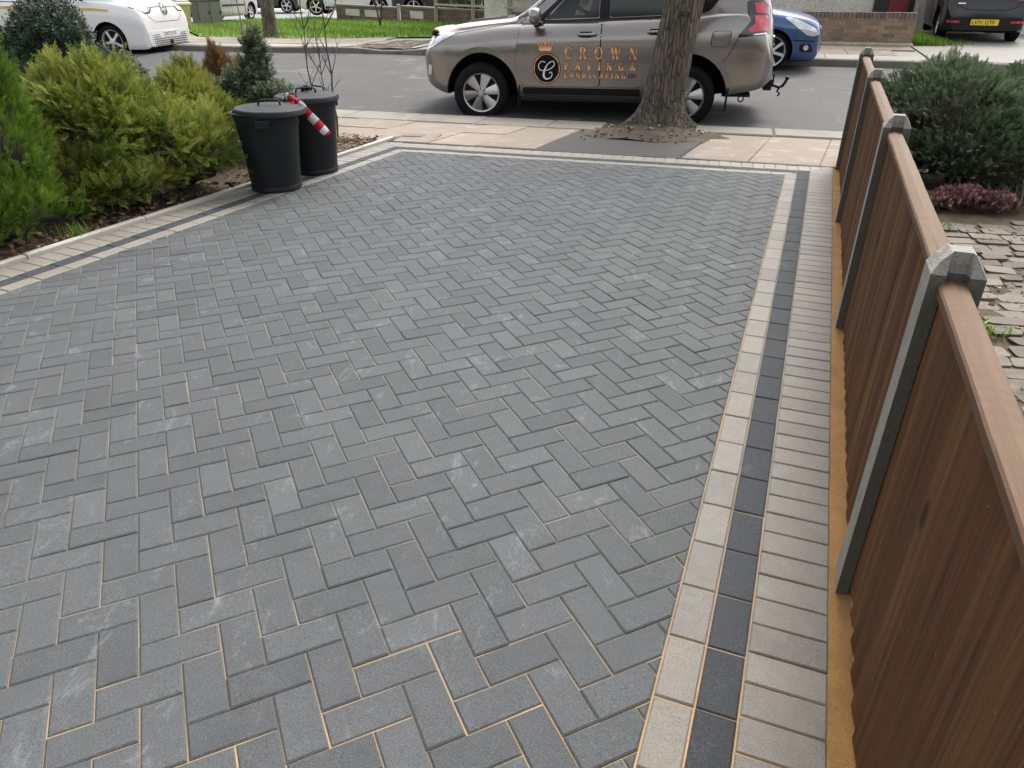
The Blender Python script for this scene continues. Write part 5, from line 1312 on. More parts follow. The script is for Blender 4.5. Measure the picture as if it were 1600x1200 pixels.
# silver people carrier, far left
M_silver = paint('silver_paint', (.46, .45, .42), .45, .3)
def build_silver():
    L0, L1, hw, wb = -.82, 3.24, .85, 2.63
    sp = hatch_spec(L0, L1, hw, .98, 1.02, 1.64, 1.05, .19, .35, 1.05)
    hd = np.array([.20, .98]); hd /= np.linalg.norm(hd); rt = np.array([hd[1], -hd[0]])
    fr = np.array([-10.66, 33.25]) - rt * .78; rear = fr - hd * wb
    root, car, body = simple_car('people_carrier', 'silver people carrier with a yellow rear plate, parked behind the grey cabinet', sp, M_silver, wb, ((fr[0], fr[1], 0), (rear[0], rear[1], 0)), .31, .20, 'R', ('slim', 5, M_alloyw), hatch_glass(L0, L1, hw, 1.02, 1.64, .35, 1.05, wb, 1.05))
    for side in ('L', 'R'):
        doors_on(car, M_silver, side, [rounded([(.46, .26), (1.50, .26), (1.50, 1.0), (.58, .97), (.44, .7)], .06), rounded([(1.515, .26), (2.10, .26), (2.42, .75), (2.45, 1.02), (1.515, 1.005)], .06)])
        m = MB(); car.patch(None, [(.50, .54), (2.2, .56), (2.2, .62), (.50, .60)], side, None, .014, .1, mb=m); m.build('side_moulding', M_trim, root)
    for sg in (-1, 1): car.patch('tail_lamp', rounded([(sg * .62, .82), (sg * .80, .82), (sg * .78, 1.22), (sg * .68, 1.22)], .02), 'B', M_red, .012, .06)
    car.patch('rear_bumper', rounded([(-.76, .34), (.76, .34), (.78, .58), (-.78, .58)], .04), 'B', plain('grey_bumper', (.16, .16, .16), .5), .012, .08)
    m = MB(); car.patch(None, [(-.26, .63), (.26, .63), (.26, .74), (-.26, .74)], 'B', None, .02, .2, mb=m); m.build('number_plate', M_platey, root)
    m = MB(); strip_patch(car, m, [(-.36, .78), (.36, .78)], .03, 'B', .02); m.build('tailgate_strip', M_chrome, root)
build_silver()
def build_far(name, label, pt, fr, hd, wb=2.6, hw=.87, roof=1.47):
    L0, L1 = -.85, wb + .78; sp = hatch_spec(L0, L1, hw, .92, .98, roof, 1.0, .19, .45, 1.25)
    h_ = np.array(hd) / np.linalg.norm(hd); rear = np.array(fr[:2]) - h_ * wb
    root, car, body = simple_car(name, label, sp, pt, wb, ((fr[0], fr[1], fr[2]), (rear[0], rear[1], fr[2])), .33, .24, 'R', ('slim', 5, M_alloyw), hatch_glass(L0, L1, hw, .98, roof, .45, 1.25, wb, 1.0))
    for side in ('L', 'R'):
        car.patch('headlight', rounded([(-.78, .62), (-.62, .60), (-.22, .84), (-.40, .86), (-.68, .76)], .03), side, M_lens, .008, .06)
        car.patch('sill', [(.40, .20), (wb - .42, .20), (wb - .42, .33), (.40, .31)], side, M_trim, .008, .1)
        doors_on(car, pt, side, [rounded([(.50, .34), (1.50, .34), (1.50, .97), (.60, .94)], .06), rounded([(1.515, .34), (2.10, .34), (2.40, .75), (2.44, 1.0), (1.515, .975)], .06)])
    return root
M_navy = paint('navy_paint', (.014, .017, .026), .2, .2)
build_far('dark_car', 'dark navy car beyond the verge, partly hidden by the leaning street tree trunk', M_navy, (-11.0, 40.6, 0), (1, .02))
build_far('white_car', 'white car behind the low brick wall, only its lower front showing', M_white, (-5.35, 33.9, .16), (1, -.05))
build_far('grey_car', 'dark grey car behind the low brick wall, its front wheel showing', paint('dark_grey_paint', (.03, .033, .037), .3, .25), (-3.80, 32.0, .18), (-1, -.04))
# ================================================================ PLANTS
def quads_mesh(name, V, tone, mat, parent=None, origin=(0, 0, 0), kind=None):
    """V: (n,4,3) array of quads, tone: (n,)"""
    n = len(V); me = bpy.data.meshes.new(name); co = (V.reshape(-1, 3) - np.array(origin)).astype(np.float32)
    me.vertices.add(4 * n); me.vertices.foreach_set('co', co.ravel())
    me.loops.add(4 * n); me.loops.foreach_set('vertex_index', np.arange(4 * n, dtype=np.int32))
    me.polygons.add(n); me.polygons.foreach_set('loop_start', np.arange(n, dtype=np.int32) * 4)
    me.update(calc_edges=True); me.materials.append(mat)
    at = me.attributes.new('tone', 'FLOAT', 'FACE'); at.data.foreach_set('value', np.clip(tone, 0, 1).astype(np.float32))
    o = bpy.data.objects.new(name, me); COL.objects.link(o)
    if parent is not None: o.parent = parent
    return o
def leaf_mat(name, stops, rough=.6, trans=.25):
    t = NT(name); c = t.ramp(t.attr(), stops); nz = t.noise(40, 3, .6)
    c = t.mix(t.ramp(nz, [(.35, .25), (.6, 0)]), c, tuple(x * .6 for x in stops[len(stops) // 2][1]))
    t.base(c); t.set(Roughness=rough, Specular_IOR_Level=.3)
    tl = t.n('BsdfTranslucent'); t.lk(c, tl.inputs[0]); ms = t.n('MixShader'); ms.inputs[0].default_value = trans
    t.lk(t.b.outputs[0], ms.inputs[1]); t.lk(tl.outputs[0], ms.inputs[2]); t.lk(ms.outputs[0], t.o.inputs[0]); return t.m
def kite(p, d, L, w, z=0.0):
    d = np.array(d) / np.linalg.norm(d); s_ = np.array([-d[1], d[0], 0]); p = np.array(p)
    return [p, p + d * L * .45 + s_ * w + np.array([0, 0, z * .4]), p + d * L + np.array([0, 0, z]), p + d * L * .45 - s_ * w + np.array([0, 0, z * .4])]
def frond(npair=7, sub=2, droop=-.16, seed=0, w=.035, spread=.42):
    """flat feathery spray of scale leaves, unit length along x"""
    r = np.random.default_rng(seed); Q, T = [], []
    for k in range(6):
        x0 = k / 6; Q.append(kite((x0, 0, droop * x0 * x0), (1, 0, 0), .2, w * .8, droop * .08)); T.append(x0 * .5 - .25)
    for k in range(npair):
        x = .10 + .82 * k / npair
        for sg in (-1, 1):
            L = spread * (1 - .7 * x) * r.uniform(.8, 1.2); a = sg * r.uniform(.6, .85); d = np.array([math.cos(a), math.sin(a), r.uniform(-.12, .12)])
            p = np.array([x + sg * .02, 0, droop * x * x]); Q.append(kite(p, d, L, w * .8, -.03)); T.append(x * .5 - .15)
            for j in range(sub):
                f_ = (j + 1) / (sub + 1)
                for s2 in (-1, 1):
                    a2 = a + s2 * r.uniform(.5, .8); d2 = np.array([math.cos(a2), math.sin(a2), r.uniform(-.2, .1)])
                    Q.append(kite(p + d * L * f_, d2, L * (.55 - .2 * f_), w * .75, -.02)); T.append(x * .5 + f_ * .25 - .1)
    return np.array(Q), np.array(T)
def needle(n=16, seed=0, ang=.75, w=.055, L=.42):
    """sprig of needles set round a stem, unit length along x"""
    r = np.random.default_rng(seed); Q, T = [], []
    for k in range(n):
        x = .08 + .86 * k / n; a = k * 2.4 + r.uniform(-.3, .3); ll = L * (1.1 - .6 * x) * r.uniform(.8, 1.15)
        d = np.array([math.cos(ang), math.sin(ang) * math.cos(a), math.sin(ang) * math.sin(a)]); s_ = np.cross(d, [1, .2, .1]); s_ /= np.linalg.norm(s_)
        p = np.array([x, 0, 0]); Q.append([p, p + d * ll * .4 + s_ * w, p + d * ll, p + d * ll * .4 - s_ * w]); T.append(.3 * x - .15)
    for k in range(3): Q.append(kite((k / 3, 0, 0), (1, 0, 0), .36, .02)); T.append(-.3)
    return np.array(Q), np.array(T)
def scatter(pos, dirs, scale, tone, templates, r, roll=None):
    """instances of the templates as one array of quads"""
    VS, TS = [], []; which = r.integers(0, len(templates), len(pos))
    for k, (Q, T) in enumerate(templates):
        m = which == k
        if not m.any(): continue
        d = dirs[m] / np.linalg.norm(dirs[m], axis=1, keepdims=True); ref = r.normal(size=d.shape) * (1 if roll is None else roll) + np.array([0, 0, 1.0])
        s_ = np.cross(ref, d); s_ /= np.linalg.norm(s_, axis=1, keepdims=True); n = np.cross(d, s_)
        B = np.stack([d, s_, n], 1)                       # (i,3 axes,3)
        V = np.einsum('qvk,ikj->iqvj', Q, B) * scale[m][:, None, None, None] + pos[m][:, None, None, :]
        VS.append(V.reshape(-1, 4, 3)); TS.append((tone[m][:, None] + T[None, :]).ravel())
    return np.concatenate(VS), np.concatenate(TS)
def lumpy(r, n=7, amp=.12):
    k = r.normal(size=(n, 3)) * 2.6; ph = r.uniform(0, 6.28, n); a = amp * r.uniform(.4, 1, n)
    k2 = r.normal(size=(n, 3)) * 6.5; ph2 = r.uniform(0, 6.28, n)
    return lambda u: 1 + (np.sin(u @ k.T + ph) * a).sum(1) * .55 + (np.sin(u @ k2.T + ph2) * a).sum(1) * .22
def mound(r, cen, rad, n, depth=(.72, 1.03), rot=0.0, zmin=.03, amp=.12, cone=0.0, full=False):
    """points on a lumpy ellipsoid, with outward directions"""
    u = r.normal(size=(n, 3)); u /= np.linalg.norm(u, axis=1, keepdims=True)
    if not full: u[:, 2] = np.where(u[:, 2] < -.35, -u[:, 2], u[:, 2])
    f = lumpy(r, amp=amp)(u) * r.uniform(*depth, n)
    p = u * np.array(rad) * f[:, None]
    if cone:
        tz = np.clip((p[:, 2] + rad[2]) / (2 * rad[2]), 0, 1); p[:, :2] *= (1 - cone * tz)[:, None] * (1 + cone * .35)
    c, s_ = math.cos(rot), math.sin(rot); p = np.stack([p[:, 0] * c - p[:, 1] * s_, p[:, 0] * s_ + p[:, 1] * c, p[:, 2]], 1)
    nr = u / np.array(rad); nr = np.stack([nr[:, 0] * c - nr[:, 1] * s_, nr[:, 0] * s_ + nr[:, 1] * c, nr[:, 2]], 1); nr /= np.linalg.norm(nr, axis=1, keepdims=True)
    p = p + np.array(cen); k = p[:, 2] > zmin
    return p[k], nr[k], f[k]
def cell_noise(p, scale, r, n=9):
    k = r.normal(size=(n, 3)) * scale; ph = r.uniform(0, 6.28, n); return np.sin(p @ k.T + ph).mean(1) * 1.6
M_twig = plain('brown_twig', (.085, .055, .038), .9, vary=.3); M_greytwig = plain('grey_twig', (.20, .16, .125), .9, vary=.25); M_inner = plain('shaded_inner_twigs', (.030, .024, .014), .95, vary=.4)
def stems(name, root, base, tips, r0, mat, r, sides=2):
    mb = MB(); b = Vector(base)
    for tp in tips:
        q = Vector(tp); mid = b.lerp(q, .5) + Vector((r.normal() * .04, r.normal() * .04, .02)); mb.tube([b, b.lerp(mid, .6), mid, mid.lerp(q, .6), q], [r0, r0 * .85, r0 * .6, r0 * .4, r0 * .15], 6)
    mb.v = [(v[0] - root.location[0], v[1] - root.location[1], v[2] - root.location[2]) for v in mb.v]
    return mb.build(name, mat, root, smooth=True)
def shrub(name, label, cat, base, lobes, templates, mat, n, size, seed, tonef, up=.5, out=.7, jit=.45, group=None, stem_mat=M_twig, zmin=.03, droop=0.0, roll=None, inner=.35, amp=.12, core=True):
    r = np.random.default_rng(seed); root = thing(name, label, cat, base, 0, group)
    P, D, S, T = [], [], [], []; tips = []
    tot = sum(l[1][0] * l[1][1] + l[1][0] * l[1][2] for l in lobes)
    for cen, rad, rot, cone in lobes:
        k = int(n * (rad[0] * rad[1] + rad[0] * rad[2]) / tot)
        for part, dep, sc in ((1.0, (.86, 1.04), 1.0), (inner, (.55, .88), 1.1)):
            p, nr, f = mound(r, cen, rad, int(k * part), dep, rot, zmin, amp, cone)
            d = nr * out + np.array([0, 0, up]) + r.normal(size=p.shape) * jit * .6; d[:, 2] -= droop * np.clip(1 - nr[:, 2], 0, 1)
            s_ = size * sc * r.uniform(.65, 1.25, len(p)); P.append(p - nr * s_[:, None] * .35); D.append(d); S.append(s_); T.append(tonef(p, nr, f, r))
        for q in range(7):
            u = r.normal(size=3); u[2] = abs(u[2]) + .3; u /= np.linalg.norm(u); tips.append(tuple(np.array(cen) + u * np.array(rad) * .8))
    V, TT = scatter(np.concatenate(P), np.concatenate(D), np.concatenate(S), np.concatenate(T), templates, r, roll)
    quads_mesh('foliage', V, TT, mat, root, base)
    bo = stems('branches', root, (base[0], base[1], base[2] - .03), tips, .018, stem_mat, r)
    if core:        # dead, twiggy inside of a dense conifer; dark blob painting shade into the gaps
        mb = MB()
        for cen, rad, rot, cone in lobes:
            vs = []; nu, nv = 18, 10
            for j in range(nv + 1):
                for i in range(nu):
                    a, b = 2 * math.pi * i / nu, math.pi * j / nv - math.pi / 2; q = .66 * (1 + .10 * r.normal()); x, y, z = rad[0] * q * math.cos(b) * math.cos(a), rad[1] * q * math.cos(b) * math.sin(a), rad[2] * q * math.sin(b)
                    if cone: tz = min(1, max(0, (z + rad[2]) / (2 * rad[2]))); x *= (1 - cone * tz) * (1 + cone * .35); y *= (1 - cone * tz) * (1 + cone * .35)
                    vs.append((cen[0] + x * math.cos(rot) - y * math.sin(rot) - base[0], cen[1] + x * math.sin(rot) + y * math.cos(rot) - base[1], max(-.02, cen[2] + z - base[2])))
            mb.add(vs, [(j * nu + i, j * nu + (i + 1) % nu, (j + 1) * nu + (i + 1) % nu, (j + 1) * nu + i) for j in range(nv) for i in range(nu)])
        mb.build('shaded_inner_twigs', M_inner, root)
    return root
FR = [frond(7, 2, -.14, i) for i in range(3)]; FRj = [frond(5, 1, -.05, 50 + i, .052) for i in range(4)]; FRg = [frond(7, 1, -.16, 30 + i, .019, .30) for i in range(4)]; FRs = [frond(5, 1, -.08, 10 + i, .05) for i in range(3)]; ND = [needle(18, i, .75, .034, .40) for i in range(4)]; NDs = [needle(14, 5 + i, .95, .05, .5) for i in range(3)]

# golden conifer beside the bins
M_goldl = leaf_mat('golden_conifer_leaf', [(0, (.16, .070, .020)), (.16, (.125, .085, .022)), (.34, (.042, .085, .013)), (.54, (.100, .168, .022)), (.78, (.225, .285, .040)), (1, (.42, .38, .10))])
def tone_gold(p, nr, f, r):
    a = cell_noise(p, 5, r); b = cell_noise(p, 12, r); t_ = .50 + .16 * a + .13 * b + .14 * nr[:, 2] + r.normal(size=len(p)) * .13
    brown = (cell_noise(p, 4.2, np.random.default_rng(4)) > .52) & (r.random(len(p)) < .75); t_[brown] = r.uniform(0, .2, brown.sum()); return t_
ang_b = math.atan2(LBD[1], LBD[0])
shrub('golden_conifer', 'spreading golden-green conifer overhanging the driveway edging, left of the bins', 'conifer', (-2.95, 5.75, 0), [((-3.17, 5.62, .50), (.52, .48, .54), 0, .12), ((-2.95, 5.80, .42), (.58, .50, .43), 0, .1), ((-2.64, 6.06, .30), (.40, .42, .32), 0, .1), ((-2.90, 5.60, .17), (.62, .40, .22), ang_b, 0), ((-3.2, 5.25, .25), (.35, .3, .3), 0, 0)], FRg, M_goldl, 12500, .125, 21, tone_gold, .42, .72, .72, amp=.30, inner=.2)
shrub('golden_conifer', 'smaller golden conifer behind the larger one, beside the browned conifer', 'conifer', (-2.95, 7.05, 0), [((-2.93, 7.02, .42), (.42, .42, .42), 0, .25)], FRg, M_goldl, 3000, .12, 22, tone_gold, .55, .65, .6, amp=.2)
# upright bright green conifer at the left edge
M_thuja = leaf_mat('green_conifer_leaf', [(0, (.026, .060, .008)), (.35, (.052, .118, .011)), (.65, (.105, .195, .018)), (.88, (.185, .265, .028)), (1, (.30, .31, .06))])
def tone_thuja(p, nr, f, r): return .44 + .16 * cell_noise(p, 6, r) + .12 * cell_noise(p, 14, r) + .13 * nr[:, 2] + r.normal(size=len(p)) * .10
shrub('upright_conifer', 'dense bright green upright conifer at the left edge of the picture', 'conifer', (-3.52, 4.95, 0), [((-3.60, 4.86, .62), (.56, .56, .90), 0, .15), ((-3.50, 4.62, .20), (.48, .44, .28), 0, 0)], FRg, M_thuja, 12500, .100, 23, tone_thuja, .75, .55, .5, amp=.24, inner=.2)
# dark spruce behind
M_spruce = leaf_mat('spruce_needle', [(0, (.010, .020, .012)), (.5, (.022, .045, .022)), (1, (.06, .10, .045))], .55, .1)
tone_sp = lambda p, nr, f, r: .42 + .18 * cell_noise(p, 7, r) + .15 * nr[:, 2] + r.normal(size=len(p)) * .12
shrub('dwarf_spruce', 'dark green dwarf spruce in front of the white van', 'spruce', (-4.4, 7.65, 0), [((-4.42, 7.65, .78), (.42, .42, .52), 0, .1), ((-4.35, 7.5, .42), (.6, .5, .5), 0, 0), ((-3.98, 7.55, .50), (.42, .36, .44), 0, .25)], NDs, M_spruce, 3800, .115, 24, tone_sp, .35, .8, .5, amp=.2)
# browned conifer and the blue-green juniper behind the bins
M_brown = leaf_mat('browned_leaf', [(0, (.10, .048, .022)), (.5, (.20, .105, .052)), (.85, (.27, .17, .085)), (1, (.17, .16, .06))])
shrub('browned_conifer', 'brown dried-out pointed conifer behind the golden ones', 'conifer', (-2.98, 7.95, 0), [((-2.98, 7.95, .46), (.27, .27, .48), 0, .5), ((-2.70, 7.95, .44), (.19, .20, .43), 0, .3)], FRg, M_brown, 2600, .085, 25, lambda p, nr, f, r: .45 + .2 * cell_noise(p, 8, r) + .35 * (p[:, 0] > -2.78) + r.normal(size=len(p)) * .15, .7, .5, .4, amp=.15)
M_blueg = leaf_mat('juniper_leaf', [(0, (.028, .046, .028)), (.4, (.070, .105, .060)), (.7, (.125, .165, .088)), (1, (.25, .26, .13))])
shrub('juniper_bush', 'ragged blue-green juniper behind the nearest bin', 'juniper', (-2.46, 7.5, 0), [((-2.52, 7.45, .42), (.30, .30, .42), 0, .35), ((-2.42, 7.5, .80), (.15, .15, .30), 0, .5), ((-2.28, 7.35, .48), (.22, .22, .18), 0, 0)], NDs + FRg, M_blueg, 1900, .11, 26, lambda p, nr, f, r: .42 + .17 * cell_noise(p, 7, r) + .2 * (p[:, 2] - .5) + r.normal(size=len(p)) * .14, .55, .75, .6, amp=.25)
# dark green juniper in the neighbour's garden
M_jun = leaf_mat('dark_juniper_leaf', [(0, (.022, .042, .026)), (.4, (.058, .098, .060)), (.72, (.110, .165, .090)), (1, (.23, .26, .14))], .5, .15)
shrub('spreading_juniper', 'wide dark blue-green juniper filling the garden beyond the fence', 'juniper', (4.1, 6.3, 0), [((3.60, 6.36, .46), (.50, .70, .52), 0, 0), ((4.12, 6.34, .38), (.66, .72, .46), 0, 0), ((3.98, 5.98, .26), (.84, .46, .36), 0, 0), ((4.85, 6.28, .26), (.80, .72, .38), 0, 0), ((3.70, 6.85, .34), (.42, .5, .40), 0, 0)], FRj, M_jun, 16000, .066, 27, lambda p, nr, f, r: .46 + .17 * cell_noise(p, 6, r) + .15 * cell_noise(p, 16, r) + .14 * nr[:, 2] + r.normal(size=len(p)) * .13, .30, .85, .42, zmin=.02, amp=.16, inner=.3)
# heather, dried stems, strap-leaved plant, weeds
M_heath = leaf_mat('heather_leaf', [(0, (.050, .060, .022)), (.25, (.14, .085, .045)), (.40, (.20, .12, .075)), (.5, (.40, .15, .20)), (.75, (.60, .25, .36)), (1, (.75, .52, .58))], .6, .2)
th_ = lambda p, nr, f, r: np.where(r.random(len(p)) < np.clip(.12 + 2.4 * (p[:, 2] - .06) + .55 * cell_noise(p, 9, r), .03, .85), r.uniform(.5, 1, len(p)), r.uniform(0, .4, len(p)))
shrub('heather', 'low pink-flowering heather between the juniper and the cobbled path', 'heather', (3.45, 5.48, 0), [((3.40, 5.50, .05), (.24, .13, .11), -.1, 0), ((3.64, 5.44, .04), (.19, .13, .10), 0, 0), ((3.16, 5.50, .04), (.12, .10, .07), 0, 0)], NDs, M_heath, 1400, .045, 28, th_, .9, .4, .5, zmin=.0, core=False)
r = np.random.default_rng(31)
def tuft(name, label, cat, loc, n, L, mat, w=.006, spread=.5, lean=.6, group=None, rad=.05, tone0=.5):
    Q, T = [], []
    for k in range(n):
        a = r.uniform(0, 6.28); le = r.uniform(.25, lean); ll = L * r.uniform(.55, 1.1); b = np.array(loc) + np.array([r.normal() * rad, r.normal() * rad, 0]); d = np.array([math.cos(a), math.sin(a), 0]); s_ = np.array([-d[1], d[0], 0]) * w; tn = tone0 + r.normal() * .18
        pts = [b + d * ll * le * q ** 1.7 + np.array([0, 0, ll * (q - le * .45 * q * q)]) for q in (0, .35, .7, 1)]
        for i in range(3):
            w0, w1 = (1 - i * .25), (1 - (i + 1) * .31); Q.append([pts[i] - s_ * w0, pts[i] + s_ * w0, pts[i + 1] + s_ * w1, pts[i + 1] - s_ * w1]); T.append(tn + i * .06)
    o = quads_mesh(name, np.array(Q), np.array(T), mat, None, loc); o.location = loc
    return tag(o, label, cat, group)
M_grass = leaf_mat('grass_blade', [(0, (.060, .115, .014)), (.5, (.135, .235, .022)), (1, (.27, .38, .06))], .5, .3)
M_straw = leaf_mat('straw_blade', [(0, (.10, .10, .04)), (.5, (.22, .21, .10)), (1, (.42, .38, .22))], .6, .3)
M_strap = leaf_mat('strap_leaf', [(0, (.05, .09, .02)), (.5, (.12, .18, .04)), (1, (.32, .36, .12))], .45, .3)
tuft('grass_tuft', 'small bright green grass tuft in the bare soil below the upright conifer', 'grass tuft', (-2.98, 4.80, .01), 70, .13, M_grass, .003, lean=.7)
tuft('grass_tuft', 'yellowish grass tuft at the pavement edge beside the rear bin', 'grass tuft', (-1.86, 8.02, .0), 90, .16, M_straw, .004, lean=.8, rad=.08, tone0=.35)
tuft('strap_leaf_plant', 'strap-leaved green plant behind the wide juniper', 'plant', (4.55, 7.0, .0), 34, 1.05, M_strap, .016, lean=.75, rad=.06)
tuft('dried_plant', 'pale dried plant with limp grey leaves beside the heather', 'plant', (4.05, 5.72, .0), 90, .34, leaf_mat('dry_leaf', [(0, (.16, .13, .09)), (.6, (.33, .29, .23)), (1, (.52, .48, .42))], .8, .2), .006, lean=.9, rad=.07)
tuft('weed', 'leafy green weed between the cobbles by the fence', 'weed', (2.33, 3.30, .0), 60, .10, M_grass, .010, lean=.9, rad=.05)
tuft('weed', 'small green weed at the foot of the fence beyond the cobbles, next to the heather', 'weed', (3.02, 4.98, .0), 30, .07, M_grass, .008, lean=.9, rad=.04)

# bare stems
def bare(name, label, cat, base, stems_, mat, seed, group=None, twigs=6, tw=.28):
    rr = np.random.default_rng(seed); root = thing(name, label, cat, base, 0, group)
    for (dx, dy, tx, ty, h_, r0) in stems_:
        mb = MB(); pts = []
        for k in range(9):
            q = k / 8; pts.append(Vector((dx + (tx - dx) * q + rr.normal() * .010, dy + (ty - dy) * q + rr.normal() * .010, h_ * q)))
        mb.tube(pts, [r0 * (1 - .75 * k / 8) for k in range(9)], 6)
        for k in range(twigs):
            i = int(rr.integers(2, 8)); a = rr.uniform(0, 6.28); L = tw * rr.uniform(.5, 1.2); p = pts[i]; d = Vector((math.cos(a) * .55, math.sin(a) * .55, .85)).normalized()
            q1 = p + d * L * .5 + Vector((rr.normal() * .012, rr.normal() * .012, 0)); q2 = p + d * L + Vector((0, 0, .03)); mb.tube([p, q1, q2], [r0 * .42, r0 * .32, r0 * .15], 5)
            for m in range(3):
                b_ = rr.uniform(.3, .9); o = p.lerp(q2, b_); d2 = (d + Vector((rr.normal() * .6, rr.normal() * .6, .1))).normalized(); mb.tube([o, o + d2 * L * .4], [r0 * .22, r0 * .10], 4)
        mb.build('stem', mat, root, smooth=True)
    return root
M_birch = plain('dark_bark', (.075, .052, .042), .85, vary=.25)
bare('bare_sapling', 'thin bare sapling with fine twigs behind the rear bin', 'sapling', (-2.0, 8.20, 0), [(-.10, .0, -.14, .02, 1.45, .011), (.02, .02, -.02, .03, 1.30, .008), (.12, -.02, .08, .02, 1.75, .013)], M_birch, 41, twigs=10, tw=.34)
bare('bare_sapling', 'pair of slim pale bare stems rising beside the browned conifer', 'sapling', (-2.85, 8.6, 0), [(.02, 0, -.10, .05, 1.9, .013), (.0, .03, .06, .02, 1.9, .010)], M_greytwig, 42, twigs=3, tw=.25)
bare('dry_branch', 'dry pale twig hanging out of the blue-green juniper', 'twig', (-2.22, 7.4, .45), [(0, 0, .35, .05, .28, .006), (0, 0, .25, -.1, .10, .005)], M_greytwig, 43, twigs=4, tw=.14)

# ---------------------------------------------------------------- trees
t = NT('tree_bark'); st_ = t.coord((14, 14, 2.0)); n1 = t.noise(1, 6, .7, (14, 14, 1.8), .8); n2 = t.noise(60, 4, .7); v1 = t.vor(1.0, 'DISTANCE_TO_EDGE', (26, 26, 3.2)); n3 = t.noise(2.5, 5, .65)
c = t.ramp(n1, [(.32, (.062, .050, .037)), (.5, (.130, .108, .082)), (.68, (.215, .182, .140))]); c = t.mix(t.ramp(v1, [(.02, .75), (.12, 0)]), c, (.030, .024, .018))
c = t.mix(t.ramp(n3, [(.55, 0), (.70, .45)]), c, (.115, .112, .070)); c = t.mix(t.ramp(n2, [(.62, 0), (.75, .4)]), c, (.25, .22, .18))
t.base(c); t.set(Roughness=.95); t.bump(t.mix(.5, t.ramp(v1, [(0, 0), (.2, 1)]), n1), 1.0, .035); M_barkm = t.m
def tree(label, base, path, radf, lobes, limbs, seed, seg=72, hgt=3.0, dz=.035, mat=M_barkm, name='street_tree', top=True):
    rr = np.random.default_rng(seed); root = thing(name, label, 'tree', base, 0, 'street trees')
    zs = list(np.arange(-.12, .5, .03)) + list(np.arange(.5, hgt + .01, .08)); vs = []; ph = rr.uniform(0, 6.28, 6)
    for z in zs:
        cx, cy = lerp_list([(p[0], p[1]) for p in path], z), lerp_list([(p[0], p[2]) for p in path], z); r0 = lerp_list(radf, z)
        for k in range(seg):
            a = 2 * math.pi * k / seg; rr_ = r0
            for (la, lw, lamp, lh) in lobes:
                da = (a - la + math.pi) % (2 * math.pi) - math.pi; rr_ += lamp * math.exp(-(da / lw) ** 2) * math.exp(-max(z + .05, 0) / lh)
            rr_ += dz * r0 * (math.sin(a * 5 + ph[0] + z * 1.2) + .7 * math.sin(a * 9 + ph[1] - z * 2) + .55 * math.sin(a * 17 + ph[2] + z * 1.5) + .5 * math.sin(a * 26 + ph[3] + 1.3 * math.sin(z * 4)))
            rr_ += r0 * .012 * rr.normal()
            vs.append((cx + rr_ * math.cos(a), cy + rr_ * math.sin(a), z))
    n = len(zs); fs = [(i * seg + k, i * seg + (k + 1) % seg, (i + 1) * seg + (k + 1) % seg, (i + 1) * seg + k) for i in range(n - 1) for k in range(seg)] + [tuple(range((n - 1) * seg, n * seg))]
    MB().add(vs, fs).build('trunk', mat, root, smooth=True)
    tx, ty = lerp_list([(p[0], p[1]) for p in path], hgt), lerp_list([(p[0], p[2]) for p in path], hgt)
    m = MB(); rt = lerp_list(radf, hgt)
    def grow(p, d, L, r0, depth):
        pts = [p]; q = p
        for k in range(4): d = (d + Vector((rr.normal() * .13, rr.normal() * .13, .06))).normalized(); q = q + d * L / 4; pts.append(q)
        m.tube(pts, [r0 * (1 - .13 * k) for k in range(5)], 8 if depth < 2 else 5)
        if depth < 3:
            for k in range(3): grow(pts[int(rr.integers(2, 5))], (d + Vector((rr.normal() * .55, rr.normal() * .55, .15))).normalized(), L * .68, r0 * .45, depth + 1)
    for k in range(limbs):
        a = 2 * math.pi * k / limbs + .4; grow(Vector((tx, ty, hgt - .15)), Vector((math.cos(a) * .6, math.sin(a) * .6, .9)).normalized(), 1.5, rt * .55, 0)
    m.build('limbs', mat, root, smooth=True)
    return root
tb = st(a_of(1.90, 9.66), 2.36, -.085)
tr = tree('thick leaning street tree trunk with flared roots in front of the bronze off-roader', tb, [(-.2, 0, 0), (0, 0, 0), (.3, .0, 0), (1.4, .14, .03), (3, .42, .1)], [(-.2, .36), (0, .315), (.12, .275), (.3, .245), (.7, .228), (1.4, .225), (2.6, .24), (3, .25)], [(math.pi * 1.05, .26, .36, .16), (math.pi * 1.30, .25, .20, .10), (-.15, .26, .26, .11), (-1.2, .35, .10, .10), (math.pi * .55, .4, .15, .15)], 5, 51, hgt=3.0)
m = MB(); m.lathe([(.001, .055), (.03, .05), (.055, .02), (.06, -.02), (.05, -.06)], 12, M=Matrix.Translation((.10, -.215, 1.30)) @ Matrix.Rotation(R(80), 4, 'X')); m.build('branch_stub', M_barkm, tr, smooth=True)
tree('grey-brown street tree trunk on the verge behind the white van\'s nose', (-6.45, 21.5, .12), [(-.2, 0, 0), (0, 0, 0), (3, -.05, .1)], [(-.2, .25), (0, .22), (.25, .175), (1, .165), (3, .16)], [(0.2, .4, .10, .15), (2.5, .4, .08, .15), (-1.8, .4, .08, .15)], 4, 52, 48)
bare('young_tree', 'young forked tree with two dark stems on the grass verge', 'tree', (-4.05, 24.8, .21), [(0, 0, -.25, 0, 1.6, .035), (0, 0, .28, .05, 1.7, .035)], M_birch, 44, 'street trees', 6, .5)
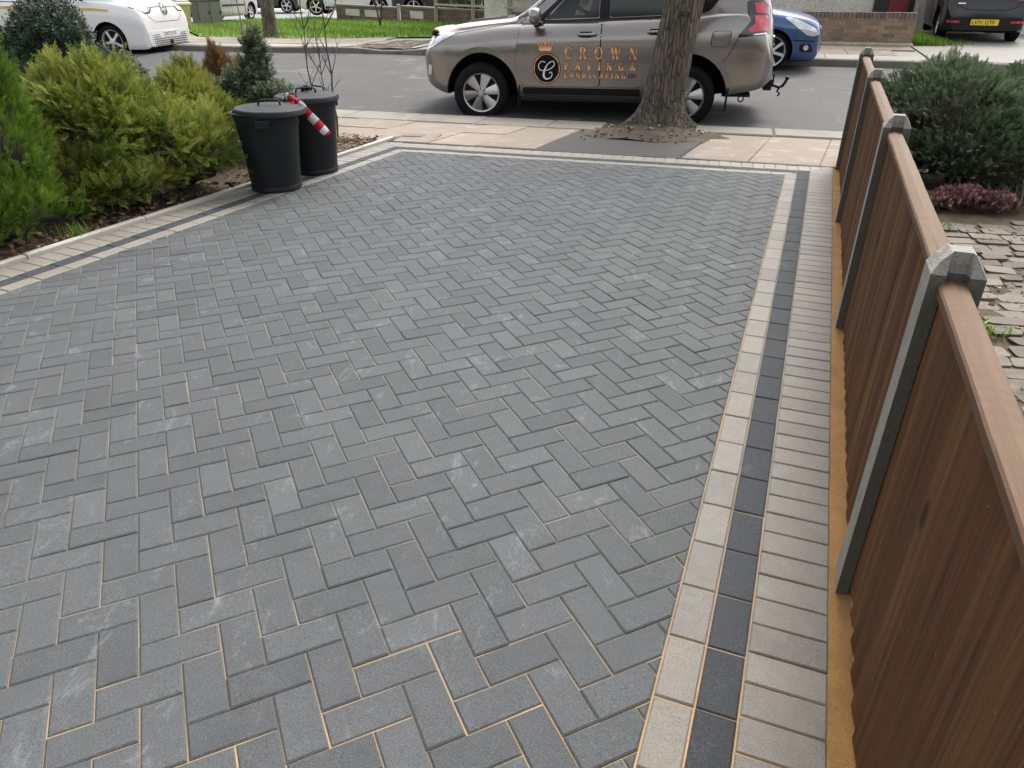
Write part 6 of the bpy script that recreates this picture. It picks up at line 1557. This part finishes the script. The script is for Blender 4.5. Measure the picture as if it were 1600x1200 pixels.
# stones and litter round the tree, cobbles next door
mb = MB()
for k in range(170):
    a, e = random.gauss(2.5, .42), random.gauss(1.5, .36)
    if abs(a - 2.5) > .9 or e < .8 or e > 2.1: continue
    x, y, _ = st(a, e); q = abs(random.gauss(.008, .007)) + .004; d_ = math.hypot((a - 2.55) / .95, (e - 1.62) / .9)
    mb.box((x, y, z_pav(x, y) + .014 + .055 * max(0, 1 - d_)), (q * 1.6, q, q), 0, random.random(), Matrix.Rotation(random.uniform(0, 6), 3, 'Z') @ Matrix.Rotation(random.uniform(-.5, .5), 3, 'X'))
t = NT('pit_litter'); t.base(t.ramp(t.attr(), [(0, (.05, .036, .022)), (.5, (.14, .115, .075)), (.9, (.17, .14, .09)), (1, (.42, .40, .35))])); t.set(Roughness=.9)
tag(mb.build('tree_pit_litter', t.m), 'small stones and dry leaf litter around the street tree', kind='stuff')

nb = xy(drv(-2.2, .33), drv(6.23, .33), st(12, -.02), (12, -1.5))
sheet(nb, lambda x, y: -.0065 + random.uniform(-.005, .005), .10, 'neighbour_soil', M_moss)
mb = MB(); ang = R(-9); ce, se = math.cos(ang), math.sin(ang); row = 0; v = -.6
while v < 6.4:
    hgt_ = random.uniform(.105, .130); u = -1.0 + random.uniform(0, .2); lim0, lim1 = drv(0, .36), drv(6, .36)
    while u < 5.2:
        L = random.uniform(.14, .23); cs = [(u + .008, v + .007), (u + L - .008, v + .007), (u + L - .008, v + hgt_ - .007), (u + .008, v + hgt_ - .007)]
        pl = [(x + random.uniform(-.014, .014), y + random.uniform(-.011, .011)) for x, y in cs]; pl = [(x * ce - y * se, x * se + y * ce) for x, y in pl]
        u += L; c = np.mean(np.array(pl), axis=0)
        if (c - DO) @ DN < .40 or (c - DO) @ DN > 3.2 or c[1] < -.3 or c[1] > 5.22 + .12 * math.sin(c[0] * 5): continue
        if math.hypot(c[0] - 2.33, c[1] - 3.3) < .12 or (random.random() < .05): continue
        # rounded top: subdivide the outline
        rp = rounded(pl, .024, 3); o = len(mb.v); mb.prism(rp, -.08, .0, 0, random.random(), None, .011, .010)
        dz, sx, sy = random.gauss(.003, .006), random.gauss(0, .03), random.gauss(0, .03)
        for i in range(o, len(mb.v)): q = mb.v[i]; mb.v[i] = (q[0], q[1], q[2] + dz + sx * (q[0] - c[0]) + sy * (q[1] - c[1]))
    v += hgt_
tag(mb.build('cobbled_path', M_sett, smooth=True, angle=38), kind='structure')
mb = MB()
for k in range(1500):
    s_, t_ = random.uniform(.3, 5.2), random.uniform(.42, 2.2); x, y, _ = drv(s_, t_)
    if cell_noise(np.array([[x, y, 0]]), 3.5, np.random.default_rng(9))[0] < .05: continue
    q = random.uniform(.006, .018); mb.box((x, y, random.uniform(-.004, .012)), (q * 1.8, q, q * .35), 0, random.random(), Matrix.Rotation(random.uniform(0, 6), 3, 'Z') @ Matrix.Rotation(random.uniform(-.6, .6), 3, 'X'))
tag(mb.build('leaf_litter', M_bark_chip), 'dead leaves and crumbs caught between the cobbles', kind='stuff')
# ================================================================ FAR SIDE: verge, walls, houses
def z_back(x, y):
    e = e_of(x, y); return z_far(x, y) * (1 - sm((e - 12) / 8) * sm((-x - 3) / 6)) + .012
vp = [st(-10.5, 11.06)[:2], st(5.0, 11.06)[:2], (2.2, 19.9), (-2.35, 25.75), (-6.75, 31.5), (-8.2, 34.6), (-9.1, 33.2), (-10.55, 33.0), (-11.25, 30.6), (-10.9, 26.4)]
sheet(vp, z_back, .5, 'grass_verge', M_turf)
sheet([st(-40, 11.06)[:2], st(-10.6, 11.06)[:2], (-10.95, 26.3), (-12, 31), (-45, 31)], lambda x, y: z_back(x, y) - .01, 2, 'outer_verge', M_turf)
# blades on the verge
r = np.random.default_rng(61); pts = []
def inside(p, poly):
    c = False; n = len(poly)
    for i in range(n):
        (x0, y0), (x1, y1) = poly[i], poly[i - 1]
        if (y0 > p[1]) != (y1 > p[1]) and p[0] < (x1 - x0) * (p[1] - y0) / (y1 - y0) + x0: c = not c
    return c
Q, T = [], []
while len(pts) < 16000:
    p = (r.uniform(-12, 4), r.uniform(18, 35))
    if inside(p, vp): pts.append(p)
for x, y in pts:
    z = z_back(x, y); a = r.uniform(0, 6.28); L = r.uniform(.05, .12); d = np.array([math.cos(a), math.sin(a), 0]); s_ = np.array([-d[1], d[0], 0]) * .012; b = np.array([x, y, z]); tp = b + d * L * .5 + np.array([0, 0, L])
    Q.append([b - s_, b + s_, tp + s_ * .3, tp - s_ * .3]); T.append(.5 + r.normal() * .2 + .15 * math.sin(x * 3 + y * 2))
o = quads_mesh('verge_grass', np.array(Q), np.array(T), M_grass, None, (0, 0, 0)); tag(o, 'short bright grass on the verge across the road', 'grass', kind='stuff')
Q, T = [], []
for k in range(5000):
    a = 6.98 + abs(r.normal()) * .45; e = r.uniform(11.0, 13.6); x, y, _ = st(min(a, 8.3 - (e - 11.1) * .2), e); z = z_far(x, y); an = r.uniform(0, 6.28); L = r.uniform(.06, .24) * max(.3, 1 - (a - 6.98) * .8); d = np.array([math.cos(an), math.sin(an), 0]); s_ = np.array([-d[1], d[0], 0]) * .010; b = np.array([x, y, z]); tp = b + d * L * .5 + np.array([0, 0, L])
    Q.append([b - s_, b + s_, tp + s_ * .3, tp - s_ * .3]); T.append(.45 + r.normal() * .2)
tag(quads_mesh('long_grass', np.array(Q), np.array(T), M_grass), 'long grass at the end of the right-hand brick wall', 'grass', kind='stuff')
M_serv = plain('service_tarmac', (.20, .20, .195), .85, vary=.15, scale=3); M_fore = plain('forecourt_concrete', (.42, .40, .36), .9, vary=.15, scale=2)
sheet([(-40, 22), (-8, 22), (-2, 30), (10, 30), (10, 44), (-40, 44)], lambda x, y: -.03 + (.16 * sm((x + 7) / 5)), 2, 'service_road', M_serv)
sheet([(-60, 43.5), (30, 43.5), (30, 90), (-60, 90)], lambda x, y: -.02, 10, 'forecourt', M_fore)
sheet([(-2.2, 20.5), (22, 20.5), (22, 40), (-2.2, 40)], lambda x, y: z_far(x, y) - .05, 2, 'front_gardens', M_soil)

def brick_mat(name, stops, mortar, uv=.5, tone=None):
    t = NT(name); tc = t.coord(); sp_ = t.n('SeparateXYZ'); t.lk(tc, sp_.inputs[0]); cb = t.n('CombineXYZ'); t.lk(sp_.outputs[0], cb.inputs[0]); t.lk(sp_.outputs[2], cb.inputs[1])
    b = t.n('TexBrick'); b.inputs['Scale'].default_value = 1.0; b.inputs['Brick Width'].default_value = .225; b.inputs['Row Height'].default_value = .075; b.inputs['Mortar Size'].default_value = .006; b.inputs['Mortar Smooth'].default_value = .3
    b.inputs['Color1'].default_value = (0, 0, 0, 1); b.inputs['Color2'].default_value = (1, 1, 1, 1); b.inputs['Mortar'].default_value = (.5, .5, .5, 1); t.lk(cb.outputs[0], b.inputs['Vector'])
    n1 = t.noise(12, 5, .7); n2 = t.noise(1.2, 5, .65)
    c = t.ramp(b.outputs['Color'], stops); c = t.mix(t.ramp(n1, [(.45, 0), (.7, .5)]), c, tuple(x * .55 for x in stops[0][1])); c = t.mix(t.ramp(n2, [(.5, 0), (.7, .35)]), c, (.10, .09, .07)); c = t.mix(b.outputs['Fac'], c, mortar)
    t.base(c); t.set(Roughness=.92); t.bump(t.mix(.5, b.outputs['Fac'], n1), .6, .01); return t.m
M_brickr = brick_mat('buff_brick', [(0, (.18, .12, .082)), (.4, (.27, .19, .122)), (.7, (.34, .25, .16)), (1, (.25, .14, .096))], (.21, .185, .15))
M_brickd = brick_mat('dark_brick', [(0, (.085, .052, .038)), (.5, (.145, .090, .065)), (1, (.20, .13, .09))], (.15, .13, .11))
M_brickh = brick_mat('red_brick', [(0, (.19, .075, .05)), (.5, (.27, .11, .07)), (1, (.33, .16, .10))], (.25, .22, .19))
M_coping = stone_mat('coping_brick', (.11, .085, .072), (.21, .16, .13), (.13, .11, .09), .5)
def wall_between(name, label, p0, p1, h_, mat, soldier=True, thick=.22, z=None, group=None):
    p0, p1 = Vector(p0), Vector(p1); L = (p1 - p0).length; rz = math.atan2((p1 - p0).y, (p1 - p0).x)
    zb = z if z is not None else min(z_far(p0.x, p0.y), z_far(p1.x, p1.y)); th = thing(name, label, 'wall', (p0.x, p0.y, zb), rz, group)
    mb = MB(); mb.box((L / 2, thick / 2, (h_ - .11) / 2 - .15), (L, thick, h_ - .11 + .3)); mb.build('brickwork', mat, th)
    m = MB()
    if soldier:
        n = int(L / .078)
        for k in range(n): m.box(((k + .5) * L / n, thick / 2, h_ - .055 + random.uniform(-.003, .003)), (L / n - .010, thick + .006, .110), 0, random.random(), bev=.004)
    else: m.box((L / 2, thick / 2, h_ - .085), (L + .02, thick + .05, .06), 0, .6, bev=.01)
    m.build('coping', M_coping, th); m = MB(); m.box((L / 2, thick / 2, h_ - .14), (L - .004, thick - .02, .06)); m.build('mortar_bed', plain('mortar', (.24, .215, .18), .95), th)
    return th, L
th, L = wall_between('garden_wall', 'buff brick garden wall with a soldier course on top, behind the blue car', st(2.2, 10.98), st(6.95, 10.98), .62, M_brickr)
m = MB(); m.prism(xy((0, -.10), (L + .03, -.06), (L + .03, .0), (0, .0)), -.08, .05, 0, .5, None, .02); m.build('mortar_foot', plain('old_render', (.42, .37, .27), .95, vary=.25), th)
M_panel = stone_mat('render_panel', (.50, .49, .44), (.56, .55, .50), (.33, .33, .28), .6)
def panel(th, x, w, z=.13, h_=.22): m = MB(); m.box((x + w / 2, -.012, z + h_ / 2), (w, .03, h_), bev=.006); m.build('render_panel', M_panel, th)
thA, L = wall_between('garden_wall', 'low dark brick wall with two pale rendered panels beyond the verge', (-6.85, 31.75), (-4.02, 28.35), .55, M_brickd, False, z=.13); panel(thA, .80, 1.05); panel(thA, 2.25, 1.05) 
thB, L = wall_between('garden_wall', 'short dark brick wall with one pale rendered panel, beside the timber post', (-3.86, 28.15), (-2.50, 26.2), .55, M_brickd, False, z=.19); panel(thB, .75, .9)
m = MB(); m.box((-3.94, 28.30, .44), (.10, .14, .55), bev=.008); tag(m.build('gate_post', M_conc, None, origin=(-3.94, 28.30, .17)), 'pale concrete stub post in the gap between the dark brick walls', 'post')
thC, L = wall_between('garden_wall', 'dark brick wall under the timber rails, behind the off-roader\'s bonnet', (-2.42, 26.05), (2.1, 20.2), .50, M_brickd, False, z=.24)
# timber post-and-rail fence on it
M_timber = wood_mat('grey_timber', (.28, .25, .20), (.40, .37, .31), (.50, .47, .41), 2, .6, (.16, .14, .11))
pf = thing('rail_fence', 'pale timber post and rail fence in front of the dark brick wall', 'fence', (-2.42, 26.0, .22)); q0, q1 = Vector((-2.42, 25.98, .22)), Vector((2.1, 20.1, .25))
for f_ in (0, .28, .52, .78, 1): p = q0.lerp(q1, f_) - q0; m = MB(); m.box((p.x, p.y - .05, .50), (.10, .10, 1.16), bev=.006, rot=Matrix.Rotation(.3, 3, 'Z')); m.build('post', M_timber, pf)
for z in (.56, .86): m = MB(); a, b = Vector((0, -.11, z)), (q1 - q0) + Vector((0, -.11, z)); m.tube([a, a.lerp(b, .5), b], .040, 4); m.build('rail', M_timber, pf)
# shrubs behind the rails
M_lo = leaf_mat('garden_leaf', [(0, (.03, .05, .015)), (.5, (.075, .12, .03)), (1, (.19, .23, .08))])
tl_ = lambda p, nr, f, r: .45 + .2 * cell_noise(p, 3, r) + r.normal(size=len(p)) * .15
for i, (x, y, rad, lab) in enumerate(((-1.2, 26.2, .8, 'loose green shrub behind the rails, nearest the timber corner post'), (.3, 24.4, .75, 'rounded grey-green shrub behind the rails, in the middle'), (1.8, 22.6, .8, 'green shrub behind the rails, hidden by the off-roader\'s windows'))):
    shrub('garden_shrub', lab, 'shrub', (x, y, .25), [((x, y, .75), (rad, rad, .7), 0, 0)], FRs, M_lo, 420, .20, 70 + i, tl_, .5, .7, .6, 'garden shrubs behind the rails', inner=.3, core=False)

# ---- grey street cabinet and the yellow bin
M_cab = plain('cabinet_paint', (.125, .120, .112), .7, vary=.15, scale=6)
p0, p1 = Vector((-10.88, 28.2, 0)), Vector((-10.36, 29.05, 0)); rz = math.atan2((p1 - p0).y, (p1 - p0).x)
th = thing('street_cabinet', 'dark grey street cabinet on the grass in front of the silver people carrier', 'street cabinet', p0, rz)
m = MB(); m.box((.50, .19, .40), (1.0, .36, .84), bev=.012); m.build('housing', M_cab, th)
m = MB(); m.prism([(-.02, -.02), (1.02, -.02), (1.02, .40), (-.02, .40)], .82, .88, 0, .5, None, .03); m.build('top_cover', plain('cabinet_top', (.09, .11, .10), .6), th)
for x in (.255, .745): m = MB(); m.box((x, -.006, .42), (.46, .016, .70), bev=.004); d_ = m.build('door', M_cab, th); m = MB(); m.box((x + .17, -.02, .45), (.03, .02, .10), bev=.004); m.build('handle', M_trim, d_)
th = thing('litter_bin', 'tapered yellow-beige bin standing behind the white van\'s nose', 'bin', (-10.15, 25.0, 0), .5)
M_yb = plain('yellow_bin', (.50, .40, .17), .6, vary=.2); m = MB(); m.prism([(-.17, -.17), (.17, -.17), (.17, .17), (-.17, .17)], 0, .80, 0, .5); k = len(m.v)
m.v = [(x * (1 + .45 * z / .8), y * (1 + .45 * z / .8), z) for x, y, z in m.v]; m.build('body', M_yb, th)
m = MB(); m.prism([(-.29, -.29), (.29, -.29), (.29, .29), (-.29, .29)], .80, .86, 0, .5, None, .02); m.build('lid', plain('yellow_bin_lid', (.62, .55, .34), .6), th)

# ---- house on the right with its garage
t = NT('pebbledash'); v1 = t.vor(55, out=1); v2 = t.vor(55, 'DISTANCE_TO_EDGE'); n1 = t.noise(1.5, 5, .6); sepv = t.n('SeparateColor'); t.lk(v1, sepv.inputs[0])
c = t.ramp(sepv.outputs[0], [(0, (.36, .30, .22)), (.15, (.66, .60, .50)), (.5, (.80, .75, .66)), (1, (.84, .81, .75))]); c = t.mix(t.ramp(v2, [(.02, .5), (.10, 0)]), c, (.24, .20, .15)); c = t.mix(t.ramp(n1, [(.5, 0), (.7, .3)]), c, (.33, .29, .22))
crk = t.vor(.8, 'DISTANCE_TO_EDGE', (1, 1, .3)); c = t.mix(t.ramp(crk, [(.002, .35), (.006, 0)]), c, (.22, .19, .15)); t.base(c); t.set(Roughness=.95); t.bump(sepv.outputs[0], .8, .015); M_peb = t.m
M_cream = plain('cream_render', (.72, .67, .56), .9, vary=.08, scale=4); M_upvc = plain('white_upvc', (.78, .78, .76), .4, vary=.03); M_tile = plain('roof_tile', (.15, .075, .05), .85, vary=.3, scale=12)
M_dred = plain('red_door', (.16, .012, .022), .35, vary=.15); M_soot = plain('black_gloss_wood', (.012, .012, .014), .3)
rzs = math.atan2(ED[1], ED[0]); hb = st(-3.6, 14.6); th = thing('pebbledash_house', 'cream pebbledash house with a black and red front door behind the brick wall', 'house', (hb[0], hb[1], .28), rzs)
W = 11.2; m = MB(); m.box((W / 2, 3.5, 2.5), (W, 7.0, 5.6)); m.build('walls', M_peb, th)
m = MB(); m.add([(-.4, -.5, 5.3), (W + .4, -.5, 5.3), (W + .4, 7.5, 5.3), (-.4, 7.5, 5.3), (-.4, 3.5, 8.2), (W + .4, 3.5, 8.2)], [(0, 1, 5, 4), (2, 3, 4, 5), (1, 2, 5), (3, 0, 4), (3, 2, 1, 0)]); rf = m.build('roof', M_tile, th)
m = MB(); m.box((2, 3.5, 8.3), (.9, .6, 1.4), bev=.02); m.build('chimney', M_brickh, rf)
# porch door: black surround, red leaf
m = MB(); dx = 10.25; m.box((dx + .38, -.03, .95), (.92, .10, 2.2)); d_ = m.build('door', M_soot, th); m = MB(); m.box((dx + .48, -.09, 1.0), (.44, .04, 1.9), bev=.01); m.build('door_leaf', M_dred, d_); m = MB(); m.box((dx + .48, -.115, .30), (.30, .02, .30), bev=.01); m.build('door_panel', M_dred, d_); m = MB(); m.tube([(dx + .30, -.12, .95), (dx + .30, -.16, 1.0), (dx + .30, -.12, 1.05)], .012, 6); m.build('handle', M_chrome, d_)
m = MB(); m.tube([(6.95, -.06, -.2), (6.95, -.06, 5.2)], .038, 10); m.build('drainpipe', M_trim, th, smooth=True)
for x, z in ((1.3, 1.5), (4.4, 1.5), (1.3, 4.1), (4.4, 4.1), (8.2, 4.1)):
    m = MB(); w_, h_ = 1.9, 1.15
    for c_, s_ in (((0, 0, h_ / 2), (w_, .10, .07)), ((0, 0, -h_ / 2), (w_, .10, .07)), ((-w_ / 2, 0, 0), (.07, .11, h_ + .07)), ((w_ / 2, 0, 0), (.07, .11, h_ + .07)), ((0, 0, 0), (.06, .09, h_ - .07))): m.box((x + c_[0], -.03 + c_[1], z + c_[2]), s_)
    wn_ = m.build('window', M_upvc, th); m = MB(); m.box((x, -.012, z), (w_ - .08, .02, h_ - .08)); m.build('pane', M_glass, wn_); m = MB(); m.box((x, -.08, z - h_ / 2 - .06), (w_ + .15, .18, .05)); m.build('sill', M_upvc, wn_)
gb = st(7.62, 14.75); th = thing('garage', 'cream garage with a white door, partly hidden by the black hatchback', 'garage', (gb[0], gb[1], .28), rzs)
m = MB(); m.box((1.9, 2.6, 1.15), (3.8, 5.0, 2.9)); m.build('walls', M_cream, th)
m = MB(); m.box((.62, .06, .85), (.12, .12, 2.1)); m.box((3.32, .06, .85), (.12, .12, 2.1)); m.box((1.97, .06, 1.95), (2.58, .12, .10)); fr_ = m.build('door_frame', M_soot, th)
m = MB()
for k in range(9): m.box((1.97, .075, .02 + k * .215), (2.57, .04, .205), bev=.008)
gd = m.build('garage_door', M_upvc, th); m = MB(); m.tube([(1.2, .04, .36), (1.2, .0, .36)], .022, 8); m.build('handle', M_trim, gd)
# stone edging on the far corner, terrace beyond the service road
hb = (-34, 58); 
for k, (x, lab) in enumerate(((-30, 'brick house far beyond the service road, leftmost of the row'), (-14, 'brick house far beyond the service road, in the middle of the row'), (2, 'brick house far beyond the service road, rightmost of the row'))):
    th = thing('brick_house', lab, 'house', (x, 62, 0), 0, 'brick houses beyond the service road')
    m = MB(); m.box((6.5, 4, 2.7), (13, 8, 5.6)); m.build('walls', M_brickh, th)
    m = MB(); m.add([(-.4, -.5, 5.4), (13.4, -.5, 5.4), (13.4, 8.5, 5.4), (-.4, 8.5, 5.4), (-.4, 4, 8.4), (13.4, 4, 8.4)], [(0, 1, 5, 4), (2, 3, 4, 5), (1, 2, 5), (3, 0, 4), (3, 2, 1, 0)]); m.build('roof', M_tile, th)
    for wx, wz in ((2.2, 1.5), (8.6, 1.5), (2.2, 4.1), (6, 4.1), (9.8, 4.1)):
        m = MB()
        for c_, s_ in (((0, 0, .6), (2.0, .12, .08)), ((0, 0, -.6), (2.0, .12, .08)), ((-1, 0, 0), (.08, .13, 1.28)), ((1, 0, 0), (.08, .13, 1.28)), ((0, 0, 0), (.06, .1, 1.12))): m.box((wx + c_[0], -.04, wz + c_[2]), s_)
        w_ = m.build('window', M_upvc, th); m = MB(); m.box((wx, -.012, wz), (1.92, .02, 1.12)); m.build('pane', M_glass, w_)
    m = MB(); m.box((5.6, -.04, 1.0), (1.0, .1, 2.1), bev=.01); m.build('door', M_upvc, th)
